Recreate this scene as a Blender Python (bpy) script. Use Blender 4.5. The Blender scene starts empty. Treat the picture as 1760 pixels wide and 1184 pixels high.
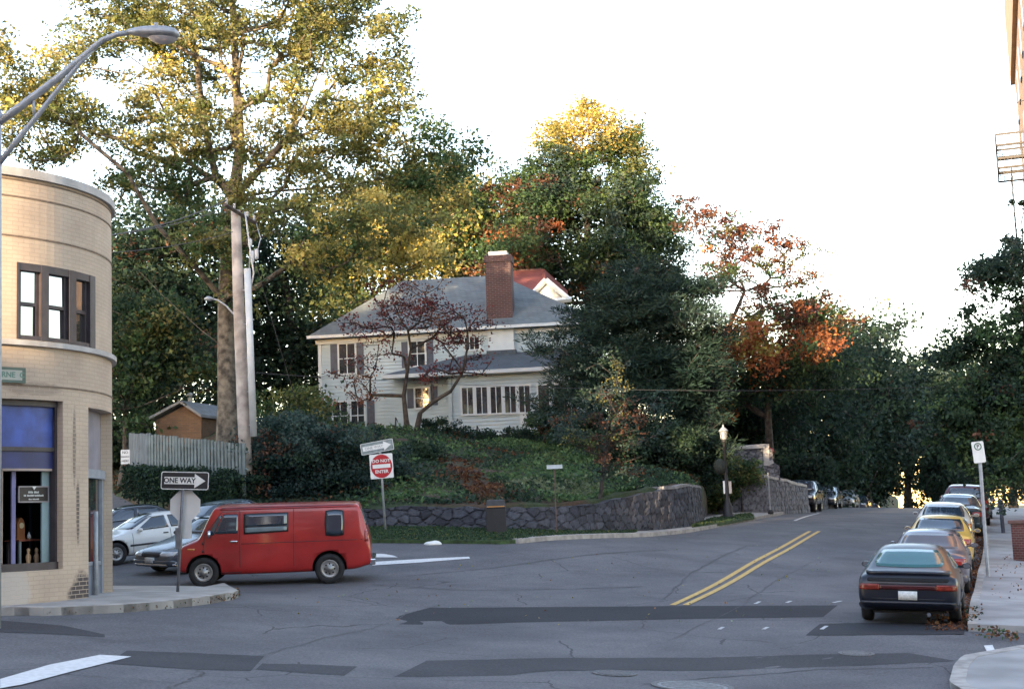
import bpy, bmesh, math, random
import numpy as np
from mathutils import Vector, Matrix, Euler

SC = bpy.context.scene
COL = SC.collection
R = math.radians
rnd = random.Random(7)
rng = np.random.default_rng(11)

# ---------------------------------------------------------------- camera
EYE = 2.2
FPX, PITCH, ROLL = 2444.0, math.atan(303 / 2444.0), R(2.2)
camd = bpy.data.cameras.new('camera')
camd.sensor_width = 36.0
camd.lens = 36.0 * FPX / 1760.0
camd.clip_start, camd.clip_end = 0.3, 3000
cam = bpy.data.objects.new('camera', camd)
COL.objects.link(cam)
CAMR = Matrix.Rotation(R(90) + PITCH, 3, 'X') @ Matrix.Rotation(-ROLL, 3, 'Z')
cam.matrix_world = Matrix.Translation((0, 0, EYE)) @ CAMR.to_4x4()
SC.camera = cam

# ---------------------------------------------------------------- light
SUN_AZ, SUN_EL = R(207), R(6.5)           # azimuth clockwise from +Y: low evening sun behind and left
world = bpy.data.worlds.new('World')
SC.world = world
world.use_nodes = True
wn = world.node_tree
sky = wn.nodes.new('ShaderNodeTexSky')
sky.sky_type = 'NISHITA'
sky.sun_disc = False
sky.sun_elevation = SUN_EL
sky.sun_rotation = SUN_AZ
sky.altitude = 50
sky.air_density = 1.0
sky.dust_density = 0.7
sky.ozone_density = 1.0
tint = wn.nodes.new('ShaderNodeMix'); tint.data_type = 'RGBA'; tint.blend_type = 'MULTIPLY'
tint.inputs[0].default_value = 1.0; tint.inputs[7].default_value = (1.1, .96, .97, 1)      # colour tint on the skylight, cutting its blue and green cast
wn.links.new(sky.outputs[0], tint.inputs[6])
wn.links.new(tint.outputs[2], wn.nodes['Background'].inputs[0])
wn.nodes['Background'].inputs[1].default_value = 0.15
sd = bpy.data.lights.new('sun', 'SUN')
sd.energy = 2.2
sd.angle = R(0.6)
sd.color = (1.0, 0.72, 0.42)
sun = bpy.data.objects.new('sun', sd)
COL.objects.link(sun)
sdir = Vector((math.sin(SUN_AZ) * math.cos(SUN_EL), math.cos(SUN_AZ) * math.cos(SUN_EL), math.sin(SUN_EL)))
sun.rotation_euler = sdir.to_track_quat('Z', 'Y').to_euler()
vs = SC.view_settings
vs.view_transform = 'Standard'
vs.look = 'None'
vs.gamma = 1.0
vs.use_curve_mapping = False
vs.exposure = 3.0
SC.render.film_transparent = False
try:
    SC.cycles.max_bounces = 6
    SC.cycles.transparent_max_bounces = 4
    SC.cycles.sample_clamp_indirect = 6
    SC.cycles.use_denoising = True
except Exception:
    pass

# ---------------------------------------------------------------- pixel <-> world helpers
def P(px, py, d):
    """World point seen at photo pixel (px, py) at depth Y = d."""
    v = CAMR @ Vector((px - 880.0, -(py - 592.0), -FPX))
    v = v * (d / v.y)
    return Vector((v.x, v.y, v.z + EYE))

CI = CAMR.transposed()
def proj(x, y, z):
    v = CI @ Vector((x, y, z - EYE))
    return 880 + FPX * v.x / -v.z, 592 - FPX * v.y / -v.z

def tps(pts):
    a = np.array([[p[0], p[1]] for p in pts], float)
    h = np.array([p[2] for p in pts], float)
    n = len(a)
    def U(r2):
        return np.where(r2 > 1e-9, 0.5 * r2 * np.log(np.maximum(r2, 1e-9)), 0)
    K = U(((a[:, None] - a[None]) ** 2).sum(-1)) + np.eye(n) * 4.0
    Q = np.hstack([np.ones((n, 1)), a])
    A = np.zeros((n + 3, n + 3))
    A[:n, :n] = K; A[:n, n:] = Q; A[n:, :n] = Q.T
    w = np.linalg.solve(A, np.concatenate([h, [0, 0, 0]]))
    def f(X, Y):
        X = np.asarray(X, float); Y = np.asarray(Y, float)
        r2 = (X[..., None] - a[:, 0]) ** 2 + (Y[..., None] - a[:, 1]) ** 2
        return (U(r2) * w[:n]).sum(-1) + w[n] + w[n + 1] * X + w[n + 2] * Y
    return f

# street surface, from points read off the photograph with their depths
GC = [(100, 1184, 15), (880, 1184, 17.5), (1640, 1184, 19), (1055, 1157, 19), (100, 1057, 23.6), (410, 1032, 26.2),
      (460, 1003, 34), (1555, 1070, 26), (880, 1050, 27.6), (640, 1070, 25.5), (1155, 1040, 29), (1410, 912, 53),
      (891, 933, 41), (745, 935, 41), (640, 962, 38), (662, 914, 43.5), (1105, 923, 46.5), (1180, 916, 50),
      (1300, 893, 60), (1390, 880, 78), (1480, 872, 100), (262, 992, 36.3), (200, 974, 39.5), (215, 950, 46), (240, 884, 57),
      (1698, 992, 36), (1664, 1088, 23.6), (1740, 1120, 22.2)]
gp = [tuple(P(*c)) for c in GC]
gp += [(0, 2, .55), (-14, 4, .75), (12, 4, .25), (-30, 20, 1.1), (9.9, 34.5, EYE - 1.97), (12, 41, EYE - 1.72), (15.2, 46.5, EYE - 1.42), (19.5, 57, EYE - 1.1),
       (26, 78, EYE - .7), (33, 100, EYE - .5), (30, 122, EYE - .95), (38, 150, EYE - 3.5), (12, 122, EYE - .9),
       (-32, 60, EYE + 1.8), (-15, 60, EYE + 1.6), (0, 60, EYE + .2), (-5, 100, EYE + 1), (30, 30, -.6), (45, 60, EYE - 2),
       (45, 20, -.8), (55, 150, EYE - 4), (0, 150, EYE - 2)]
gf = tps(gp)
def gz(X, Y):
    return gf(np.clip(X, -34, 50), np.clip(Y, 0, 150))
def g(x, y):
    return float(gz(x, y))
def GP(px, d, dz=0.0):
    """Street point under pixel column px at depth d."""
    py = 900.0
    for _ in range(6):
        p = P(px, py, d); z = g(p.x, p.y)
        py = proj(p.x, p.y, z)[1]
    return Vector((p.x, p.y, z + dz))
def GR(px, py):
    """Where the sight line through (px, py) meets the street."""
    prev = None
    lo, hi = 6.0, 6.0
    while hi < 150:
        p = P(px, py, hi)
        if p.z < g(p.x, p.y):
            break
        lo = hi; hi += 0.5
    for _ in range(25):
        m = (lo + hi) / 2
        p = P(px, py, m)
        if p.z < g(p.x, p.y): hi = m
        else: lo = m
    return P(px, py, hi)

# ---------------------------------------------------------------- mesh helpers
class MB:
    def __init__(s):
        s.v = []; s.f = []; s.m = []; s.uv = {}
    def add(s, vs, fs, m=0):
        o = len(s.v)
        s.v += [tuple(v) for v in vs]
        for f in fs:
            s.f.append(tuple(i + o for i in f)); s.m.append(m)
        return s
    def box(s, x0, x1, y0, y1, z0, z1, m=0, M=None):
        vs = [Vector((x, y, z)) for x in (x0, x1) for y in (y0, y1) for z in (z0, z1)]
        if M is not None: vs = [M @ v for v in vs]
        return s.add(vs, [(0, 1, 3, 2), (4, 6, 7, 5), (0, 4, 5, 1), (2, 3, 7, 6), (0, 2, 6, 4), (1, 5, 7, 3)], m)
    def quad(s, a, b, c, d, m=0):
        return s.add([a, b, c, d], [(0, 1, 2, 3)], m)
    def tube(s, pts, r, n=8, m=0, cap=True):
        pts = [Vector(p) for p in pts]
        rs = r if isinstance(r, (list, tuple)) else [r] * len(pts)
        o = len(s.v)
        t0 = (pts[1] - pts[0]).normalized()
        up = Vector((0, 0, 1)) if abs(t0.z) < 0.9 else Vector((1, 0, 0))
        side = t0.cross(up).normalized()
        for i, p in enumerate(pts):
            t = (pts[min(i + 1, len(pts) - 1)] - pts[max(i - 1, 0)]).normalized()
            side = (side - t * side.dot(t)).normalized()
            w = t.cross(side)
            for k in range(n):
                a = 2 * math.pi * k / n
                s.v.append(tuple(p + (side * math.cos(a) + w * math.sin(a)) * rs[i]))
        for i in range(len(pts) - 1):
            for k in range(n):
                a = o + i * n + k; b = o + i * n + (k + 1) % n
                s.f.append((a, b, b + n, a + n)); s.m.append(m)
        if cap:
            s.f.append(tuple(o + k for k in range(n))[::-1]); s.m.append(m)
            s.f.append(tuple(o + (len(pts) - 1) * n + k for k in range(n))); s.m.append(m)
        return s
    def lathe(s, prof, n=16, m=0, M=None, caps=True):
        """prof: (radius, z) list, turned about local z."""
        o = len(s.v)
        for r_, z in prof:
            for k in range(n):
                a = 2 * math.pi * k / n
                v = Vector((r_ * math.cos(a), r_ * math.sin(a), z))
                s.v.append(tuple(M @ v if M is not None else v))
        for i in range(len(prof) - 1):
            for k in range(n):
                a = o + i * n + k; b = o + i * n + (k + 1) % n
                s.f.append((a, b, b + n, a + n)); s.m.append(m)
        if caps:
            s.f.append(tuple(o + k for k in range(n))[::-1]); s.m.append(m)
            s.f.append(tuple(o + (len(prof) - 1) * n + k for k in range(n))); s.m.append(m)
        return s
    def prism(s, poly, y0, y1, m=0, M=None):
        """poly of (x, z) extruded along y."""
        n = len(poly)
        vs = [Vector((p[0], y0, p[1])) for p in poly] + [Vector((p[0], y1, p[1])) for p in poly]
        if M is not None: vs = [M @ v for v in vs]
        fs = [tuple(range(n)), tuple(range(2 * n - 1, n - 1, -1))]
        fs += [(i, i + n, (i + 1) % n + n, (i + 1) % n) for i in range(n)]
        return s.add(vs, fs, m)
    def build(s, name, mats, parent=None, smooth=False, loc=None, bevel=0, weld=False):
        me = bpy.data.meshes.new(name)
        me.from_pydata(s.v, [], s.f)
        if not isinstance(mats, (list, tuple)): mats = [mats]
        for a in mats: me.materials.append(a)
        me.polygons.foreach_set('material_index', s.m)
        if smooth: me.polygons.foreach_set('use_smooth', [True] * len(s.f))
        bm = bmesh.new(); bm.from_mesh(me)
        if weld: bmesh.ops.remove_doubles(bm, verts=bm.verts, dist=1e-4)
        bmesh.ops.recalc_face_normals(bm, faces=bm.faces)
        bm.to_mesh(me); bm.free()
        o = bpy.data.objects.new(name, me)
        COL.objects.link(o)
        if parent is not None: o.parent = parent
        if loc is not None: o.location = loc
        if bevel:
            b = o.modifiers.new('bevel', 'BEVEL'); b.width = bevel; b.segments = 2; b.limit_method = 'ANGLE'
        return o

def tag(o, label=None, cat=None, group=None, kind=None):
    if label: o['label'] = label
    if cat: o['category'] = cat
    if group: o['group'] = group
    if kind: o['kind'] = kind
    return o
def thing(name, label, cat, loc=(0, 0, 0), rz=0.0, group=None):
    o = bpy.data.objects.new(name, None)
    COL.objects.link(o)
    o.location = loc; o.rotation_euler = (0, 0, rz)
    return tag(o, label, cat, group)
def copy_tree(o, parent=None):
    c = o.copy(); COL.objects.link(c)
    c.parent = parent
    for ch in list(o.children):
        copy_tree(ch, c)
    return c

# ---------------------------------------------------------------- materials
def lin(c):
    return tuple((x / 255 / 12.92) if x / 255 <= .04045 else ((x / 255 + .055) / 1.055) ** 2.4 for x in c)
def mat(name, col, rough=0.7, var=0.15, scale=3.0, metal=0.0, bump=0.0, bscale=40.0, col2=None, spec=None, coat=0, ior=None, detail=6):
    m = bpy.data.materials.new(name); m.use_nodes = True
    nt = m.node_tree; b = nt.nodes['Principled BSDF']
    b.inputs['Roughness'].default_value = rough
    b.inputs['Metallic'].default_value = metal
    if spec is not None: b.inputs['Specular IOR Level'].default_value = spec
    if ior: b.inputs['IOR'].default_value = ior
    if coat:
        b.inputs['Coat Weight'].default_value = coat; b.inputs['Coat Roughness'].default_value = 0.05
    tc = nt.nodes.new('ShaderNodeTexCoord')
    n = nt.nodes.new('ShaderNodeTexNoise'); n.inputs['Scale'].default_value = scale; n.inputs['Detail'].default_value = detail
    nt.links.new(tc.outputs['Object'], n.inputs['Vector'])
    r = nt.nodes.new('ShaderNodeValToRGB')
    c1 = tuple(max(0, x * (1 - var)) for x in col); c2 = col2 or tuple(min(1, x * (1 + var)) for x in col)
    r.color_ramp.elements[0].position = 0.35; r.color_ramp.elements[0].color = (*c1, 1)
    r.color_ramp.elements[1].position = 0.65; r.color_ramp.elements[1].color = (*c2, 1)
    nt.links.new(n.outputs['Fac'], r.inputs['Fac'])
    nt.links.new(r.outputs[0], b.inputs['Base Color'])
    if bump:
        n2 = nt.nodes.new('ShaderNodeTexNoise'); n2.inputs['Scale'].default_value = bscale; n2.inputs['Detail'].default_value = 8
        nt.links.new(tc.outputs['Object'], n2.inputs['Vector'])
        bp = nt.nodes.new('ShaderNodeBump'); bp.inputs['Strength'].default_value = bump; bp.inputs['Distance'].default_value = 0.02
        nt.links.new(n2.outputs['Fac'], bp.inputs['Height'])
        nt.links.new(bp.outputs[0], b.inputs['Normal'])
    return m
def nn(nt, t, **kw):
    n = nt.nodes.new(t)
    for k, v in kw.items():
        if k in n.inputs: n.inputs[k].default_value = v
        else: setattr(n, k, v)
    return n
def mixc(nt, fac, a, b, blend='MIX'):
    n = nt.nodes.new('ShaderNodeMix'); n.data_type = 'RGBA'; n.blend_type = blend
    for s, v in ((0, fac), (6, a), (7, b)):
        if isinstance(v, (int, float)): n.inputs[s].default_value = v
        elif isinstance(v, tuple): n.inputs[s].default_value = (*v[:3], 1)
        else: nt.links.new(v, n.inputs[s])
    return n.outputs[2]

def asphalt(name, base, aged=True):
    m = bpy.data.materials.new(name); m.use_nodes = True
    nt = m.node_tree; b = nt.nodes['Principled BSDF']; L = nt.links.new
    tc = nn(nt, 'ShaderNodeTexCoord')
    fine = nn(nt, 'ShaderNodeTexNoise', Scale=28.0, Detail=8.0, Roughness=0.75); L(tc.outputs['Object'], fine.inputs['Vector'])
    big = nn(nt, 'ShaderNodeTexNoise', Scale=0.35, Detail=5.0, Roughness=0.6); L(tc.outputs['Object'], big.inputs['Vector'])
    r1 = nn(nt, 'ShaderNodeValToRGB'); L(fine.outputs['Fac'], r1.inputs[0])
    r1.color_ramp.elements[0].position = .3; r1.color_ramp.elements[0].color = (*[x * .45 for x in base], 1)
    r1.color_ramp.elements[1].position = .72; r1.color_ramp.elements[1].color = (*[x * 1.6 for x in base], 1)
    r2 = nn(nt, 'ShaderNodeValToRGB'); L(big.outputs['Fac'], r2.inputs[0])
    r2.color_ramp.elements[0].position = .35; r2.color_ramp.elements[0].color = (.72, .72, .74, 1)
    r2.color_ramp.elements[1].position = .65; r2.color_ramp.elements[1].color = (1.15, 1.15, 1.13, 1)
    c = mixc(nt, 1.0, r1.outputs[0], r2.outputs[0], 'MULTIPLY')
    if aged:
        vo = nn(nt, 'ShaderNodeTexVoronoi', Scale=0.33); vo.feature = 'DISTANCE_TO_EDGE'
        w = nn(nt, 'ShaderNodeTexNoise', Scale=1.3, Detail=4.0); L(tc.outputs['Object'], w.inputs['Vector'])
        dv = mixc(nt, 0.35, tc.outputs['Object'], w.outputs['Color'], 'ADD'); L(dv, vo.inputs['Vector'])
        lt = nn(nt, 'ShaderNodeMath', operation='LESS_THAN'); L(vo.outputs['Distance'], lt.inputs[0]); lt.inputs[1].default_value = .005
        gate = nn(nt, 'ShaderNodeTexNoise', Scale=0.22); L(tc.outputs['Object'], gate.inputs['Vector'])
        gt = nn(nt, 'ShaderNodeMath', operation='GREATER_THAN'); L(gate.outputs['Fac'], gt.inputs[0]); gt.inputs[1].default_value = .5
        mu = nn(nt, 'ShaderNodeMath', operation='MULTIPLY'); L(lt.outputs[0], mu.inputs[0]); L(gt.outputs[0], mu.inputs[1])
        c = mixc(nt, mu.outputs[0], c, tuple(x * .5 for x in base))
        # worn wheel tracks and stains
        st = nn(nt, 'ShaderNodeTexNoise', Scale=1.1, Detail=8.0, Roughness=.7); L(tc.outputs['Object'], st.inputs['Vector'])
        rr = nn(nt, 'ShaderNodeValToRGB'); L(st.outputs['Fac'], rr.inputs[0])
        rr.color_ramp.elements[0].position = .28; rr.color_ramp.elements[0].color = (.7, .7, .72, 1)
        rr.color_ramp.elements[1].position = .5; rr.color_ramp.elements[1].color = (1, 1, 1, 1)
        c = mixc(nt, .6, c, rr.outputs[0], 'MULTIPLY')
    L(c, b.inputs['Base Color'])
    b.inputs['Roughness'].default_value = .88
    b.inputs['Specular IOR Level'].default_value = .25
    bp = nn(nt, 'ShaderNodeBump', Strength=.35, Distance=.01); L(fine.outputs['Fac'], bp.inputs['Height']); L(bp.outputs[0], b.inputs['Normal'])
    return m

def brick(name, c1, c2, mortar, bw=.21, bh=.07, ms=.008, uv=False, stain=None, bump=.4):
    m = bpy.data.materials.new(name); m.use_nodes = True
    nt = m.node_tree; b = nt.nodes['Principled BSDF']; L = nt.links.new
    tc = nn(nt, 'ShaderNodeTexCoord')
    t = nn(nt, 'ShaderNodeTexBrick', Scale=1.0)
    t.inputs['Brick Width'].default_value = bw; t.inputs['Row Height'].default_value = bh; t.inputs['Mortar Size'].default_value = ms
    t.inputs['Mortar Smooth'].default_value = .3
    t.inputs['Color1'].default_value = (*c1, 1); t.inputs['Color2'].default_value = (*c2, 1); t.inputs['Mortar'].default_value = (*mortar, 1)
    if uv:
        L(tc.outputs['UV'], t.inputs['Vector'])
    else:
        sx = nn(nt, 'ShaderNodeSeparateXYZ'); L(tc.outputs['Object'], sx.inputs[0])
        ad = nn(nt, 'ShaderNodeMath', operation='ADD'); L(sx.outputs[0], ad.inputs[0]); L(sx.outputs[1], ad.inputs[1])
        cb = nn(nt, 'ShaderNodeCombineXYZ'); L(ad.outputs[0], cb.inputs[0]); L(sx.outputs[2], cb.inputs[1])
        L(cb.outputs[0], t.inputs['Vector'])
    n = nn(nt, 'ShaderNodeTexNoise', Scale=1.2, Detail=6.0); L(tc.outputs['Object'], n.inputs['Vector'])
    r = nn(nt, 'ShaderNodeValToRGB'); L(n.outputs['Fac'], r.inputs[0])
    r.color_ramp.elements[0].position = .3; r.color_ramp.elements[0].color = (.82, .8, .8, 1)
    r.color_ramp.elements[1].position = .65; r.color_ramp.elements[1].color = (1.06, 1.05, 1.03, 1)
    c = mixc(nt, 1.0, t.outputs['Color'], r.outputs[0], 'MULTIPLY')
    if stain: c = stain(nt, tc, c, t)
    L(c, b.inputs['Base Color'])
    b.inputs['Roughness'].default_value = .85
    bp = nn(nt, 'ShaderNodeBump', Strength=bump, Distance=.01); L(t.outputs['Fac'], bp.inputs['Height']); bp.invert = True; L(bp.outputs[0], b.inputs['Normal'])
    return m

M = {}
M['asphalt'] = asphalt('asphalt', (.122, .122, .13))
M['patch'] = asphalt('fresh_asphalt', (.027, .028, .035), False)
M['patch2'] = asphalt('old_patch_asphalt', (.05, .051, .058), False)
M['crack'] = mat('crack_tar', (.065, .065, .07), .9, .3, 8)
M['concrete'] = mat('sidewalk_concrete', (.3, .29, .275), .9, .22, 1.2, bump=.3, bscale=50)
M['concrete_r'] = mat('pale_concrete', (.29, .285, .285), .9, .18, 1.0, bump=.3, bscale=50)
M['kerb'] = mat('kerb_stone', (.33, .31, .29), .9, .25, 4, bump=.3)
M['yellow_paint'] = mat('yellow_road_paint', (.5, .33, .1), .8, .25, 14, bump=.1)
M['white_paint'] = mat('white_road_paint', (.62, .62, .62), .8, .12, 14)
M['white_faded'] = mat('faded_white_paint', (.45, .45, .45), .8, .3, 20)
M['grass'] = mat('grass_ground', (.04, .07, .025), .95, .5, 6, bump=.5)
M['soil'] = mat('leafy_soil', (.05, .038, .025), .95, .5, 3, bump=.6, bscale=20)
M['earth'] = mat('far_ground', (.045, .05, .03), .95, .4, .3)
M['stone'] = None
# ---------------------------------------------------------------- ground
def sheet(name, X, Y, dz, material, zf=gz):
    xx, yy = np.meshgrid(X, Y)
    zz = zf(xx, yy) + dz
    v = np.stack([xx, yy, zz], -1).reshape(-1, 3)
    nx, ny = len(X), len(Y)
    i = np.arange(nx * ny).reshape(ny, nx)
    f = np.stack([i[:-1, :-1], i[:-1, 1:], i[1:, 1:], i[1:, :-1]], -1).reshape(-1, 4)
    me = bpy.data.meshes.new(name)
    me.from_pydata(v.tolist(), [], f.tolist())
    me.polygons.foreach_set('use_smooth', [True] * len(f))
    me.materials.append(material)
    o = bpy.data.objects.new(name, me); COL.objects.link(o)
    return tag(o, kind='structure')
far = [-900, -500, -300, -180, -120, -90, -70]
sheet('ground', np.array(far + list(np.arange(-60, 70, 5)) + [70, 90, 130, 200, 350, 600, 900.]),
      np.array([-300, -150, -80, -40, -20] + list(np.arange(-10, 160, 5)) + [170, 190, 220, 300, 450, 800, 1500.]), -.12, M['earth'])
sheet('road', np.arange(-40, 48.1, 1.0), np.concatenate([np.arange(-6, 60, 1.0), np.arange(60, 151, 2.0)]), 0, M['asphalt'])

def resample(pts, n):
    pts = [Vector(p) for p in pts]
    d = [0]
    for a, b in zip(pts, pts[1:]): d.append(d[-1] + (b - a).length)
    out = []
    for k in range(n):
        t = d[-1] * k / (n - 1); i = 0
        while i < len(pts) - 2 and d[i + 1] < t: i += 1
        u = (t - d[i]) / max(1e-9, d[i + 1] - d[i])
        out.append(pts[i].lerp(pts[i + 1], min(1, max(0, u))))
    return out
def drape(name, A, B, dz, material, n=40, m=4, thick=0.0, parent=None):
    """Strip between two polylines, laid on the street; thick > 0 gives it sides down to the street."""
    A = resample(A, n); B = resample(B, n)
    mb = MB(); rows = []
    for i in range(n):
        row = []
        for j in range(m + 1):
            p = A[i].lerp(B[i], j / m)
            mb.v.append((p.x, p.y, g(p.x, p.y) + dz)); row.append(len(mb.v) - 1)
        rows.append(row)
    for i in range(n - 1):
        for j in range(m):
            mb.f.append((rows[i][j], rows[i + 1][j], rows[i + 1][j + 1], rows[i][j + 1])); mb.m.append(0)
    if thick:
        rim = [r[0] for r in rows] + rows[-1][1:] + [r[-1] for r in rows[::-1]][1:] + rows[0][1:-1][::-1]
        low = []
        for i in rim:
            x, y, z = mb.v[i]; mb.v.append((x, y, z - thick)); low.append(len(mb.v) - 1)
        for k in range(len(rim)):
            k2 = (k + 1) % len(rim)
            mb.f.append((rim[k], low[k], low[k2], rim[k2])); mb.m.append(0)
    o = mb.build(name, material, parent)
    if parent is None: tag(o, kind='structure')
    return o
def wob(pts, a=.06, n=40, seed=1):
    r_ = random.Random(seed)
    return [p + Vector((r_.uniform(-a, a), r_.uniform(-a, a), 0)) for p in resample(pts, n)]
def L2(*pp): return [GR(*p) for p in pp]

# dark repair strips and cracks
drape('asphalt_patch', wob(L2((740, 1044), (900, 1043), (1190, 1041), (1440, 1040)), .012), wob(L2((632, 1071), (800, 1073), (900, 1069), (1190, 1063), (1415, 1060)), .012), .004, M['patch'], 40, 5)
drape('asphalt_patch', wob(L2((730, 1135), (950, 1130), (1200, 1130), (1400, 1124), (1560, 1122)), .03, seed=2), wob(L2((680, 1163), (880, 1160), (935, 1152), (1200, 1152), (1400, 1146), (1640, 1135)), .04, seed=3), .004, M['patch2'], 50, 5)
drape('asphalt_patch', wob(L2((1410, 1072), (1480, 1070), (1660, 1070)), .03, seed=4), wob(L2((1384, 1092), (1520, 1091), (1660, 1090)), .03, seed=5), .004, M['patch'], 30, 4)
drape('asphalt_patch', wob(L2((215, 1118), (330, 1122), (450, 1127)), .03, seed=6), wob(L2((185, 1140), (330, 1150), (435, 1153)), .03, seed=7), .004, M['patch2'], 30, 4)
drape('asphalt_patch', wob(L2((452, 1140), (520, 1141), (615, 1145)), .02, seed=8), wob(L2((440, 1150), (520, 1156), (590, 1161)), .03, seed=9), .004, M['patch2'], 30, 4)
drape('asphalt_patch', L2((0, 1066), (110, 1075), (180, 1090)), L2((0, 1086), (110, 1090), (180, 1095)), .004, M['patch2'], 30, 4)
def crack(pp, w=.018, seed=1, a=.05):
    pts = wob(L2(*pp), a, 30, seed)
    q = []
    for i, p in enumerate(pts):
        t = (pts[min(i + 1, 29)] - pts[max(i - 1, 0)]); t.z = 0; t.normalize()
        q.append(Vector((-t.y, t.x, 0)))
    r_ = random.Random(seed)
    drape('road_crack', pts, [p + n_ * w * r_.uniform(.5, 1.3) for p, n_ in zip(pts, q)], .008, M['crack'], 30, 1)
crack([(450, 1127), (560, 1095), (640, 1080), (700, 1055), (760, 1038)], seed=3)
crack([(0, 1088), (120, 1092), (180, 1100), (280, 1102)], seed=4)
crack([(100, 1158), (200, 1165), (300, 1173)], seed=5)
crack([(290, 1184), (350, 1158), (340, 1150), (290, 1152)], seed=6)
crack([(1150, 1100), (1250, 1055), (1330, 1000), (1400, 965)], seed=7)
crack([(640, 1005), (800, 1015), (1000, 1012), (1110, 1008)], .05, seed=8)
crack([(1140, 1030), (1180, 990), (1290, 935)], .04, seed=10)
crack([(700, 990), (860, 975), (1000, 955), (1150, 945)], .05, seed=13)
crack([(1100, 1175), (1240, 1163), (1420, 1150), (1600, 1147)], .03, seed=15)

# painted lines
def line(pp, w, material, name='road_marking', n=40, dz=.012):
    pts = resample(L2(*pp), n)
    q = []
    for i in range(n):
        t = pts[min(i + 1, n - 1)] - pts[max(i - 1, 0)]; t.z = 0; t.normalize(); q.append(Vector((t.y, -t.x, 0)))
    drape(name, [p - a * w / 2 for p, a in zip(pts, q)], [p + a * w / 2 for p, a in zip(pts, q)], dz, material, n, 1)
line([(1156, 1040), (1392, 913)], .13, M['yellow_paint'], 'yellow_centre_line')
line([(1178, 1040), (1408, 913)], .13, M['yellow_paint'], 'yellow_centre_line')
drape('stop_line', L2((0, 1168), (85, 1143), (172, 1126)), L2((0, 1184), (40, 1177), (130, 1153), (226, 1129)), .012, M['white_paint'], 20, 2)
drape('stop_line', L2((640, 966), (720, 961), (806, 957)), L2((640, 972), (720, 967), (808, 960)), .012, M['white_paint'], 20, 2)
drape('stop_line', L2((640, 952), (660, 952), (676, 955)), L2((640, 958), (660, 958), (684, 958)), .012, M['white_paint'], 10, 2)
line([(1366, 895), (1408, 882)], .13, M['white_faded'])
for a in ((1298, 1038, 1306, 1034), (1352, 1036, 1360, 1033), (1236, 1082, 1243, 1078), (1312, 1082, 1320, 1078), (1412, 1082, 1421, 1076), (1432, 1036, 1446, 1033)):
    line([a[:2], a[2:]], .07, M['white_faded'])
drape('road_marking', L2((1691, 1110), (1706, 1109)), L2((1697, 1121), (1711, 1120)), .012, M['white_paint'], 4, 2)

# manhole covers
iron = mat('cast_iron', (.1, .1, .105), .6, .3, 30, metal=.3, bump=.5, bscale=60)
iron_pale = mat('worn_cover_concrete', (.2, .21, .22), .7, .25, 20, bump=.4, bscale=40)
def slope_at(x, y):
    return Vector((-(g(x + .4, y) - g(x - .4, y)) / .8, -(g(x, y + .4) - g(x, y - .4)) / .8, 1)).normalized()
def manhole(px, py, r, label, material):
    p = GR(px, py); t = thing('manhole_cover', label, 'manhole cover', (p.x, p.y, g(p.x, p.y) + .001))
    t.rotation_euler = slope_at(p.x, p.y).to_track_quat('Z', 'Y').to_euler()
    a = MB().lathe([(r, .0), (r, .012), (r * .86, .012), (r * .86, .0)], 36); a.build('ring', iron, t)
    b = MB().lathe([(r * .85, .0), (r * .85, .009)], 36)
    for k in range(-4, 5):
        h = math.sqrt(max(.01, (r * .75) ** 2 - (k * r * .17) ** 2))
        b.box(k * r * .17 - .02, k * r * .17 + .02, -h, h, .009, .014)
    b.build('lid', material, t)
manhole(1056, 1157, .30, 'small round manhole cover in the dark patch edge at the bottom of the road', iron)
manhole(1190, 1179, .52, 'large pale round manhole cover at the very bottom of the road', iron_pale)
manhole(1472, 1123, .27, 'sunken dark manhole cover near the right end of the lower patch', iron)

# left corner sidewalk (in front of the round building)
front = [Vector((-17.0, 22.2, 0)), GP(-60, 22.7)] + L2((5, 1057), (80, 1058), (200, 1053), (290, 1046), (360, 1037), (400, 1030))
tip = L2((410, 1025), (406, 1018), (385, 1010), (350, 1005))
back = [Vector((-17.0, 29.5, 0)), GP(0, 31), GP(150, 31.5), GP(250, 31), GP(330, 30.6), GP(350, 30)]
A = front + L2((410, 1026)); B = back + L2((385, 1011))
drape('sidewalk', A, B, .13, M['concrete'], 60, 10, .2)
out = resample(A, 60); inn = []
for i, p in enumerate(out):
    t = out[min(i + 1, 59)] - out[max(i - 1, 0)]; t.z = 0; t.normalize(); inn.append(p + Vector((-t.y, t.x, 0)) * .16)
drape('kerb', out, inn, .137, M['kerb'], 60, 1, .2)

# right sidewalk
kr = L2((1664, 1084), (1668, 1045), (1683, 985), (1691, 950))
d0 = (kr[-1] - kr[-2]); d0.z = 0; d0.normalize()
last = kr[-1]
while last.y < 140:
    last = last + Vector((.335, 1, 0)) * 4; kr.append(last.copy())
ri = [p + Vector((7.5, -1.0, 0)) for p in kr]
ri[0] = GR(1752, 1100); ri[0].x += 3.5
drape('sidewalk', kr, ri, .12, M['concrete_r'], 80, 6, .2)
kin = [p + Vector((.16, -.03, 0)) for p in resample(kr, 80)]
drape('kerb', resample(kr, 80), kin, .128, M['kerb'], 80, 1, .2)
lowA = L2((1632, 1184), (1640, 1155), (1655, 1138), (1700, 1130), (1760, 1119)); lowA = [lowA[0] + Vector((-.6, -6, 0))] + lowA + [lowA[-1] + Vector((3, .6, 0))]
lowB = [p + Vector((5.5, -3.5, 0)) for p in lowA]
drape('sidewalk', lowA, lowB, .10, M['concrete_r'], 50, 6, .18)
kk = resample(lowA, 50); kin = []
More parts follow.
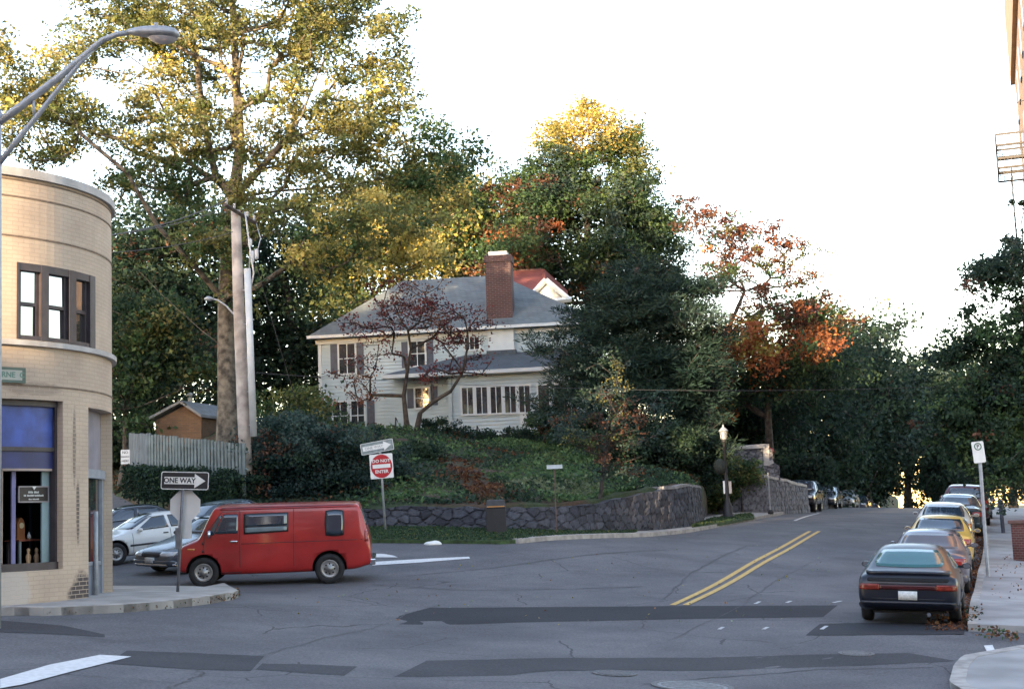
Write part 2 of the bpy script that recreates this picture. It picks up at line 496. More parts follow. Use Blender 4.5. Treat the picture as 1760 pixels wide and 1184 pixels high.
for i, p in enumerate(kk):
    t = kk[min(i + 1, 49)] - kk[max(i - 1, 0)]; t.z = 0; t.normalize(); kin.append(p + Vector((t.y, -t.x, 0)) * .2)
drape('kerb', kk, kin, .107, M['kerb'], 50, 1, .18)
# sidewalk joints
for px, py, px2, py2 in ((1694, 1000, 1760, 1001), (1688, 1040, 1760, 1046), (1700, 958, 1752, 960), (1702, 935, 1746, 937)):
    a, b = GR(px, py), GR(px2, py2)
    drape('sidewalk_joint', [a, b], [a + Vector((0, .03, 0)), b + Vector((0, .03, 0))], .125, M['crack'], 12, 1)

# far-side kerb, verge and footpath under the retaining wall
kerbL = [P(*c) for c in ((891, 933, 41), (1000, 929, 43.5), (1105, 923, 46.5), (1180, 916, 50), (1240, 905, 54.5), (1300, 893, 60))]
kerbL += [Vector((12.2, 67, 0)), Vector((15.0, 78, 0))] + [Vector((15.0 + .335 * k, 78 + k, 0)) for k in (12, 24, 36, 48, 60)]
kk = resample(kerbL, 90); kin = []
for i, p in enumerate(kk):
    t = kk[min(i + 1, 89)] - kk[max(i - 1, 0)]; t.z = 0; t.normalize(); kin.append(p + Vector((-t.y, t.x, 0)) * .2)
drape('kerb', kk, kin, .13, M['kerb'], 90, 1, .2)
vin = [p + Vector((-.9, 2.6, 0)) for p in kk]
drape('footpath', kin, vin, .118, M['concrete'], 90, 3, .2)
# grass verge from the red van to the kerb, then beside the wall
vA = [P(*c) for c in ((560, 935, 41.5), (640, 930, 41.3), (745, 932, 41), (860, 934, 40.8), (891, 931, 41.1))] + [P(*c) for c in ((1000, 925, 43.8), (1090, 920, 46.5))]
vB = [P(*c) for c in ((560, 915, 44.3), (640, 912, 44.5), (745, 915, 44.2), (860, 921, 43.9), (891, 922, 44.4))] + [P(*c) for c in ((1000, 920, 46.6), (1100, 917, 48.6))]
drape('verge', vA, vB, .10, M['grass'], 50, 6, .16)
iA = L2((1190, 913), (1240, 905), (1297, 894)); iB = L2((1190, 911), (1225, 897), (1290, 889))
drape('grass_island', iA, iB, .15, M['grass'], 24, 4, .1)
# ---------------------------------------------------------------- materials for the structures
def stain_corner(nt, tc, c, t):
    L = nt.links.new
    sx = nn(nt, 'ShaderNodeSeparateXYZ'); L(tc.outputs['UV'], sx.inputs[0])
    n = nn(nt, 'ShaderNodeTexNoise', Scale=2.2, Detail=6.0, Roughness=.7); L(tc.outputs['UV'], n.inputs['Vector'])
    # dark bare brick near the foot of the doorway, whitish worn brick further left, soot streak on the pier
    def blob(u, v, ru, rv, w=.5):
        a = nn(nt, 'ShaderNodeMath', operation='SUBTRACT'); L(sx.outputs[0], a.inputs[0]); a.inputs[1].default_value = u
        a2 = nn(nt, 'ShaderNodeMath', operation='DIVIDE'); L(a.outputs[0], a2.inputs[0]); a2.inputs[1].default_value = ru
        b = nn(nt, 'ShaderNodeMath', operation='SUBTRACT'); L(sx.outputs[1], b.inputs[0]); b.inputs[1].default_value = v
        b2 = nn(nt, 'ShaderNodeMath', operation='DIVIDE'); L(b.outputs[0], b2.inputs[0]); b2.inputs[1].default_value = rv
        p = nn(nt, 'ShaderNodeMath', operation='POWER'); L(a2.outputs[0], p.inputs[0]); p.inputs[1].default_value = 2
        q = nn(nt, 'ShaderNodeMath', operation='POWER'); L(b2.outputs[0], q.inputs[0]); q.inputs[1].default_value = 2
        s = nn(nt, 'ShaderNodeMath', operation='ADD'); L(p.outputs[0], s.inputs[0]); L(q.outputs[0], s.inputs[1])
        nz = nn(nt, 'ShaderNodeMath', operation='MULTIPLY_ADD'); L(n.outputs['Fac'], nz.inputs[0]); nz.inputs[1].default_value = 2.4; nz.inputs[2].default_value = -1.2
        s2 = nn(nt, 'ShaderNodeMath', operation='ADD'); L(s.outputs[0], s2.inputs[0]); L(nz.outputs[0], s2.inputs[1])
        mr = nn(nt, 'ShaderNodeMapRange'); L(s2.outputs[0], mr.inputs[0])
        mr.inputs[1].default_value = 1.15; mr.inputs[2].default_value = .55; mr.inputs[3].default_value = 0; mr.inputs[4].default_value = w
        return mr.outputs[0]
    inv = nn(nt, 'ShaderNodeMath', operation='SUBTRACT'); inv.inputs[0].default_value = 1.0; L(t.outputs['Fac'], inv.inputs[1])
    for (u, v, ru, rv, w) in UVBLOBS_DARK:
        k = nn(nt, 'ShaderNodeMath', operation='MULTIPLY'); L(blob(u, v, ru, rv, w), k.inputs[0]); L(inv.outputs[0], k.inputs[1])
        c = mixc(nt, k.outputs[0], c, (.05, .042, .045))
    for (u, v, ru, rv, w) in UVBLOBS_PALE:
        c = mixc(nt, blob(u, v, ru, rv, w), c, (.5, .46, .42))
    return c
M['stone_trim'] = mat('limestone_trim', (.42, .41, .4), .8, .15, 3, bump=.2)
M['frame'] = mat('dark_brown_frame', (.045, .036, .042), .5, .2, 6)
M['glass'] = mat('window_glass', (.02, .025, .03), .04, .1, 1, ior=2.0, spec=.9)
M['glass_warm'] = mat('reflective_glass', (.02, .02, .02), .03, .1, 1, ior=2.6, spec=1.0)
M['blue_panel'] = mat('bright_blue_panel', (.03, .07, .32), .45, .35, 2.5)
M['navy_panel'] = mat('navy_panel', (.014, .024, .12), .45, .25, 2.5)
M['galv'] = mat('galvanised_steel', (.33, .35, .38), .5, .15, 10, metal=.25)
M['galv_dark'] = mat('dark_steel', (.14, .145, .16), .5, .2, 10, metal=.3)
M['white'] = mat('white_enamel', (.72, .72, .7), .5, .06, 6)
M['black'] = mat('black_enamel', (.015, .015, .018), .6, .2, 6)
M['red_sign'] = mat('red_enamel', (.42, .012, .02), .45, .1, 6)
M['teal_wall'] = mat('pale_teal_wall', (.26, .36, .38), .7, .1, 4)
M['dark_in'] = mat('dark_interior', (.03, .032, .045), .9, .3, 4)
M['wood_red'] = mat('reddish_wood', (.2, .06, .035), .5, .3, 6)

# ---------------------------------------------------------------- round corner building
CX, CY, RB = -10.76, 26.2, 3.2
def phi_px(px, r=RB):
    lo, hi = R(-20), R(104)
    for _ in range(40):
        m_ = (lo + hi) / 2
        x = CX + r * math.sin(m_); y = CY - r * math.cos(m_)
        if proj(x, y, 3)[0] < px: lo = m_
        else: hi = m_
    return lo
def bz(py, px=50):
    ph = phi_px(px); x = CX + RB * math.sin(ph); y = CY - RB * math.cos(ph)
    return P(px, py, y).z
GZ = g(CX + 1, CY - 2)
bt = thing('corner_building', 'cream brick building with a rounded corner, blue panelled shop window and doorway at its foot', 'building', (CX, CY, 0))
PH_END = R(118)
zb0 = GZ - .3
z_top = bz(306)
z_sill_w, z_head_w = bz(981), bz(686)
zu0, zu1 = bz(583, 40), bz(452, 40)
a0, a1 = phi_px(2), phi_px(108)
u0, u1 = phi_px(27), phi_px(163)
dr0, dr1 = phi_px(152), phi_px(193)
z_door = P(170, 703, CY - RB * math.cos(phi_px(170))).z
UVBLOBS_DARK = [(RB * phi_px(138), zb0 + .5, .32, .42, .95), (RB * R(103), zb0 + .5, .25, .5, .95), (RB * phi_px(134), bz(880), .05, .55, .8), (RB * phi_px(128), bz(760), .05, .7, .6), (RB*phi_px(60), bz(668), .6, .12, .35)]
UVBLOBS_PALE = [(RB * phi_px(22), zb0 + .55, .35, .45, .7)]
M['cream_brick'] = brick('cream_brick', (.5, .41, .325), (.475, .385, .3), (.41, .34, .27), .21, .072, .007, uv=True, stain=stain_corner)
holes = [(a0, a1, z_sill_w, z_head_w, .28), (u0, u1, zu0, zu1, .1), (dr0, dr1, zb0 + .1, z_door, .27)]
def wall_arc(name):
    phs = sorted(set([h[i] for h in holes for i in (0, 1)] + [R(a) for a in range(0, 119, 3)] + [PH_END]))
    zs = sorted(set([h[i] for h in holes for i in (2, 3)] + [zb0, z_top] + [zb0 + k * .8 for k in range(1, 10) if zb0 + k * .8 < z_top]))
    mb = MB(); uvs = []
    def pt(ph, z, r=RB): return (r * math.sin(ph), -r * math.cos(ph), z)
    def q(vs, us):
        mb.add(vs, [(0, 1, 2, 3)]); uvs.append(us)
    for p0, p1 in zip(phs, phs[1:]):
        for z0, z1 in zip(zs, zs[1:]):
            pm, zm = (p0 + p1) / 2, (z0 + z1) / 2
            if any(h[0] < pm < h[1] and h[2] < zm < h[3] for h in holes): continue
            q([pt(p0, z0), pt(p1, z0), pt(p1, z1), pt(p0, z1)], [(RB * p0, z0), (RB * p1, z0), (RB * p1, z1), (RB * p0, z1)])
    for h0, h1, hz0, hz1, dep in holes:
        for ph in (h0, h1):
            q([pt(ph, hz0), pt(ph, hz0, RB - dep), pt(ph, hz1, RB - dep), pt(ph, hz1)], [(0, hz0), (dep, hz0), (dep, hz1), (0, hz1)])
        seg = [p for p in phs if h0 <= p <= h1]
        for p0, p1 in zip(seg, seg[1:]):
            for z in (hz0, hz1):
                q([pt(p0, z), pt(p1, z), pt(p1, z, RB - dep), pt(p0, z, RB - dep)], [(RB * p0, 0), (RB * p1, 0), (RB * p1, dep), (RB * p0, dep)])
    # straight wings left (out of frame) and back along the side street
    q([(0, -RB, zb0), (-22, -RB, zb0), (-22, -RB, z_top), (0, -RB, z_top)], [(0, zb0), (-22, zb0), (-22, z_top), (0, z_top)])
    e = Vector(pt(PH_END, 0)); dv = Vector((math.cos(PH_END), math.sin(PH_END), 0)) * 16
    f_ = e + dv
    q([(e.x, e.y, zb0), (f_.x, f_.y, zb0), (f_.x, f_.y, z_top), (e.x, e.y, z_top)], [(5, zb0), (21, zb0), (21, z_top), (5, z_top)])
    q([(f_.x, f_.y, zb0), (-22, f_.y, zb0), (-22, f_.y, z_top), (f_.x, f_.y, z_top)], [(0, zb0), (16, zb0), (16, z_top), (0, z_top)])
    q([(-22, f_.y, zb0), (-22, -RB, zb0), (-22, -RB, z_top), (-22, f_.y, z_top)], [(0, zb0), (16, zb0), (16, z_top), (0, z_top)])
    o = mb.build(name, M['cream_brick'], bt)
    uvl = o.data.uv_layers.new(name='UVMap')
    # recalc_face_normals may flip loops: rebuild uv from vertex order
    for poly, us in zip(o.data.polygons, uvs):
        base = min(poly.vertices)
        for li, vi in zip(poly.loop_indices, poly.vertices):
            uvl.data[li].uv = us[vi - base]
    return o
wall_arc('wall')
def arc_band(mb, p0, p1, r0, r1, z0, z1, n=28, m=0):
    """solid curved bar between radii r0 < r1"""
    o = len(mb.v)
    for k in range(n + 1):
        ph = p0 + (p1 - p0) * k / n
        s_, c_ = math.sin(ph), -math.cos(ph)
        for r_, z in ((r0, z0), (r1, z0), (r1, z1), (r0, z1)): mb.v.append((r_ * s_, r_ * c_, z))
    for k in range(n):
        for j in range(4):
            a = o + k * 4 + j; b = o + k * 4 + (j + 1) % 4
            mb.f.append((a, b, b + 4, a + 4)); mb.m.append(m)
    mb.f.append((o, o + 1, o + 2, o + 3)); mb.m.append(m)
    e = o + n * 4; mb.f.append((e, e + 1, e + 2, e + 3)); mb.m.append(m)
    return mb
def wing_bars(mb, out, z0, z1):
    mb.box(-22, 0, -RB - out, -RB + .1, z0, z1)
    e = Vector((RB * math.sin(PH_END), -RB * math.cos(PH_END), 0)); dv = Vector((math.cos(PH_END), math.sin(PH_END), 0)); nr = Vector((math.sin(PH_END), -math.cos(PH_END), 0))
    Mx = Matrix(((dv.x, nr.x, 0, e.x), (dv.y, nr.y, 0, e.y), (0, 0, 1, 0), (0, 0, 0, 1)))
    mb.box(0, 16, -.1, out, z0, z1, 0, Mx)
m_ = MB(); arc_band(m_, 0, PH_END, RB - .3, RB + .07, z_top - .02, z_top + .13, 40); wing_bars(m_, .07, z_top - .02, z_top + .13); m_.build('coping', M['stone_trim'], bt)
m_ = MB(); arc_band(m_, 0, PH_END, RB - .1, RB + .09, bz(592, 5), bz(583, 5), 40); wing_bars(m_, .09, bz(592, 5), bz(583, 5)); m_.build('belt_course', M['stone_trim'], bt)
groove = mat('dark_mortar_line', (.17, .13, .1), .9, .2, 10)
for py in (308, 337, 405, 661):
    m_ = MB(); z = bz(py, 20); arc_band(m_, 0, PH_END, RB - .05, RB + .012, z - .014, z + .014, 40); m_.build('string_course', groove, bt)
# flat roof deck
m_ = MB(); n_ = 30
vs_ = [(RB * .95 * math.sin(PH_END * k / n_), -RB * .95 * math.cos(PH_END * k / n_), z_top - .25) for k in range(n_ + 1)]
e = Vector((RB * math.sin(PH_END), -RB * math.cos(PH_END), 0)) + Vector((math.cos(PH_END), math.sin(PH_END), 0)) * 16
vs_ += [(e.x, e.y, z_top - .25), (-22, e.y, z_top - .25), (-22, -RB, z_top - .25)]
m_.add(vs_, [tuple(range(len(vs_)))]); m_.build('roof', M['patch'], bt)

# upper triple sash window
wr = RB - .05
win = MB()
arc_band(win, u0, u1, wr - .08, wr + .06, zu1 - .13, zu1, 20)
arc_band(win, u0, u1, wr - .08, wr + .06, zu0, zu0 + .07, 20)
ph = [phi_px(v, wr) for v in (27, 73, 82, 120, 131, 152)]
mull = [(u0, phi_px(31)), (phi_px(69), phi_px(82)), (phi_px(118), phi_px(130)), (phi_px(154), u1)]
for a, b in mull: arc_band(win, a, b, wr - .08, wr + .07, zu0, zu1, 3)
W = win.build('window', M['frame'], bt)
for k in range(3):
    a, b = mull[k][1], mull[k + 1][0]
    zm = zu0 + (zu1 - zu0) * .47
    s1 = MB(); arc_band(s1, a, b, wr - .06, wr + .0, zm - .03, zm + .03, 4)
    for (q0, q1) in ((a, a + .02), (b - .02, b)): arc_band(s1, q0, q1, wr - .06, wr, zu0 + .07, zu1 - .13, 1)
    s1.build('sash', M['frame'], W)
    for z0, z1, rr in ((zm, zu1 - .13, wr - .02), (zu0 + .07, zm, wr - .045)):
        gl = MB(); pa = lambda q, z: (rr * math.sin(q), -rr * math.cos(q), z)
        p3 = [pa(a, z0), pa(b, z0), pa(b, z1), pa(a, z1)]
        tilt = [(.004, .0), (-.01, .012), (.008, -.01)][k]
        gl.add([(x, y - tilt[0] * (1 if i in (2, 3) else 0), z) for i, (x, y, z) in enumerate(p3)], [(0, 1, 2, 3)])
        gl.build('pane', M['glass_warm'], W)
# shop window
wr = RB - .2
f1 = MB(); pyz = lambda y: bz(y, 60)
arc_band(f1, a0, a1, wr - .05, wr + .08, z_head_w - .1, z_head_w, 16)
arc_band(f1, a0, a1, wr - .05, wr + .1, z_sill_w, z_sill_w + .13, 16)
arc_band(f1, a0, a1, wr - .05, wr + .05, pyz(774), pyz(767), 16)
arc_band(f1, a0, phi_px(7), wr - .05, wr + .07, z_sill_w, z_head_w, 2)
arc_band(f1, phi_px(104), a1, wr - .05, wr + .07, z_sill_w, z_head_w, 2)
SW = f1.build('shop_window', M['frame'], bt)
b_ = MB(); arc_band(b_, phi_px(7), phi_px(104), wr - .02, wr + .01, pyz(767), z_head_w - .1, 12); b_.build('upper_panel', M['blue_panel'], SW)
b_ = MB(); arc_band(b_, phi_px(7), phi_px(104), wr - .02, wr + .015, pyz(804), pyz(774), 12); b_.build('lower_panel', M['navy_panel'], SW)
b_ = MB(); arc_band(b_, phi_px(11), phi_px(102), wr - .03, wr + .03, pyz(808), pyz(804), 12); arc_band(b_, phi_px(11), phi_px(13), wr - .03, wr + .02, z_sill_w + .13, pyz(808), 1); b_.build('gold_trim', mat('tan_trim', (.33, .26, .23), .5), SW)
# display bay behind the glass
bay = MB(); r2 = RB - 1.5
arc_band(bay, R(-15), phi_px(112), r2 - .05, r2, z_sill_w - .1, z_head_w, 10)
bay.build('bay_back', M['dark_in'], SW)
fl = MB(); arc_band(fl, R(-5), phi_px(110), r2, wr - .06, z_sill_w + .0, z_sill_w + .06, 10); fl.build('bay_floor', mat('bay_floor', (.07, .075, .1), .8), SW)
sidep = MB()
pA = phi_px(72, wr - .08); pB = phi_px(108, wr - .08)
arc_band(sidep, pA, pB, wr - .11, wr - .08, z_sill_w + .06, pyz(808), 6)
sidep.build('display_screen', M['teal_wall'], SW)
cur = MB(); arc_band(cur, phi_px(19, wr - .12), phi_px(26, wr - .12), wr - .14, wr - .1, z_sill_w + .06, pyz(808), 2); cur.build('curtain', mat('lilac_curtain', (.2, .19, .34), .9), SW)
bp_ = MB(); arc_band(bp_, phi_px(50, r2 + .2), phi_px(72, r2 + .2), r2 + .2, r2 + .25, z_sill_w + .3, pyz(860), 4); bp_.build('back_panel', mat('blue_grey_panel', (.05, .07, .11), .8), SW)
def on_arc(px, r_, z=0): 
    q = phi_px(px, r_); return Vector((CX + r_ * math.sin(q), CY - r_ * math.cos(q), z)), q
def text_mesh(body, size, extr=0.002, bold=0.0):
    cu = bpy.data.curves.new('txt', 'FONT'); cu.body = body; cu.size = size; cu.extrude = extr; cu.align_x = 'CENTER'; cu.align_y = 'CENTER'
    cu.offset = bold; cu.resolution_u = 2
    o = bpy.data.objects.new('txt', cu)
    me = bpy.data.meshes.new_from_object(o)
    bpy.data.objects.remove(o); bpy.data.curves.remove(cu)
    return me
def lettering(name, body, size, material, parent, loc, sx=1.0, bold=0.0, rotx=90, rz=0, extr=.002):
    me = text_mesh(body, size, extr, bold); me.materials.clear(); me.materials.append(material)
    o = bpy.data.objects.new(name, me); COL.objects.link(o)
    o.parent = parent; o.location = loc; o.rotation_euler = (R(rotx), 0, rz); o.scale = (sx, 1, 1)
    return o
# hanging shop board
p_, q_ = on_arc(57, wr - .09)
hb = thing('hanging_board', 'small dark board with white lettering hanging inside the shop window', 'sign', (p_.x, p_.y, pyz(848)), q_ * 1)
m_ = MB().box(-.30, .30, -.01, .02, -.13, .13); m_.build('panel', mat('dark_brown_board', (.02, .014, .016), .5), hb)
m_ = MB()
for x0, x1, z0, z1 in ((-.31, .31, .12, .14), (-.31, .31, -.14, -.12), (-.31, -.295, -.12, .12), (.295, .31, -.12, .12)): m_.box(x0, x1, -.02, .0, z0, z1)
m_.build('border', mat('grey_border', (.3, .27, .28), .5), hb)
m_ = MB().prism([(-.045, .13), (.045, .13), (0, .075)], -.03, -.02); m_.build('emblem', M['white'], hb)
for z, hgt, words in ((.035, .034, (-.11, -.02, .01, .10)), (-.022, .03, (-.2, -.15, -.13, .0, .02, .2)), (-.085, .022, (-.1, -.04, -.02, .11))):
    m_ = MB()                                   # worn lines of small lettering, too faint to read
    for x0, x1 in zip(words[::2], words[1::2]):
        x = x0
        while x < x1: m_.box(x, x + .009, -.016, -.012, z - hgt / 2, z + hgt / 2 * (1 if int(x * 500) % 3 else .6)); x += .017
    m_.build('lettering', M['white'], hb)
# side table, clock and ornaments in the display
p_, q_ = on_arc(47, RB - .75)
zt = pyz(926)
tb = thing('side_table', 'small red wooden table standing in the shop window', 'table', (p_.x, p_.y, z_sill_w + .06), q_)
h_ = zt - z_sill_w - .06
m_ = MB().box(-.33, .33, -.16, .2, h_ - .03, h_); m_.build('tabletop', M['wood_red'], tb)
for sx in (-.28, .28):
    m_ = MB().box(sx - .02, sx + .02, -.14, -.1, 0, h_ - .03); m_.build('leg', mat('pale_leg', (.2, .24, .25), .6), tb)
    m_ = MB().box(sx - .02, sx + .02, .14, .18, 0, h_ - .03); m_.build('leg', M['frame'], tb)
p_, q_ = on_arc(34, RB - .78)
ck = thing('mantel_clock', 'wooden clock with a pale round dial on the shop window table', 'clock', (p_.x, p_.y, zt + .002), q_)
m_ = MB().prism([(-.1, 0), (.1, 0), (.08, .04), (.08, .26), (.05, .34), (0, .38), (-.05, .34), (-.08, .26), (-.08, .04)], -.04, .06); m_.build('case', mat('orange_wood', (.3, .12, .05), .5), ck)
m_ = MB().lathe([(.05, 0), (.05, .012)], 20, 0, Matrix.Translation((0, -.042, .24)) @ Matrix.Rotation(R(90), 4, 'X')); m_.build('dial', mat('cream_dial', (.75, .62, .4), .5), ck)
for px, nm in ((49, 'left'), (63, 'right')):
    p_, q_ = on_arc(px, RB - .6)
    fg = thing('figurine', 'pale orange figurine on the display floor, the %s one of the pair' % nm, 'ornament', (p_.x, p_.y, z_sill_w + .062), q_)
    m_ = MB().lathe([(.05, 0), (.055, .02), (.03, .05), (.045, .12), (.05, .17), (.03, .21), (.022, .23), (.034, .26), (.03, .3), (.005, .32)], 12)
    m_.build('body', mat('pale_terracotta', (.62, .4, .22), .6), fg, smooth=True)
p_, q_ = on_arc(50, RB - .72)
vz = thing('small_vase', 'small white vase beside the clock in the shop window', 'ornament', (p_.x, p_.y, zt + .002), q_)
MB().lathe([(.02, 0), (.035, .03), (.03, .07), (.012, .1), (.018, .12)], 12).build('body', M['white'], vz, smooth=True)

# doorway
dd = MB(); rd = RB - .21
z_tr = P(163, 820, 25.6).z
dph0, dph1 = dr0, dr1
arc_band(dd, dph0, dph0 + .06, rd - .04, rd + .05, zb0 + .3, z_tr, 2)
arc_band(dd, dph1 - .1, dph1, rd - .04, rd + .05, zb0 + .3, z_tr, 2)
arc_band(dd, dph0, dph1, rd - .04, rd + .08, z_tr, z_tr + .16, 8)
DO = dd.build('door', mat('blue_grey_door', (.22, .25, .3), .5, .15, 6), bt)
m_ = MB(); arc_band(m_, dph0 + .06, dph1 - .1, rd - .03, rd + .01, zb0 + .3, zb0 + .95, 6); m_.build('door_panel', mat('blue_grey_panel2', (.16, .19, .24), .5), DO)
m_ = MB(); arc_band(m_, dph0 + .06, dph1 - .1, rd - .02, rd, zb0 + 1.02, z_tr, 6); m_.build('door_glass', M['glass'], DO)
m_ = MB(); arc_band(m_, dph0 + .06, dph1 - .1, rd - .03, rd + .03, zb0 + .95, zb0 + 1.02, 6); m_.build('door_rail', DO.data.materials[0], DO)
m_ = MB(); arc_band(m_, dph0, dph1, rd - .02, rd + .0, z_tr + .16, z_door, 8); m_.build('transom_panel', mat('grey_transom', (.2, .19, .22), .7), bt)
pp = phi_px(168, RB - .1)
m_ = MB().tube([((RB - .14) * math.sin(pp), -(RB - .14) * math.cos(pp), zb0 + .2), ((RB - .14) * math.sin(pp), -(RB - .14) * math.cos(pp), z_tr - .6)], .045, 10); m_.build('downpipe', M['galv'], bt, smooth=True)

# street name sign on the wall
p_, q_ = on_arc(20, RB + .035)
sg = thing('street_name_sign', 'green bordered street name sign high on the cream brick wall', 'sign', (p_.x, p_.y, bz(645, 20)), q_)
MB().box(-.48, .235, -.012, .01, -.13, .13).build('panel', mat('green_enamel', (.07, .11, .09), .5), sg)
MB().box(-.46, .17, -.018, -.012, -.085, .085).build('field', mat('pale_green_field', (.34, .35, .31), .5), sg)
lettering('lettering', 'BOURNE  C', .13, mat('green_letters', (.1, .2, .16), .5), sg, (-.13, -.02, 0), sx=1.0, bold=.003)

# ---------------------------------------------------------------- cobra-head street lamp (left foreground)
D = 21.5
base = GP(-12, D)
sl = thing('street_lamp', 'tall grey cobra-head street lamp in the left foreground, its arm reaching over the pavement', 'street lamp', base)
def rel(p, b=base): return p - b
m_ = MB().tube([rel(GP(-14, D)), rel(P(-10, 600, D)), rel(P(-7, 190, D))], [.13, .11, .085], 14); m_.build('pole', M['galv'], sl, smooth=True)
m_ = MB().tube([rel(P(*c, D)) for c in ((-8, 215), (40, 180), (100, 134), (150, 92), (175, 70), (200, 60), (222, 56))], [.06, .06, .055, .05, .045, .042, .04], 10); m_.build('arm', M['galv'], sl, smooth=True)
m_ = MB().tube([rel(P(*c, D)) for c in ((-8, 290), (30, 240), (60, 205), (95, 160), (140, 106), (162, 84))], [.045, .045, .043, .04, .035, .03], 8); m_.build('brace', M['galv'], sl, smooth=True)
m_ = MB().tube([rel(P(57, 166, D)), rel(P(59, 204, D))], .022, 6); m_.build('strut', M['galv'], sl, smooth=True)
hm = bmesh.new()
prof = [(0, .04, .04), (.08, .06, .07), (.22, .12, .1), (.42, .155, .12), (.62, .17, .12), (.76, .14, .09), (.82, .06, .04)]
hp = P(218, 56, D) - base
ax = (P(308, 60, D) - P(218, 56, D)).normalized()
sidev = Vector((0, 1, 0)); upv = sidev.cross(ax) * -1
if upv.z < 0: upv = -upv
m_ = MB(); nseg = 16
for s_, w_, t_ in prof:
    for k in range(nseg):
        a = 2 * math.pi * k / nseg
        z = math.sin(a); z = z * (t_ if z > 0 else t_ * .55)
        m_.v.append(tuple(hp + ax * s_ + sidev * math.cos(a) * w_ + upv * z))
for i in range(len(prof) - 1):
    for k in range(nseg):
        a = i * nseg + k; b = i * nseg + (k + 1) % nseg
        m_.f.append((a, b, b + nseg, a + nseg)); m_.m.append(0)
m_.f.append(tuple(range(nseg))); m_.m.append(0); m_.f.append(tuple((len(prof) - 1) * nseg + k for k in range(nseg))); m_.m.append(0)
H_ = m_.build('lamp_head', M['galv'], sl, smooth=True)
m_ = MB(); lens = [(.38, .12), (.36, .13), (.28, .17), (.16, .2), (.02, .21)]
c0 = hp + ax * .57 - upv * .0
for r_, z in lens:
    for k in range(nseg):
        a = 2 * math.pi * k / nseg
        m_.v.append(tuple(c0 + ax * math.cos(a) * r_ * .62 + sidev * math.sin(a) * r_ * .4 - upv * (z - .05)))
for i in range(len(lens) - 1):
    for k in range(nseg):
        a = i * nseg + k; b = i * nseg + (k + 1) % nseg
        m_.f.append((a, b, b + nseg, a + nseg)); m_.m.append(0)
m_.build('lens', mat('frosted_lens', (.5, .48, .5), .25, .05, 5), H_, smooth=True)
MB().lathe([(.035, 0), (.035, .06), (.0, .07)], 10, 0, Matrix.Translation(hp + ax * .45 + upv * .11)).build('photocell', M['galv'], H_, smooth=True)

# ---------------------------------------------------------------- signs on posts
def octagon(r_): return [(r_ * math.cos(R(22.5 + 45 * k)) / math.cos(R(22.5)), r_ * math.sin(R(22.5 + 45 * k)) / math.cos(R(22.5))) for k in range(8)]
def rrect(w, h, r_, n=4):
    out = []
    for cx, cz, a0_ in ((w / 2 - r_, h / 2 - r_, 0), (-w / 2 + r_, h / 2 - r_, 90), (-w / 2 + r_, -h / 2 + r_, 180), (w / 2 - r_, -h / 2 + r_, 270)):
        for k in range(n + 1):
            a = R(a0_ + 90 * k / n); out.append((cx + r_ * math.cos(a), cz + r_ * math.sin(a)))
    return out
D = 27.0
b0 = GP(305, D, .13)
top = P(315, 842, D)
ow = thing('sign_post', 'leaning post at the left corner with a black one way sign over an octagon', 'sign', b0)
m_ = MB().tube([Vector((0, 0, -.1)), top - b0 + Vector((0, 0, .2))], .03, 8); m_.build('post', M['galv_dark'], ow, smooth=True)
cs = P(319, 826, D) - b0
def sign_face(name, parent, loc, tilt, yaw=0):
    e = bpy.data.objects.new(name, None); return e
def tilted(parent, mb, name, material, loc, tilt, yaw=0):
    o = mb.build(name, material, parent); o.location = loc; o.rotation_euler = (0, tilt, yaw); return o
T1 = R(3.4)
o1 = tilted(ow, MB().prism(rrect(.93, .335, .04), -.006, .006), 'sign_panel', M['black'], cs + Vector((0, -.05, 0)), T1, R(-6))
bd = MB(); ro, ri_ = rrect(.93, .335, .04, 6), rrect(.90, .305, .03, 6); n = len(ro)
bd.add([(x, -.009, z) for x, z in ro] + [(x, -.009, z) for x, z in ri_], [(i, (i + 1) % n, (i + 1) % n + n, i + n) for i in range(n)])
bd.build('border', M['white'], o1)
ar = MB().prism([(-.40, -.068), (.19, -.068), (.19, -.135), (.40, 0), (.19, .135), (.19, .068), (-.40, .068)], -.012, -.007); ar.build('arrow', M['white'], o1)
lettering('lettering', 'ONE WAY', .135, M['black'], o1, (-.10, -.014, -.002), sx=.98, bold=.003)
oc = P(317, 869, D + .03) - b0
tilted(ow, MB().prism(octagon(.285), -.005, .005), 'octagon_panel', mat('bare_sign_back', (.55, .54, .53), .55, .06, 3), oc + Vector((0, .06, 0)), R(2))
tilted(ow, MB().prism(rrect(.26, .36, .02), -.004, .004), 'small_panel', mat('bare_sign_back2', (.5, .5, .5), .55, .06, 3), P(316, 909, D) - b0 + Vector((0, .08, 0)), R(1))
bx = MB().box(-.05, .05, -.06, .06, -.2, .2); bx.build('clamp_box', M['galv_dark'], ow, loc=P(309, 925, D) - b0 + Vector((-.02, 0, 0)))

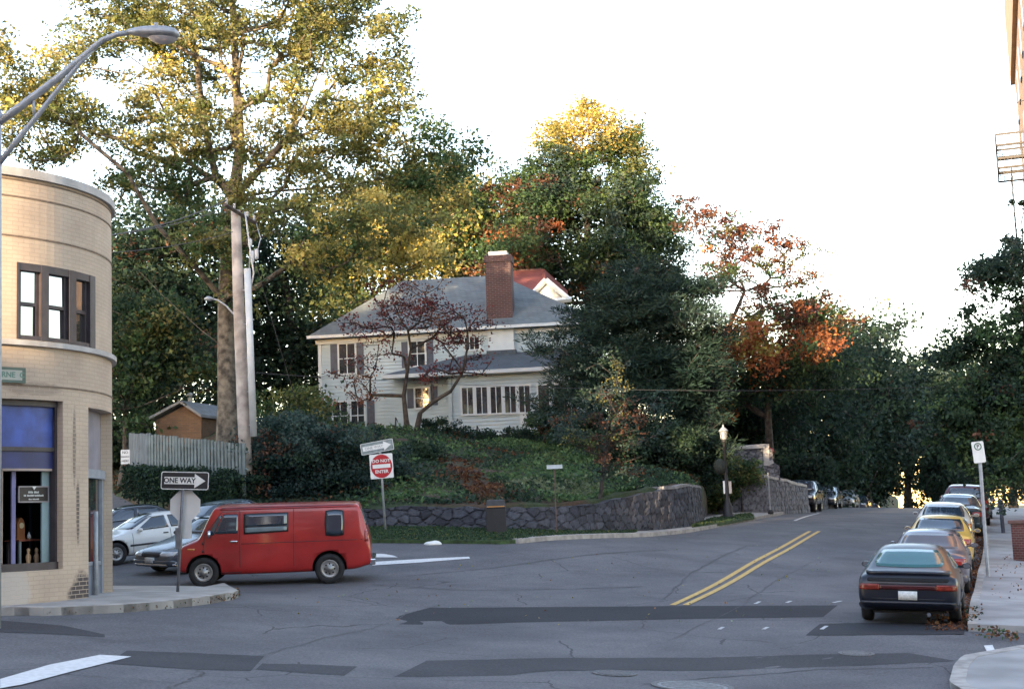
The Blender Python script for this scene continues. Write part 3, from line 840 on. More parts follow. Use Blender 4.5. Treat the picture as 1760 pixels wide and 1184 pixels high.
D = 43.2
b0 = P(663, 914, D)
dn = thing('sign_post', 'thin post on the verge with a red do not enter sign under a faded arrow', 'sign', b0)
MB().tube([Vector((0, 0, -.2)), P(655, 800, D) - b0, P(652, 765, D) - b0], .035, 8).build('post', M['galv'], dn, smooth=True)
TT = R(2.5)
cs = P(656, 801, D) - b0 + Vector((0, -.05, 0))
o1 = tilted(dn, MB().prism(rrect(.70, .74, .03), -.006, .006), 'square_panel', M['white'], cs, TT)
o1.rotation_euler = (0, -TT, 0)
disc = MB().prism([(.325 * math.cos(2 * math.pi * k / 36), .355 * math.sin(2 * math.pi * k / 36)) for k in range(36)], -.011, -.007); disc.build('red_disc', M['red_sign'], o1)
MB().box(-.27, .27, -.015, -.011, -.058, .058).build('bar', M['white'], o1)
lettering('lettering', 'DO NOT', .135, M['white'], o1, (0, -.016, .155), bold=.003)
lettering('lettering', 'ENTER', .135, M['white'], o1, (0, -.016, -.165), bold=.003)
cs = P(648.5, 768, D) - b0 + Vector((0, -.06, 0))
fad = mat('faded_black_enamel', (.2, .24, .24), .6, .25, 8)
o2 = MB().prism(rrect(1.0, .34, .03), -.006, .006).build('arrow_panel', fad, dn, loc=cs); o2.rotation_euler = (0, -R(8.5), 0)
bd = MB(); ro, ri_ = rrect(1.0, .34, .03, 6), rrect(.975, .315, .022, 6); n = len(ro)
bd.add([(x, -.009, z) for x, z in ro] + [(x, -.009, z) for x, z in ri_], [(i, (i + 1) % n, (i + 1) % n + n, i + n) for i in range(n)])
bd.build('border', M['white'], o2)
MB().prism([(-.44, -.07), (.2, -.07), (.2, -.14), (.43, 0), (.2, .14), (.2, .07), (-.44, .07)], -.012, -.007).build('arrow', M['white'], o2)
lettering('lettering', 'ONE WAY', .12, mat('worn_black_letters', (.16, .17, .18), .6), o2, (-.1, -.014, 0), bold=-.001)

# no parking sign at right
D = 35.5
b0 = GP(1699, D, .12)
np_ = thing('sign_post', 'grey post at the right kerb with a white parking sign near the leaves', 'sign', b0)
MB().tube([Vector((0, 0, -.1)), P(1683, 775, D) - b0], .045, 6).build('post', M['galv'], np_)
cs = P(1682, 777, D) - b0 + Vector((-.02, -.06, 0))
o1 = MB().prism(rrect(.30, .53, .03), -.005, .005).build('sign_panel', M['white'], np_, loc=cs); o1.rotation_euler = (0, -R(4), 0)
rg = MB(); ro = [(.095 * math.cos(2 * math.pi * k / 24), .095 * math.sin(2 * math.pi * k / 24) + .14) for k in range(24)]; ri_ = [(x * .72, (z - .14) * .72 + .14) for x, z in ro]
rg.add([(x, -.008, z) for x, z in ro] + [(x, -.008, z) for x, z in ri_], [(i, (i + 1) % 24, (i + 1) % 24 + 24, i + 24) for i in range(24)])
rg.build('ring', mat('green_ring', (.05, .13, .08), .5), o1)
lettering('lettering', 'P', .13, M['black'], o1, (0, -.008, .14), bold=.002)
# low meter-like post behind
b0 = GP(1725, 52, .12)
q = thing('bollard_post', 'short dark blue-grey post on the right sidewalk beyond the parking sign', 'post', b0)
MB().tube([(0, 0, 0), (-.02, 0, .95)], .07, 8).build('post', mat('dark_blue_grey', (.05, .06, .09), .5), q)
MB().lathe([(.12, 0), (.13, .05), (.1, .22), (.04, .28)], 10, 0, Matrix.Translation((-.02, 0, .92))).build('cap', q.children[0].data.materials[0], q)

# brick pier right edge
bp0 = GP(1774, 41, .1)
BR = brick('red_brick', (.16, .05, .045), (.11, .035, .035), (.2, .17, .16))
pr = thing('brick_pier', 'low red brick pier at the right edge of the sidewalk', 'pier', bp0, R(18))
MB().box(-.35, .35, -.35, .35, -.2, 1.08).build('shaft', BR, pr)
MB().box(-.41, .41, -.41, .41, 1.08, 1.18).build('cap', mat('pier_cap', (.16, .09, .08), .8), pr, bevel=.02)

# ---------------------------------------------------------------- utility pole
D = 47.3
b0 = P(425, 868, D)
up = thing('utility_pole', 'weathered tall wooden utility pole with crossarm, white riser pipe and small lamp arm', 'utility pole', b0)
M['pole_wood'] = mat('weathered_pole_wood', (.36, .315, .28), .9, .4, 2, bump=.5, bscale=12)
rl = lambda px, py, d=D: P(px, py, d) - b0
MB().tube([rl(426, 870), rl(418, 700), rl(410, 520), rl(405, 362)], [.215, .205, .185, .16], 14).build('shaft', M['pole_wood'], up, smooth=True)
MB().tube([rl(436, 750, D - .3), rl(425, 462, D - .3)], .115, 10).build('riser_pipe', mat('pale_grey_pipe', (.5, .52, .53), .5, .08, 3), up, smooth=True)
ca0, ca1 = P(386, 352, D - 1.1) - b0, P(440, 384, D + 1.1) - b0
ca = MB(); dv = (ca1 - ca0)
ca.tube([ca0, ca1], .075, 4); CA = ca.build('crossarm', mat('dark_crossarm', (.09, .075, .07), .9, .3, 5), up)
for t_ in (.06, .3, .72, .94):
    p_ = ca0 + dv * t_
    MB().lathe([(.03, .05), (.055, .1), (.035, .14), (.055, .18), (.03, .24)], 8, 0, Matrix.Translation(p_)).build('insulator', M['stone_trim'], CA)
for k in range(5):
    z = 500 + k * 58
    MB().tube([rl(409 + k * 3.2, z), rl(427 + k * 2.2, z - 2, D - .3)], .018, 5).build('standoff', M['galv'], up)
MB().tube([rl(412, 558), rl(402, 540), rl(388, 525), rl(374, 516), rl(366, 514)], .03, 8).build('lamp_arm', M['galv'], up, smooth=True)
lp = MB(); 
lp.lathe([(.03, 0), (.13, .03), (.16, .1), (.05, .17)], 12, 0, Matrix.Translation(rl(359, 518)) ); lp.build('lamp_head', M['galv'], up, smooth=True)
tf = MB()
for dx, dz_, h in ((434, 452, .42), (441, 446, .36), (430, 425, .3)):
    tf.lathe([(.05, 0), (.07, .05), (.07, h - .05), (.03, h)], 8, 0, Matrix.Translation(rl(dx, dz_, D - .25)))
tf.tube([rl(424, 392, D - .3), rl(430, 420, D - .3), rl(428, 470, D - .3)], .018, 5)
tf.tube([rl(440, 383, D + 1), rl(448, 410, D + .2), rl(440, 440, D - .2)], .015, 5)
tf.tube([rl(421, 365), rl(426, 400, D - .3), rl(436, 470, D - .3), rl(430, 500, D - .3)], .03, 6)
tf.build('fuse_cluster', mat('porcelain', (.45, .46, .47), .4), up, smooth=True)
wire_m = mat('cable', (.06, .06, .065), .6)
def wire(name, label, a, b, sag, r_=.012, n=24):
    pts = [a.lerp(b, k / n) - Vector((0, 0, sag * 4 * (k / n) * (1 - k / n))) for k in range(n + 1)]
    c = pts[0]
    o = MB().tube([p - c for p in pts], r_, 5).build(name, wire_m, None, loc=c)
    return tag(o, label, 'cable')
wt = lambda t_: b0 + ca0 + dv * t_ + Vector((0, 0, .2))
wire('overhead_wire', 'thick overhead wire from the near end of the pole crossarm to the left', wt(.06), P(-60, 410, 30), .5, .02)
wire('overhead_wire', 'thin middle overhead wire from the pole crossarm toward the left', wt(.3), P(-60, 400, 33), .5, .014)
wire('overhead_wire', 'lowest overhead wire leaving the wooden pole toward the left', P(403, 398, D), P(-60, 425, 33), .4, .012)
wire('guy_wire', 'guy wire running down from the wooden pole to the shrubs at its right', P(441, 455, D), P(517, 712, 52), .15, .014)
wire('service_cable', 'single cable crossing low in front of the white house toward the right', P(428, 640, D), P(1790, 655, 60), .5, .008, 40)
# ---------------------------------------------------------------- hillside
HC = [(640, 868, 45.4), (760, 866, 45.2), (840, 866, 45.0), (1000, 862, 46), (1100, 842, 49), (1190, 832, 53.5), (1215, 842, 58.5),
      (200, 861, 61), (300, 866, 55), (420, 880, 46), (560, 893, 44.6), (300, 838, 53), (420, 845, 48.5), (560, 850, 47.5), (620, 850, 48),
      (240, 803, 56), (420, 806, 48.5), (393, 762, 58), (300, 760, 63), (553, 752, 77), (700, 749, 74), (985, 752, 73), (1100, 752, 75),
      (700, 815, 53), (900, 790, 60), (1050, 790, 62), (880, 765, 68), (800, 838, 49.5), (1150, 800, 63),
      (1235, 872, 64), (1300, 850, 72), (1400, 860, 88), (1450, 860, 112), (1200, 790, 75), (1350, 800, 90)]
hp_ = [tuple(P(*c)) for c in HC] + [(-40, 75, EYE + 4.5), (-35, 100, EYE + 6), (0, 100, EYE + 6), (10, 130, EYE + 6), (-35, 150, EYE + 7), (30, 150, EYE + 3), (0, 160, EYE + 7)]
hf = tps(hp_)
def hz(X, Y): return hf(np.clip(X, -45, 45), np.clip(Y, 40, 165))
def h(x, y): return float(hz(x, y))
def HR(px, py):
    lo = hi = 38.0
    while hi < 160:
        p = P(px, py, hi)
        if p.z < h(p.x, p.y): break
        hi += .25
    return P(px, py, hi)
Bp = [Vector((-62, 88, 0)), Vector((-40, 75, 0)), GP(150, 64), GP(200, 60.5), GP(300, 54.5), GP(420, 45.6), GP(560, 44.3), GP(640, 45.0), GP(760, 44.8), GP(840, 44.6), GP(1000, 45.6),
      GP(1100, 48.6), GP(1190, 53.0), GP(1210, 57.5), GP(1219, 69), GP(1256, 72), GP(1330, 76)]
k0 = Bp[-1]
Bp += [k0 + Vector((.335 * k, k, 0)) for k in (10, 22, 36, 50, 70, 95)]
Dp = [(-.5, .87), (-.45, .89), (-.35, .93), (-.3, .95), (-.25, .97), (-.15, .99), (-.05, 1), (0, 1), (0, 1), (0, 1), (-.05, 1), (-.1, .99), (-.2, .97), (-.3, .93), (-.35, .9), (-.45, .85), (-.55, .8)] + [(-.6, .75)] * 6
def lerp_list(vals, d, t):
    i = 0
    while i < len(d) - 2 and d[i + 1] < t: i += 1
    u = min(1, max(0, (t - d[i]) / max(1e-9, d[i + 1] - d[i])))
    return vals[i] * (1 - u) + vals[i + 1] * u
flat = [Vector((p.x, p.y, 0)) for p in Bp]
cum = [0]
for a, b in zip(flat, flat[1:]): cum.append(cum[-1] + (b - a).length)
NU = 260
vv = np.concatenate([np.arange(0, 6, .4), np.arange(6, 30, 1.0), np.arange(30, 100, 5.0)])
mb = MB(); 
noise_r = np.random.default_rng(5).normal(0, .05, (NU, len(vv)))
for i in range(NU):
    t = cum[-1] * i / (NU - 1)
    b = lerp_list(flat, cum, t); d_ = lerp_list([Vector((*a, 0)) for a in Dp], cum, t).normalized()
    for j, v in enumerate(vv):
        p = b + d_ * v
        edge = v < 0.1 and (p.x < P(600, 880, 45).x)
        if j == 0: mb.v.append((p.x, p.y, g(p.x, p.y) - .2))
        mb.v.append((p.x, p.y, (g(p.x, p.y) - .05 if edge else h(p.x, p.y) + noise_r[i, j])))
nv = len(vv) + 1
for i in range(NU - 1):
    for j in range(nv - 1):
        mb.f.append((i * nv + j, i * nv + j + 1, (i + 1) * nv + j + 1, (i + 1) * nv + j)); mb.m.append(0)
hm_ = bpy.data.materials.new('hillside_soil'); hm_.use_nodes = True
nt = hm_.node_tree; bs = nt.nodes['Principled BSDF']
tc = nn(nt, 'ShaderNodeTexCoord'); n1 = nn(nt, 'ShaderNodeTexNoise', Scale=.45, Detail=6.0); n2 = nn(nt, 'ShaderNodeTexNoise', Scale=7.0, Detail=8.0, Roughness=.7)
for n_ in (n1, n2): nt.links.new(tc.outputs['Object'], n_.inputs['Vector'])
ra = nn(nt, 'ShaderNodeValToRGB'); nt.links.new(n1.outputs['Fac'], ra.inputs[0])
ra.color_ramp.elements[0].position = .42; ra.color_ramp.elements[0].color = (.028, .05, .02, 1); ra.color_ramp.elements[1].position = .6; ra.color_ramp.elements[1].color = (.055, .036, .024, 1)
rb = nn(nt, 'ShaderNodeValToRGB'); nt.links.new(n2.outputs['Fac'], rb.inputs[0])
rb.color_ramp.elements[0].position = .3; rb.color_ramp.elements[0].color = (.4, .4, .4, 1); rb.color_ramp.elements[1].position = .7; rb.color_ramp.elements[1].color = (1.5, 1.4, 1.2, 1)
nt.links.new(mixc(nt, 1.0, ra.outputs[0], rb.outputs[0], 'MULTIPLY'), bs.inputs['Base Color']); bs.inputs['Roughness'].default_value = .95
bp_n = nn(nt, 'ShaderNodeBump', Strength=.8, Distance=.06); nt.links.new(n2.outputs['Fac'], bp_n.inputs['Height']); nt.links.new(bp_n.outputs[0], bs.inputs['Normal'])
tag(mb.build('hillside', hm_, smooth=True), kind='structure')

# ---------------------------------------------------------------- rubble stone walls
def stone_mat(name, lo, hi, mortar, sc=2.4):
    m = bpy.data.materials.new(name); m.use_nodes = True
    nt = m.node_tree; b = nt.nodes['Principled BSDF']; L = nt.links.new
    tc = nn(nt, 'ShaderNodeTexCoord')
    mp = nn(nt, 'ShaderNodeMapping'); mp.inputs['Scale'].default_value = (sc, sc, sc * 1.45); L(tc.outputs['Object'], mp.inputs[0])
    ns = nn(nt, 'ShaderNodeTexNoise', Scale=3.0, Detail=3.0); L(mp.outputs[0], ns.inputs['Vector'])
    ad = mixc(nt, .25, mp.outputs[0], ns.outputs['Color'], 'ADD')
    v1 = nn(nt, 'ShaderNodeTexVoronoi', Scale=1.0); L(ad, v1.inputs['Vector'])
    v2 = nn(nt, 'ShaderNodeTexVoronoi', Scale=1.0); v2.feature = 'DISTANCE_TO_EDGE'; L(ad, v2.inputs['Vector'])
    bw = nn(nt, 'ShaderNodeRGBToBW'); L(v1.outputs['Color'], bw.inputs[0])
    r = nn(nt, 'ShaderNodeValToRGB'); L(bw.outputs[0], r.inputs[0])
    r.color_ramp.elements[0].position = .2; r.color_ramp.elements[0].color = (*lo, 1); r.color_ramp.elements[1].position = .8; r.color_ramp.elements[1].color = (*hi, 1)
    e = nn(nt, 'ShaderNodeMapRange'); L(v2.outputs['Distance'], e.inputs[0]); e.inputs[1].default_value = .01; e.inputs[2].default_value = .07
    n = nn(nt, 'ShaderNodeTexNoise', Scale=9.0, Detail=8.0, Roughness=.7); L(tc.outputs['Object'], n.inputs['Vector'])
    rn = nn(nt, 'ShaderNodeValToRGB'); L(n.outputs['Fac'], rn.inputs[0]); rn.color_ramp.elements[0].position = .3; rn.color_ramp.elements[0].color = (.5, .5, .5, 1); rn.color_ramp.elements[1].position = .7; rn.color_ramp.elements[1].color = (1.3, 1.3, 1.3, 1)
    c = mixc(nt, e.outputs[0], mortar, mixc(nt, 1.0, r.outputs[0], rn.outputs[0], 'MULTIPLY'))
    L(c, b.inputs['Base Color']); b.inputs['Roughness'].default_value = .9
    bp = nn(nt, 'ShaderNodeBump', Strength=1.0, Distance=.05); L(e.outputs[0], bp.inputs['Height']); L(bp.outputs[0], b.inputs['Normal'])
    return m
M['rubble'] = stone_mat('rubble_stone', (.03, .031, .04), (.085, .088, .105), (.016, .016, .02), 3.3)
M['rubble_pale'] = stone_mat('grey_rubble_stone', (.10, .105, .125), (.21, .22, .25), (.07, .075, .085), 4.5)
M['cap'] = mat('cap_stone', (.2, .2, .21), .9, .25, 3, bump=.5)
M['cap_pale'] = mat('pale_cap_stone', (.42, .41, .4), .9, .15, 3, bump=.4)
M['stones'] = bpy.data.materials.new('laid_rubble_stone'); M['stones'].use_nodes = True
nt = M['stones'].node_tree; b_n = nt.nodes['Principled BSDF']; b_n.inputs['Roughness'].default_value = .9
a_n = nn(nt, 'ShaderNodeAttribute', attribute_name='Col'); t_n = nn(nt, 'ShaderNodeTexCoord'); s_n = nn(nt, 'ShaderNodeTexNoise', Scale=7.0, Detail=8.0, Roughness=.7)
nt.links.new(t_n.outputs['Object'], s_n.inputs['Vector']); r_n = nn(nt, 'ShaderNodeValToRGB'); nt.links.new(s_n.outputs['Fac'], r_n.inputs[0])
r_n.color_ramp.elements[0].position = .3; r_n.color_ramp.elements[0].color = (.5, .5, .5, 1); r_n.color_ramp.elements[1].position = .7; r_n.color_ramp.elements[1].color = (1.4, 1.4, 1.4, 1)
nt.links.new(mixc(nt, 1.0, a_n.outputs['Color'], r_n.outputs[0], 'MULTIPLY'), b_n.inputs['Base Color'])
def stone_wall(name, label, spec, thick, capspec=None, material=None, cap_mat=None, N=90, cap_h=.1, jit=.03, tones=None):
    """spec: (px, depth, top py) along the wall"""
    bot = [GP(s[0], s[1]) for s in spec]; tops = [P(s[0], s[2], s[1]).z for s in spec]
    pts = resample([Vector((p.x, p.y, t)) for p, t in zip(bot, tops)], N)
    o = thing(name, label, 'stone wall', (pts[0].x, pts[0].y, g(pts[0].x, pts[0].y)))
    c = o.location; r_ = random.Random(3)
    rows = []; M_STEP = .05
    fine = resample(pts, int(sum((b - a).length for a, b in zip(pts, pts[1:])) / M_STEP)); NF = len(fine)
    rr = np.random.default_rng(len(name)); CW, CHh = .40, .23
    sx = np.arange(-2, int(NF * M_STEP / CW) + 4); sz = np.arange(-3, 16)
    gx, gzz = np.meshgrid(sx, sz); gx = (gx + .5 * (gzz % 2)) * CW + rr.uniform(-.15, .15, gx.shape); gzz = gzz * CHh + rr.uniform(-.07, .07, gzz.shape)
    seeds = np.stack([gx.ravel(), gzz.ravel() * 1.45], 1); tone = rr.uniform(0, 1, len(seeds)); prot = rr.uniform(.3, 1.0, len(seeds))
    NZ = 26; VV = []; CC = []
    lo_, hi_, mo_ = (np.array(c_) for c_ in (tones or ((.024, .026, .036), (.075, .08, .1), (.009, .009, .012))))
    topj = np.interp(np.arange(NF), np.linspace(0, NF - 1, NF // 8 + 2), rr.uniform(-jit, jit, NF // 8 + 2))
    for i, p in enumerate(fine):
        t = fine[min(i + 1, NF - 1)] - fine[max(i - 1, 0)]; t.z = 0; t.normalize(); nrm = Vector((-t.y, t.x, 0))
        zb = g(p.x, p.y) - .15; tz = p.z + topj[i]; near = seeds[np.abs(seeds[:, 0] - i * M_STEP) < 1.2]; sel = np.where(np.abs(seeds[:, 0] - i * M_STEP) < 1.2)[0]
        for j in range(NZ + 1):
            z = zb + (tz - zb) * j / NZ; dd_ = np.hypot(near[:, 0] - i * M_STEP, near[:, 1] - (z - zb) * 1.45); o2 = np.argsort(dd_)[:2]
            e_ = min(1, max(0, (dd_[o2[1]] - dd_[o2[0]]) / .07)); k_ = sel[o2[0]]
            q = p + nrm * (.10 * j / NZ - .075 * prot[k_] * e_ * (2 - e_) * .9 + rr.uniform(-.006, .006)); VV.append((q.x - c.x, q.y - c.y, z - c.z)); CC.append((lo_ * (1 - tone[k_]) + hi_ * tone[k_]) * e_ + mo_ * (1 - e_))
        for off_, z in ((thick, tz), (thick, zb)): VV.append((p.x + nrm.x * off_ - c.x, p.y + nrm.y * off_ - c.y, z - c.z)); CC.append(lo_ * .7 + hi_ * .3)
    K = NZ + 3; FF = [(i * K + j, (i + 1) * K + j, (i + 1) * K + j + 1, i * K + j + 1) for i in range(NF - 1) for j in range(K - 1)] + [tuple(range(K)), tuple((NF - 1) * K + j for j in range(K))]
    me = bpy.data.meshes.new('masonry'); me.from_pydata(VV, [], FF); ca = me.color_attributes.new('Col', 'FLOAT_COLOR', 'POINT')
    ca.data.foreach_set('color', np.hstack([np.array(CC), np.ones((len(CC), 1))]).astype(np.float32).ravel()); me.materials.append(M['stones'])
    mo = bpy.data.objects.new('masonry', me); COL.objects.link(mo); mo.parent = o
    mb = MB(); nz = 7
    for i, p in enumerate(pts):
        t = pts[min(i + 1, N - 1)] - pts[max(i - 1, 0)]; t.z = 0; t.normalize(); nrm = Vector((-t.y, t.x, 0))
        zb = g(p.x, p.y) - .25; row = []
        tz = p.z + r_.uniform(-jit, jit)
        for j in range(nz + 1):
            q = p + nrm * (j / nz * .12 + r_.uniform(-.025, .025)); row.append(Vector((q.x, q.y, zb + (tz - zb) * j / nz)))
        row.append(Vector((p.x + nrm.x * thick, p.y + nrm.y * thick, tz)))
        row.append(Vector((p.x + nrm.x * thick, p.y + nrm.y * thick, zb)))
        rows.append(row); mb.v += [tuple(q - c) for q in row]
    k = nz + 3
    for i in range(N - 1):
        for j in range(k - 1):
            mb.f.append((i * k + j, (i + 1) * k + j, (i + 1) * k + j + 1, i * k + j + 1)); mb.m.append(0)
    mb.f.append(tuple(range(k))); mb.m.append(0); mb.f.append(tuple((N - 1) * k + j for j in range(k))); mb.m.append(0)
    if capspec:
        cb = MB(); i0, i1 = int(capspec[0] * (N - 1)), int(capspec[1] * (N - 1)); i = i0
        while i < i1:
            j = min(i1, i + r_.choice((2, 3, 3, 4)))
            a, b = rows[i][nz], rows[j][nz]; t = (b - a); t.z = 0; t.normalize(); nr = Vector((-t.y, t.x, 0))
            a2 = a + t * .015; b2 = b - t * .015; z = r_.uniform(-.01, .02)
            vs_ = []
            for q in (a2, b2):
                for off in (-.07, thick + .02):
                    for dz_ in (.005, cap_h + z): vs_.append(q + nr * off + Vector((0, 0, dz_)) - c)
            cb.add(vs_, [(0, 1, 3, 2), (4, 6, 7, 5), (0, 4, 5, 1), (2, 3, 7, 6), (0, 2, 6, 4), (1, 5, 7, 3)])
            i = j
        cb.build('coping', cap_mat or M['cap'], o)
    return o
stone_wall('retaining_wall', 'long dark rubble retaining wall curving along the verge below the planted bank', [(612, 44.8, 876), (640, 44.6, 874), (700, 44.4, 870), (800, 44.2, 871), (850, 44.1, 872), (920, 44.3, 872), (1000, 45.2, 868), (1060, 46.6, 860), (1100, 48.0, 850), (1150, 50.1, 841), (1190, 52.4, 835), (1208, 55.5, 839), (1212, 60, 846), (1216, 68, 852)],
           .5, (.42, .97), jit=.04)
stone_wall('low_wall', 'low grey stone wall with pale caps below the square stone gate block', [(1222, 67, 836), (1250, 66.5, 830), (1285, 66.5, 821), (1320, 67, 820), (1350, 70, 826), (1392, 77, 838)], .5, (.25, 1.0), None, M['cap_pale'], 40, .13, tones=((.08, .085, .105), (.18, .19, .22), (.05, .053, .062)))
k1 = GP(1392, 77.5)
# far roadside wall running up the hill
stone_wall('roadside_wall', 'low dark roadside wall behind the row of cars parked up the hill', [(1396, 78, 842), (1440, 95, 850), (1475, 118, 855)], .5, None, M['rubble'], None, 30)
# square gate block
D = 69.5
gb = thing('gate_block', 'square block of grey rubble stone with a pale stepped cap beside the entrance', 'gate pier', P(1292, 835, D))
c = gb.location
def px_poly(pp, D, c): return [((P(x, y, D) - c).x, (P(x, y, D) - c).z) for x, y in pp]
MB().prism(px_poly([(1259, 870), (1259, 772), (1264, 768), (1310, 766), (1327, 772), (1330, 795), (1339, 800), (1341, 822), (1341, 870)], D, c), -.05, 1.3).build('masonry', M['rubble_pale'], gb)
MB().prism(px_poly([(1251, 778), (1256, 767), (1312, 763), (1316, 763), (1316, 770), (1262, 773), (1258, 783)], D, c), -.15, 1.4).build('cap', M['cap_pale'], gb, bevel=.02)
MB().prism(px_poly([(1311, 764), (1321, 763), (1322, 800), (1312, 800)], D, c), -.14, .1).build('edge_stone', M['cap_pale'], gb)
MB().prism(px_poly([(1320, 792), (1327, 790), (1329, 796), (1322, 799)], D, c), -.12, .3).build('step_stone', M['cap_pale'], gb)
rd_ = P(1325, 776, D + .5)
o = tag(MB().lathe([(.03, -.18), (.13, -.12), (.17, 0), (.13, .12), (.03, .18)], 12).build('flower_clump', mat('red_bloom', (.35, .04, .03), .8, .4, 12), None, smooth=True, loc=rd_), 'small red flower clump beside the cap of the gate block', 'flowers')

# ---------------------------------------------------------------- white house
A = P(553, 750, 76.5); Bq = P(990, 750, 74.8)
hx = Vector((Bq.x - A.x, Bq.y - A.y, 0)).normalized(); hy = Vector((-hx.y, hx.x, 0))
HZ = A.z - .4
hrz = math.atan2(hx.y, hx.x)
house = thing('white_house', 'two storey white clapboard house with a grey hipped roof on the bank', 'house', (A.x, A.y, HZ), hrz)
HO = Vector((A.x, A.y, HZ))
def HL(px, py, yo=0.0):
    """local (x, z) where the sight line meets the house plane local y = yo"""
    a = Vector((0, 0, EYE)); d_ = P(px, py, 50) - a
    o_ = HO + hy * yo
    t = (o_ - a).dot(hy) / d_.dot(hy); q = a + d_ * t - HO
    return q.dot(hx), q.z
M['clap'] = mat('white_clapboard', (.40, .49, .53), .7, .05, 1.5)
M['trim'] = mat('white_trim', (.53, .58, .6), .6, .04, 3)
M['shutter'] = mat('blue_grey_shutter', (.06, .075, .11), .6, .15, 5)
def shingle(name, col):
    m = brick(name, col, tuple(x * .8 for x in col), tuple(x * .6 for x in col), .3, .14, .012, bump=.3)
    return m
M['shingle'] = shingle('grey_shingles', (.14, .17, .185))
M['shingle2'] = shingle('blue_grey_shingles', (.085, .105, .125))
def clap(mb, x0, x1, z0, z1, y, step=.19, M_=None):
    z = z0
    while z < z1 - 1e-3:
        zt_ = min(z1, z + step)
        vs_ = [Vector(p) for p in ((x0, y - .05, z), (x1, y - .05, z), (x1, y - .003, zt_), (x0, y - .003, zt_), (x0, y, z), (x1, y, z))]
        if M_ is not None: vs_ = [M_ @ v for v in vs_]
        mb.add(vs_, [(0, 1, 2, 3), (4, 5, 1, 0)]); z = zt_
    return mb
xL = 0.0
x_, zE = HL(553, 577)
xR = HL(1015, 560)[0]
zE = (HL(600, 574)[1] + HL(950, 558)[1]) / 2
wm = MB(); clap(wm, xL, xR, -.5, zE, 0)
wm.box(xL, xR, 0.0, 10.0, -1, zE)
wm.build('wall', M['clap'], house)
for x in (xL, xR): MB().box(x - .09, x + .09, -.07, .1, -.5, zE).build('corner_board', M['trim'], house)
# hip roof
ov = .5
r1 = HL(690, 478, 4.7); r2 = HL(858, 476, 4.7)
rz = (r1[1] + r2[1]) / 2
rm = MB(); e = [(xL - ov, -ov, zE), (xR + ov, -ov, zE), (xR + ov, 10 + ov, zE), (xL - ov, 10 + ov, zE)]
rg_ = [(r1[0], 4.9, rz), (r2[0], 4.9, rz)]
vs_ = e + rg_ + [(a, b, c_ - .12) for a, b, c_ in e]
rm.add(vs_, [(0, 1, 5, 4), (1, 2, 5), (2, 3, 4, 5), (3, 0, 4), (0, 6, 7, 1), (1, 7, 8, 2), (2, 8, 9, 3), (3, 9, 6, 0), (6, 9, 8, 7)])
RO = rm.build('roof', M['shingle'], house)
gt = MB().box(xL - ov - .06, xR + ov + .06, -ov - .1, -ov + .02, zE - .17, zE - .01); gt.box(xL - .2, xR + .2, -.12, -.02, zE - .45, zE - .18); gt.build('eave_trim', M['trim'], house)
def px_box(parent, name, material, x0, x1, y0, y1, yo, dep, bevel=0):
    a = HL(x0, y0, yo); b = HL(x1, y1, yo)
    return MB().box(a[0], b[0], yo, yo + dep, b[1], a[1]).build(name, material, parent, bevel=bevel)
BRK = brick('chimney_brick', (.08, .035, .036), (.055, .028, .03), (.12, .10, .1), .3, .1, .014)
ca_, cb_ = HL(833, 440, .2), HL(881, 552, .2)
CH = MB().box(ca_[0], cb_[0], .2, 1.3, cb_[1] - .6, ca_[1]).box(ca_[0] - .05, cb_[0] + .05, .15, 1.35, ca_[1] - .35, ca_[1] + .0).build('chimney', BRK, house)
ct, cd = HL(839, 433, .35), HL(871, 443, .35)
MB().box(ct[0], cd[0], .35, 1.15, cd[1] - .1, ct[1]).build('flue_cap', mat('bright_metal_cap', (.75, .75, .74), .5, .05, 3), CH)
px_box(house, 'chimney_chase', M['trim'], 838, 884, 561, 606, -.25, .25)
px_box(house, 'chase_ledge', M['shingle2'], 836, 887, 603, 609, -.35, .4)
# windows: frame > pane, sash bars; shutters are parts of the house
def h_window(x0, x1, y0, y1, yo, cols=2, rows=2):
    a = HL(x0, y0, yo); b = HL(x1, y1, yo); X0, X1, Z0, Z1 = a[0], b[0], b[1], a[1]
    f = MB(); w = .09; yy = yo - .09
    f.box(X0 - w, X1 + w, yy, yo, Z1, Z1 + w).box(X0 - w, X1 + w, yy - .03, yo, Z0 - w, Z0).box(X0 - w, X0, yy, yo, Z0, Z1).box(X1, X1 + w, yy, yo, Z0, Z1)
    F = f.build('window', M['trim'], house)
    MB().box(X0, X1, yo - .05, yo - .04, Z0, Z1).build('pane', M['glass_house'], F)
    s = MB()
    for k in range(1, cols): x = X0 + (X1 - X0) * k / cols; s.box(x - .022, x + .022, yo - .07, yo - .052, Z0, Z1)
    for k in range(1, rows): z = Z0 + (Z1 - Z0) * k / rows; s.box(X0, X1, yo - .068, yo - .052, z - .025, z + .025)
    if s.v: s.build('sash_bars', M['trim'], F)
    return F
M['glass_house'] = mat('house_glass', (.03, .035, .04), .03, .2, 2, ior=1.7, spec=.8)
def shut(x0, x1, y0, y1, yo=0.0):
    a = HL(x0, y0, yo); b = HL(x1, y1, yo); s = MB()
    X0, X1, Z0, Z1 = a[0], b[0], b[1], a[1]
    s.box(X0, X1, yo - .075, yo - .035, Z0, Z1)
    z = Z0 + .06
    while z < Z1 - .08: s.box(X0 + .05, X1 - .05, yo - .09, yo - .076, z, z + .035); z += .075
    s.build('shutter', M['shutter'], house)
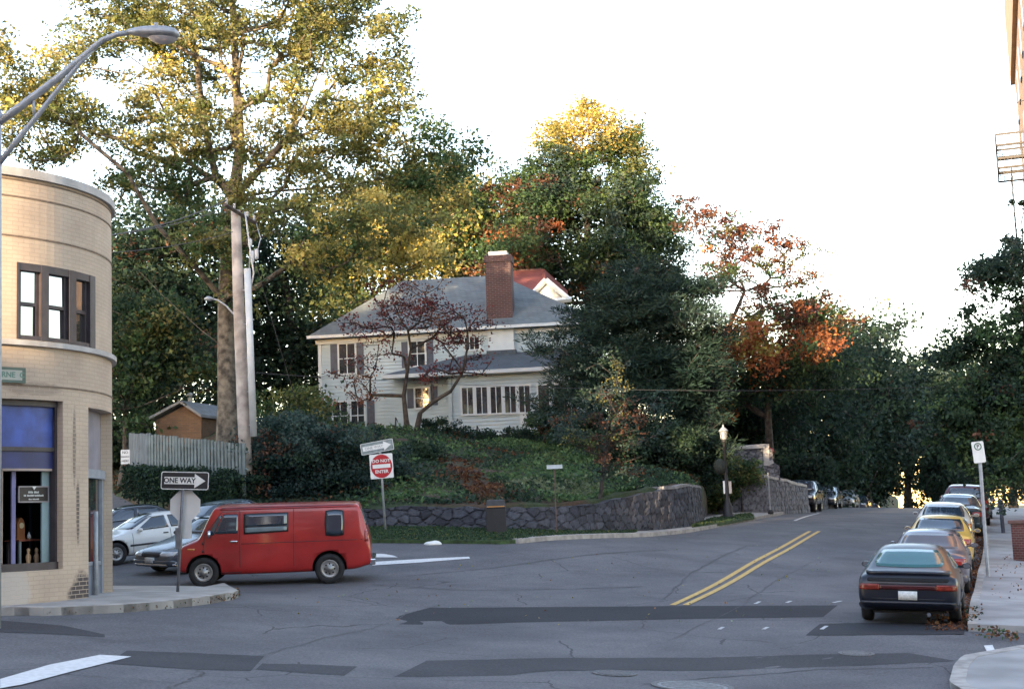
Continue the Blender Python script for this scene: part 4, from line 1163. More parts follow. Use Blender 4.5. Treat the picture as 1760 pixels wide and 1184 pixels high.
# left bay, upper and lower
h_window(583, 611, 592, 641, 0, 2, 2); shut(568, 581, 592, 643); shut(613, 626, 590, 643)
h_window(573, 598, 692, 738, 0, 2, 2); h_window(604, 627, 690, 738, 0, 2, 2); shut(557, 571, 692, 742); shut(631, 645, 688, 740)
h_window(704, 731, 588, 628, 0, 2, 2); shut(690, 702, 588, 632); shut(733, 746, 584, 632)
h_window(799, 824, 581, 600, 0, 3, 2)
# lean-to sun room
yl, yr = -1.5, -2.3
s0, sz = HL(676, 646, yl); s1, _ = HL(775, 646, yl); t1, tz = HL(1010, 632, yr)
zt2 = (HL(700, 645, yl)[1] + HL(960, 632, yr)[1]) / 2
sm = MB(); clap(sm, s0, s1, -.5, zt2, yl); sm.box(s0, s1, yl, .1, -1, zt2); sm.build('side_room_wall', M['clap'], house)
sm = MB(); clap(sm, s1, t1, -.5, zt2, yr); sm.box(s1, t1, yr, .1, -1, zt2); sm.build('sun_room_wall', M['clap'], house)
px_box(house, 'downpipe', mat('dark_downpipe', (.04, .045, .06), .5), 776, 779, 650, 745, yr - .12, .08)
ro_ = .45; zb_ = zt2; zh = HL(860, 607, -.05)[1]
lx0, lx1 = HL(660, 645, yr)[0], t1 + .5
lr = MB(); vs_ = [(lx0, yr - ro_, zb_), (lx1, yr - ro_, zb_), (lx1 - 1.7, -.02, zh), (HL(800, 607, 0)[0], -.02, zh), (lx0, -.02, zb_ + .12)]
vs_ += [(a, b, c_ - .12) for a, b, c_ in vs_[:2]]
lr.add(vs_, [(0, 1, 2, 3), (0, 3, 4), (0, 5, 6, 1)]); lr.build('lean_to_roof', M['shingle2'], house)
MB().box(lx0 - .04, lx1 + .04, yr - ro_ - .08, yr - ro_ + .02, zb_ - .2, zb_ - .01).box(lx0, lx1, yr - ro_, yr, zb_ - .22, zb_ - .15).build('lean_to_trim', M['trim'], house)
h_window(714, 738, 668, 700, yl, 2, 2); shut(700, 713, 668, 701, yl); shut(740, 753, 664, 696, yl)
for k in range(5):
    x = 794 + k * 24.5
    h_window(x, x + 20, 667 - k * .8, 711 - k * .8, yr, 2, 1)
h_window(925, 945, 663, 706, yr, 1, 1); h_window(952, 975, 662, 705, yr, 1, 1)
px_box(house, 'vent_panel', M['trim'], 893, 905, 712, 728, yr - .12, .1)
# low foundation
MB().box(xL - .02, xR + .02, -.03, .0, -1.5, -.45).build('foundation', M['cap'], house)

# red-roofed house behind, gable facing the street
D = 86.0
nb = thing('red_roofed_house', 'house with a dull red roof and white gable behind the brick chimney', 'house', P(930, 600, D))
c = nb.location
pp = lambda x, y, d_=D: P(x, y, d_) - c
gm = MB().prism([(pp(x, y).x, pp(x, y).z) for x, y in ((916, 620), (918, 508), (938, 486), (970, 516), (970, 620))], 0, 6); gm.build('wall', mat('pale_stucco', (.5, .5, .47), .8, .08, 2), nb)
tr_ = MB()
for (a, b) in (((913, 508), (938, 482)), ((938, 482), (976, 514)), ((946, 519), (982, 515))):
    va, vb = pp(*a), pp(*b); tr_.tube([va + Vector((0, -.2, 0)), vb + Vector((0, -.2, 0))], .16, 4)
tr_.build('gable_trim', M['trim'], nb)
rr_ = MB(); vs_ = [pp(870, 505), pp(914, 509), pp(938, 483), pp(936, 463, D + 5), pp(882, 466, D + 5)]
rr_.add([v + Vector((0, -.05, 0)) for v in vs_] , [(0, 1, 2, 3, 4)])
v2 = [pp(938, 482), pp(976, 514), pp(976, 500, D + 6), pp(936, 463, D + 5)]
rr_.add(v2, [(0, 1, 2, 3)])
rr_.build('roof', shingle('red_shingles', (.2, .06, .055)), nb)
MB().prism([(pp(x, y, D + 5).x, pp(x, y, D + 5).z) for x, y in ((880, 480), (880, 464), (932, 461), (934, 478))], 5, 6).build('ridge_chimney', BRK, nb)

# brick shed behind the fence
D = 62.0
sh = thing('brick_shed', 'small brown brick shed with a pitched roof and metal vent behind the fence', 'shed', P(320, 752, D))
c = sh.location
q = lambda x, y, d_=D: P(x, y, d_) - c
sb = MB(); zA = q(272, 716).z; 
front_ = [q(268, 775), q(346, 775), q(346, 716), q(316, 697), q(268, 722)]
back_ = [v + Vector((1.1, 4.0, 0)) for v in front_]
sb.add(front_ + back_, [(0, 1, 2, 3, 4), (9, 8, 7, 6, 5), (1, 6, 7, 2), (0, 4, 9, 5)]); sb.build('wall', brick('brown_brick', (.17, .105, .06), (.13, .08, .05), (.1, .08, .06), .24, .08), sh)
rf = MB(); up_ = Vector((0, 0, .04)); fo = Vector((-.1, -.35, 0)); bo = Vector((1.2, 4.3, 0))
pk, el, er = q(316, 695), q(262, 724), q(352, 719)
for a, b in ((el, pk), (pk, er)):
    a1, b1, b2, a2 = a + fo + up_, b + fo + up_, b + bo + up_, a + bo + up_
    th = Vector((0, 0, .12)); rf.add([a1, b1, b2, a2, a1 + th, b1 + th, b2 + th, a2 + th], [(0, 1, 2, 3), (4, 7, 6, 5), (0, 4, 5, 1), (1, 5, 6, 2), (2, 6, 7, 3), (3, 7, 4, 0)])
rf.build('roof', mat('grey_shed_roof', (.17, .19, .21), .6, .2, 4), sh)
vb = q(327, 700, D + 1)
MB().tube([vb + Vector((0, 0, -.3)), vb + Vector((0, 0, .45))], .1, 10).lathe([(.2, 0), (.2, .05), (.05, .16)], 12, 0, Matrix.Translation(vb + Vector((0, 0, .5)))).build('roof_vent', mat('pale_vent_metal', (.45, .5, .52), .4, .1, 5, metal=.2), sh)

# board fence
fc = thing('board_fence', 'weathered grey-green picket board fence above the clipped hedge', 'fence', P(320, 800, 50))
c = fc.location
def fence_run(a, b, z0a, z0b, z1a, z1b, material, w=.15, gap=.1):
    n_ = int((b - a).length / (w + gap)); mb = MB(); d_ = (b - a).normalized(); r_ = random.Random(2)
    for k in range(n_):
        t = k / n_; p = a.lerp(b, t); zl = z0a + (z0b - z0a) * t; zh_ = z1a + (z1b - z1a) * t + r_.uniform(-.03, .03)
        M_ = Matrix.Translation(Vector((p.x, p.y, 0)) - Vector((c.x, c.y, 0))) @ Matrix.Rotation(math.atan2(d_.y, d_.x), 4, 'Z')
        mb.box(0, w, -.015 + r_.uniform(-.006, .006), .015, zl - c.z, zh_ - c.z, 0, M_)
    mb.build('boards', material, fc)
    for hh in (.35, .8):
        m2 = MB(); pa = Vector((a.x, a.y, z1a * hh + z0a * (1 - hh))) - c; pb = Vector((b.x, b.y, z1b * hh + z0b * (1 - hh))) - c
        nrm = Vector((-d_.y, d_.x, 0)) * .05
        m2.tube([pa + nrm, pb + nrm], .045, 4); m2.build('rail', material, fc)
M['fence'] = mat('weathered_fence_board', (.15, .18, .175), .85, .25, 2.5, bump=.3, bscale=12)
M['fence_d'] = mat('darker_fence_board', (.12, .14, .155), .85, .25, 2.5)
fa, fb, fm = P(256, 800, 52.5), P(424, 810, 46.5), P(222, 800, 58)
fence_run(fa, fb, P(256, 815, 52.5).z, P(424, 830, 46.5).z, P(256, 746, 52.5).z, P(424, 764, 46.5).z, M['fence'])
fence_run(fm, fa, P(222, 815, 58).z, P(256, 815, 52.5).z, P(222, 745, 58).z, P(256, 746, 52.5).z, M['fence_d'], .17, .02)
for t in (0, .3, .6, .97):
    p = fa.lerp(fb, t); z1_ = P(256, 744, 52.5).z * (1 - t) + P(424, 762, 46.5).z * t
    MB().box(-.06, .06, .05, .17, 0, z1_ - p.z + 1.0, 0, Matrix.Translation(Vector((p.x - c.x, p.y - c.y, p.z - c.z - 1.0)))).build('post', M['fence'], fc)

# small parking sign at the left behind the building
D = 54.0
b0 = P(212, 842, D)
ps = thing('parking_sign', 'small white three-line parking sign on a rusty post beside the fence end', 'sign', b0)
MB().tube([(0, 0, 0), P(215, 795, D) - b0], .035, 6).build('post', mat('rusty_post', (.18, .09, .06), .8, .3, 10), ps)
o1 = MB().prism(rrect(.34, .54, .02), -.006, .006).build('panel', M['white'], ps, loc=P(216, 785, D) - b0 + Vector((0, -.05, 0)))
for k, t_ in enumerate(('NO', 'PARKING', 'HERE')):
    lettering('lettering', t_, (.14, .075, .12)[k], M['black'], o1, (0, -.01, .16 - .16 * k), bold=.001)

# mailbox-like bin against the wall
D = 42.9
b0 = GP(854, D, .1)
lb = thing('litter_bin', 'black bin with a pale slanted lid and orange band against the dark stone wall', 'bin', b0)
s_ = D / FPX
MB().box(-17 * s_, 17 * s_, -.25, .25, 0, 42 * s_).build('body', M['black'], lb, bevel=.02)
MB().prism([(-.3, 42 * s_), (.3, 42 * s_), (.26, 56 * s_), (-.26, 56 * s_)], -.27, .27).build('hood', mat('grey_hood', (.045, .05, .06), .6, .2, 8), lb, bevel=.02)
MB().box(-15 * s_, 15 * s_, -.282, -.272, 43.5 * s_, 45.5 * s_).build('band', mat('orange_band', (.42, .2, .06), .6), lb)

# thin nameplate sign on the bank
D = 45.8
b0 = P(957, 925, 43.6)
nm = thing('nameplate_sign', 'small blank pale plate on a thin rusty stake in front of the retaining wall', 'sign', b0)
MB().tube([(0, 0, -.1), P(953, 806, 43.6) - b0], .018, 6).build('stake', mat('rust_stake', (.11, .07, .06), .8), nm)
MB().box(-.24, .24, -.02, .02, -.06, .06).build('plate', mat('pale_blue_plate', (.42, .47, .5), .5), nm, loc=P(953, 802, 43.6) - b0)

# white painted rock at the verge edge
p_ = GR(745, 935)
me_ = MB(); bm = bmesh.new(); bmesh.ops.create_icosphere(bm, subdivisions=3, radius=1)
r_ = random.Random(4)
for v in bm.verts:
    v.co = Vector((v.co.x * .26, v.co.y * .2, max(-.02, v.co.z * .1))) * (1 + .08 * math.sin(5 * v.co.x + 3 * v.co.y))
me = bpy.data.meshes.new('painted_rock'); bm.to_mesh(me); bm.free(); me.materials.append(M['white'])
o = bpy.data.objects.new('painted_rock', me); COL.objects.link(o); o.location = p_; tag(o, 'white painted rock lying on the asphalt edge right of the van', 'rock')

# ---------------------------------------------------------------- post-top lantern
D = 58.5
b0 = GP(1252, D, .12)
pl = thing('lamp_post', 'dark fluted lamp post with a pale glass lantern on the grass island', 'street lamp', b0)
s_ = D / FPX
MB().lathe([(.27, 0), (.27, .1), (.2, .16), (.18, .5), (.12, .6), (.085, .9), (.07, 2.0), (.06, 3.1), (.1, 3.12), (.1, 3.16), (.05, 3.2)], 16).build('post', M['black'], pl, smooth=True)
z = 3.2
ln = MB().lathe([(.08, z), (.13, z + .05), (.16, z + .34)], 8); LN = ln.build('lantern_glass', mat('pale_lantern_glass', (.33, .37, .4), .2, .05, 4), pl)
fr = MB()
for k in range(4):
    a = R(45 + 90 * k); fr.tube([(.13 * math.cos(a), .13 * math.sin(a), z), (.17 * math.cos(a), .17 * math.sin(a), z + .36)], .012, 4)
fr.build('cage', M['black'], LN)
MB().lathe([(.2, z + .34), (.2, z + .37), (.1, z + .48), (.04, z + .52), (.03, z + .6), (.0, z + .64)], 12).build('roof_cap', mat('pale_lamp_cap', (.3, .33, .35), .4), pl, smooth=True)
MB().lathe([(.005, 0), (.2, .12), (.27, .35), (.2, .6), (.005, .7)], 12, 0, Matrix.Translation((-.22, 0, 1.75))).build('basket', mat('dark_hanging_basket', (.02, .025, .02), .9, .5, 20), pl, smooth=True)
bs_ = MB().box(-.14, -.03, -.04, 0, 1.0, 1.52).build('sign_plate', M['white'], pl); MB().box(.09, .2, -.04, 0, 1.0, 1.5).build('sign_plate', mat('beige_plate', (.45, .4, .36), .6), pl)

# thin street sign post by the parked truck
b0 = GP(1325, 64, .12)
tp = thing('thin_post', 'thin grey pole in front of the grey stone gate block', 'post', b0)
MB().tube([(0, 0, 0), P(1320, 812, 64) - b0], .03, 6).build('pole', M['galv'], tp)
MB().lathe([(.12, 0), (.14, .1), (.08, .2)], 10).build('base', M['black'], tp)

# ---------------------------------------------------------------- tall building with fire escape, right edge
D0 = Vector((.335, 1, 0)).normalized(); N0 = Vector((-D0.y, D0.x, 0))
far_c = P(1757, 300, 76)
tbl = thing('tall_building', 'tall sunlit tan building at the right edge with an iron fire escape', 'building', (far_c.x, far_c.y, g(far_c.x, far_c.y) - .5))
tbl.rotation_euler = (0, 0, math.atan2(D0.y, D0.x))     # local x runs up the street, local y toward the road
TB = brick('tan_brick', (.5, .32, .2), (.42, .27, .17), (.35, .27, .2), .22, .075)
Hh = P(1750, 0, 76).z + 3 - tbl.location.z
wl = MB().box(-28, 0, -14, 0, 0, Hh); wl.build('wall', TB, tbl)
cn = MB(); z145 = P(1745, 145, 76).z - tbl.location.z
cn.box(-28, .15, -.1, .22, z145, z145 + 4.4).build('cornice', mat('tan_cornice', (.5, .33, .2), .8, .1, 2), tbl)
for k in range(6):
    for j in range(7):
        x = -3 - k * 4; z = 2 + j * 3.2
        w_ = MB().box(x - .55, x + .55, 0, .06, z, z + 1.7).build('window', M['frame'], tbl)
        MB().box(x - .45, x + .45, .065, .075, z + .1, z + 1.6).build('pane', M['glass'], w_)
# fire escape on the street face
fe = MB(); 
def fe_at(px, py, d_): return tbl.matrix_basis.inverted() @ P(px, py, d_)
bpy.context.view_layer.update()
Mi = (Matrix.Translation(tbl.location) @ Matrix.Rotation(tbl.rotation_euler.z, 4, 'Z')).inverted()
def L_(px, py, d_): return Mi @ P(px, py, d_)
yo = L_(1712, 262, 66); xo = yo.x
yw = 0.0; yr_ = yo.y
FEM = mat('black_iron', (.03, .028, .03), .6, .3, 8)
for (pyf, pyt) in ((262, 244), (300, 284), (452, 432)):
    zf = L_(1714, pyf, 66).z; zt_ = L_(1714, pyt, 66).z
    f_ = MB().box(xo - 1.6, xo + 1.6, yr_ - .06, yr_, zf - .08, zf).box(xo - 1.6, xo + 1.6, 0, .06, zf - .08, zf).box(xo - 1.6, xo - 1.54, 0, yr_, zf - .08, zf).box(xo + 1.54, xo + 1.6, 0, yr_, zf - .08, zf)
    for k in range(11): f_.box(xo - 1.5 + k * .3, xo - 1.46 + k * .3, 0, yr_, zf - .03, zf)
    f_.box(xo - 1.6, xo + 1.6, yr_ - .04, yr_, zt_ - .1, zt_).box(xo - 1.6, xo - 1.56, 0, yr_, zt_ - .1, zt_).box(xo + 1.56, xo + 1.6, 0, yr_, zt_ - .1, zt_)
    n_ = 22
    for k in range(n_ + 1):
        x = xo - 1.58 + 3.16 * k / n_; f_.box(x - .012, x + .012, yr_ - .03, yr_ - .01, zf, zt_)
    for k in range(9):
        y = yr_ * k / 9; 
        for xx in (xo - 1.58, xo + 1.58): f_.box(xx - .012, xx + .012, y, y + .024, zf, zt_)
    f_.build('platform', FEM, tbl)
z_top_ = L_(1714, 190, 66).z; z_lo = L_(1714, 300, 66).z
MB().tube([(xo, yr_, z_lo), (xo, yr_, z_top_), (xo, 0, z_top_ + .3)], .02, 5).build('gooseneck_rail', FEM, tbl)
ld = MB(); zb_l = L_(1730, 640, 66).z
for xx in (xo - 1.0, xo + 1.0):
    for y in (yr_ - .6, yr_ * .1): ld.tube([(xx, y, zb_l), (xx, y, z_lo)], .025, 5)
z = zb_l
while z < z_lo: ld.box(xo - 1.0, xo + 1.0, yr_ - .64, yr_ - .6, z, z + .04); z += .5
ld.build('ladder_stair', FEM, tbl)

# ---------------------------------------------------------------- unseen buildings added behind the viewpoint, sized to shade the junction
BB = brick('dark_red_brick', (.2, .09, .07), (.16, .07, .055), (.2, .17, .15))
def shade_block(x0, x1, y0, y1, top, label):
    t = thing('shading_building', label, 'building', ((x0 + x1) / 2, y1, .4))
    w = x1 - x0
    MB().box(-w / 2, w / 2, y0 - y1, 0, -1.5, top - .4).build('wall', BB, t)
    MB().box(-w / 2 - .2, w / 2 + .0, y0 - y1 - .2, .25, top - .4, top + .0).build('cornice', M['stone_trim'], t)
    n_ = max(1, int(w / 4)); fl_ = int((top - 2) / 3.4)
    if w < 5: return
    for k in range(n_):
        for j in range(fl_):
            x = -w / 2 + (k + .5) * w / n_; z = 1 + j * 3.4
            w_ = MB().box(x - .6, x + .6, .0, .06, z, z + 1.8).build('window', M['frame'], t)
            MB().box(x - .5, x + .5, .065, .07, z + .1, z + 1.7).build('pane', M['glass'], w_)
yb = -26
shade_block(-80, -58, -44, yb, 27, 'unseen tall building added for shade behind the viewpoint, farthest left')
shade_block(-57.8, -38.6, -30, yb, 28, 'unseen tall building added for shade behind the viewpoint, left of the sun gap')
shade_block(-38.3, -33.5, -30, yb, 11.3, 'unseen low block shaped as a sun gap between two tall shade buildings')  # low block lets sun reach the corner building's upper wall
shade_block(-33.2, -6, -44, yb, 27, 'unseen tall building added for shade behind the viewpoint, right of the sun gap')
shade_block(-5.8, 26, -44, yb, 24, 'unseen broad building added for shade behind the viewpoint, farthest right')
# ---------------------------------------------------------------- vehicles
from mathutils.bvhtree import BVHTree
def paint(name, col, rough=.3, metal=.2, var=.06, coat=.6):
    return mat(name, col, rough, var, 1.5, metal=metal, coat=coat)
M['tyre'] = mat('tyre_rubber', (.018, .018, .02), .85, .3, 8)
M['rim'] = mat('wheel_rim', (.32, .32, .32), .4, .2, 8, metal=.6)
M['rim_dark'] = mat('dark_wheel_cover', (.1, .1, .11), .4, .2, 8, metal=.5)
M['well'] = mat('wheel_well', (.01, .01, .012), .9)
M['carglass'] = mat('car_glass', (.025, .04, .06), .05, .2, 1, ior=1.7, spec=.8)
M['tail'] = mat('red_tail_lamp', (.26, .02, .015), .2, .15, 10, coat=.5)
M['amber'] = mat('amber_lamp', (.55, .2, .05), .2, .1, 10, coat=.5)
M['head'] = mat('head_lamp', (.5, .52, .54), .12, .1, 10, coat=.8)
M['chrome'] = mat('chrome', (.6, .6, .62), .15, .05, 4, metal=1.0)
M['rubber'] = mat('black_plastic', (.02, .02, .024), .55, .2, 8)
M['plate'] = mat('licence_plate', (.6, .62, .62), .5, .15, 30)
ST = {
 'sedan': [(0, .35, .5, .56, .62, .55), (.06, .25, .58, .66, .76, .66), (.35, .2, .66, .75, .83, .72), (1.15, .2, .8, .9, .86, .76), (1.32, .2, .84, .93, .86, .74), (2.0, .2, .87, 1.33, .86, .58), (2.3, .2, .88, 1.4, .86, .57),
           (3.1, .2, .9, 1.4, .86, .57), (3.32, .2, .9, 1.34, .86, .58), (3.85, .2, .92, 1.02, .86, .72), (4.3, .25, .93, 1.0, .84, .72), (4.46, .3, .86, .94, .78, .68), (4.5, .4, .7, .78, .7, .6)],
 'hatch': [(0, .35, .45, .5, .62, .5), (.08, .24, .52, .58, .78, .66), (.4, .18, .6, .68, .85, .72), (1.2, .18, .76, .84, .88, .76), (1.4, .18, .8, .9, .88, .73), (2.15, .18, .84, 1.24, .88, .56), (2.5, .18, .85, 1.31, .88, .55),
           (3.0, .18, .86, 1.31, .88, .57), (3.4, .18, .85, 1.23, .88, .6), (4.05, .2, .83, .92, .88, .74), (4.3, .24, .81, .89, .87, .76), (4.43, .3, .76, .84, .84, .75), (4.5, .4, .6, .68, .78, .68)],
 'suv': [(0, .5, .8, .86, .78, .7), (.08, .42, .9, .98, .88, .8), (.3, .38, .95, 1.06, .93, .83), (1.1, .36, 1.0, 1.12, .94, .84), (1.25, .36, 1.04, 1.17, .94, .82), (1.75, .36, 1.08, 1.66, .94, .7), (2.0, .36, 1.08, 1.74, .94, .69),
         (3.9, .36, 1.08, 1.75, .94, .69), (4.3, .38, 1.08, 1.68, .93, .7), (4.5, .42, 1.0, 1.1, .88, .76), (4.6, .5, .85, .92, .84, .76)],
 'van': [(0, .4, .74, .88, .88, .8), (.02, .36, .82, .95, .94, .86), (.1, .34, .92, 1.04, .97, .88), (.45, .32, 1.04, 1.16, .98, .88), (.5, .32, 1.06, 1.2, .98, .87), (.66, .3, 1.12, 1.55, .99, .85), (.82, .28, 1.14, 1.86, .99, .85), (.88, .28, 1.14, 1.905, .99, .85), (.98, .27, 1.15, 1.925, .99, .86),
         (2.3, .27, 1.15, 1.93, .99, .86), (4.1, .29, 1.15, 1.92, .99, .86), (4.28, .33, 1.15, 1.91, .985, .86), (4.34, .34, 1.13, 1.86, .985, .86), (4.45, .38, 1.08, 1.5, .975, .87), (4.56, .4, .98, 1.12, .97, .88), (4.59, .42, .8, .92, .96, .88), (4.6, .46, .72, .82, .94, .86)],
}
def loft(kind, L=None, sw=1.0, sh=1.0):
    st = ST[kind]; L0 = st[-1][0]; k = (L or L0) / L0
    vs = []; ring = 0
    for (x, zb, zl, zt, w, wt) in st:
        zb *= sh; zl *= sh; zt *= sh; w *= sw; wt *= sw
        zm = zb + (zl - zb) * .5
        half = [(0, zb), (w * .88, zb), (w - .008, zb + .05), (w, zm), (w - .004, zl), (wt + .012, zt - .09), (wt - .02, zt - .02), (wt * .75, zt), (0, zt + .015)] if kind == 'van' and zt > 1.3 * sh else \
            [(0, zb), (w * .88, zb), (w - .008, zb + .05), (w, zm), (w - .004, zl), (wt + (w - wt) * .1, zt - .05), (wt * .9, zt - .015), (wt * .6, zt), (0, zt + .01)] if kind == 'van' else [(0, zb), (w * .82, zb), (w - .03, zb + .07), (w, zm), (w - .02, zl), (wt + (w - wt) * .08, zt - .06), (wt * .82, zt - .005), (0, zt + .015)]
        pts = half + [(-y, z) for y, z in half[-2:0:-1]]
        ring = len(pts)
        for y, z in pts: vs.append((L0 * k / 2 - x * k, y, z))
    fs = []
    n = len(st)
    for i in range(n - 1):
        for j in range(ring):
            a = i * ring + j; b = i * ring + (j + 1) % ring
            fs.append((a, b, b + ring, a + ring))
    def cap(i0, flip):
        o = i0 * ring
        # quads across the ring
        for j in range(ring // 2):
            a, b, c_, d_ = o + j, o + j + 1, o + (ring - j - 1) % ring, o + (ring - j) % ring
            q_ = [a, b, c_, d_]
            q2 = []
            for v in q_:
                if v not in q2: q2.append(v)
            if len(q2) > 2: fs.append(tuple(q2[::-1] if flip else q2))
    cap(0, False); cap(n - 1, True)
    me = bpy.data.meshes.new('loft'); me.from_pydata(vs, [], fs)
    bm = bmesh.new(); bm.from_mesh(me); bmesh.ops.remove_doubles(bm, verts=bm.verts, dist=1e-4); bmesh.ops.recalc_face_normals(bm, faces=bm.faces); bm.to_mesh(me); bm.free()
    return me
def make_body(kind, paint_m, axles, wr, L=None, sw=1.0, sh=1.0, W=.86):
    me = loft(kind, L, sw, sh)
    me.materials.append(paint_m); me.materials.append(M['well'])
    o = bpy.data.objects.new('tmp_body', me); COL.objects.link(o)
    s = o.modifiers.new('s', 'SUBSURF'); s.levels = 2; s.render_levels = 2
    cm = MB()
    for ax in axles:
        for sd_ in (-1, 1):
            y0, y1 = (W * sw - .26, W * sw + .3) if sd_ > 0 else (-W * sw - .3, -W * sw + .26)
            cm.lathe([(wr + .055, y0), (wr + .055, y1)], 28, 1, Matrix.Translation((ax, 0, wr + .02)) @ Matrix.Rotation(R(-90), 4, 'X'))
    co = cm.build('tmp_cut', [M['well'], M['well']])
    b = o.modifiers.new('b', 'BOOLEAN'); b.operation = 'DIFFERENCE'; b.object = co; b.solver = 'EXACT'
    bpy.context.view_layer.update()
    dg = bpy.context.evaluated_depsgraph_get()
    res = bpy.data.meshes.new_from_object(o.evaluated_get(dg))
    bvh = BVHTree.FromPolygons([v.co for v in res.vertices], [p.vertices for p in res.polygons])
    bpy.data.objects.remove(o); bpy.data.objects.remove(co)
    res.polygons.foreach_set('use_smooth', [True] * len(res.polygons))
    return res, bvh
class Car: pass
def patch(car, name, corners, axis, material, off=.008, k=.25, n=10, m=6, parent=None, sh_name=None):
    """curved panel lying on the body: corners = 4 (a, b) points; axis 'F','R' take (y, z), 'L','S' take (x, z)."""
    dirs = {'F': Vector((-1, 0, 0)), 'R': Vector((1, 0, 0)), 'L': Vector((0, -1, 0)), 'S': Vector((0, 1, 0)), 'T': Vector((0, 0, -1))}
    d_ = dirs[axis]; mb = MB(); idx = {}
    c0, c1, c2, c3 = [Vector(c_) for c_ in corners]
    for i in range(n + 1):
        for j in range(m + 1):
            u, v = 2 * i / n - 1, 2 * j / m - 1
            uu, v_ = u * math.sqrt(1 - k * v * v / 2), v * math.sqrt(1 - k * u * u / 2)
            if k: 
                sc_ = 1 / math.sqrt(1 - k / 2) if False else 1
            s_, t_ = (uu + 1) / 2, (v_ + 1) / 2
            p = (c0 * (1 - s_) + c1 * s_) * (1 - t_) + (c3 * (1 - s_) + c2 * s_) * t_
            if axis in 'FR': org = Vector((0, p.x, p.y)) - d_ * 6
            elif axis == 'T': org = Vector((p.x, p.y, 6))
            else: org = Vector((p.x, 0, p.y)) - d_ * 4
            hit, nrm, _, _ = car.bvh.ray_cast(org, d_)
            if hit is None: idx[i, j] = None; continue
            if nrm.dot(d_) > 0: nrm = -nrm
            idx[i, j] = len(mb.v); mb.v.append(tuple(hit + nrm * off))
            mb.v.append(tuple(hit - nrm * .004))
    for i in range(n):
        for j in range(m):
            q_ = [idx[i, j], idx[i + 1, j], idx[i + 1, j + 1], idx[i, j + 1]]
            if None in q_: continue
            mb.f.append(tuple(q_)); mb.m.append(0)
    rim = [(i, 0) for i in range(n)] + [(n, j) for j in range(m)] + [(i, m) for i in range(n, 0, -1)] + [(0, j) for j in range(m, 0, -1)]
    for a, b in zip(rim, rim[1:] + rim[:1]):
        if idx[a] is None or idx[b] is None: continue
        mb.f.append((idx[a], idx[b], idx[b] + 1, idx[a] + 1)); mb.m.append(0)
    if not mb.f: return None
    return mb.build(name, material, parent or car.root, smooth=True)
def rect(a0, a1, b0, b1): return [(a0, b0), (a1, b0), (a1, b1), (a0, b1)]
def seams(car, axis, lines, w=.012):
    for k_, (a, b) in enumerate(lines):
        a = Vector(a); b = Vector(b); t = (b - a).normalized(); n_ = Vector((-t.y, t.x)) * w / 2
        patch(car, 'seam', [a - n_, b - n_, b + n_, a + n_], axis, M['rubber'], .003, 0, 12, 1)
def wheels(car, axles, r, yw, rim_m, wide=.2):
    for ax in axles:
        for s in (-1, 1):
            M_ = Matrix.Translation((ax, s * yw, r)) @ Matrix.Rotation(R(-90 * s), 4, 'X')
            w2 = wide / 2
            wl_ = MB().lathe([(r * .62, -w2), (r * .9, -w2), (r * .985, -w2 * .75), (r, -w2 * .4), (r, w2 * .4), (r * .985, w2 * .75), (r * .9, w2), (r * .62, w2), (r * .6, w2 * .7), (r * .6, -w2 * .7)], 28, 0, M_).build('wheel', M['tyre'], car.root, smooth=True)
            rm_ = MB().lathe([(r * .62, w2 * .8), (r * .6, w2 * .95), (r * .5, w2 * .7), (r * .42, w2 * .62), (r * .2, w2 * .75), (r * .17, w2 * 1.05), (.0, w2 * 1.1)], 24, 0, M_, caps=False)
            hl = rm_
            for k_ in range(8):
                a = 2 * math.pi * k_ / 8
                hl.lathe([(r * .055, w2 * .6), (r * .055, w2 * .76)], 8, 1, M_ @ Matrix.Translation((math.cos(a) * r * .33, math.sin(a) * r * .33, 0)))
            rm_.build('rim', [rim_m, M['well']], wl_, smooth=True)
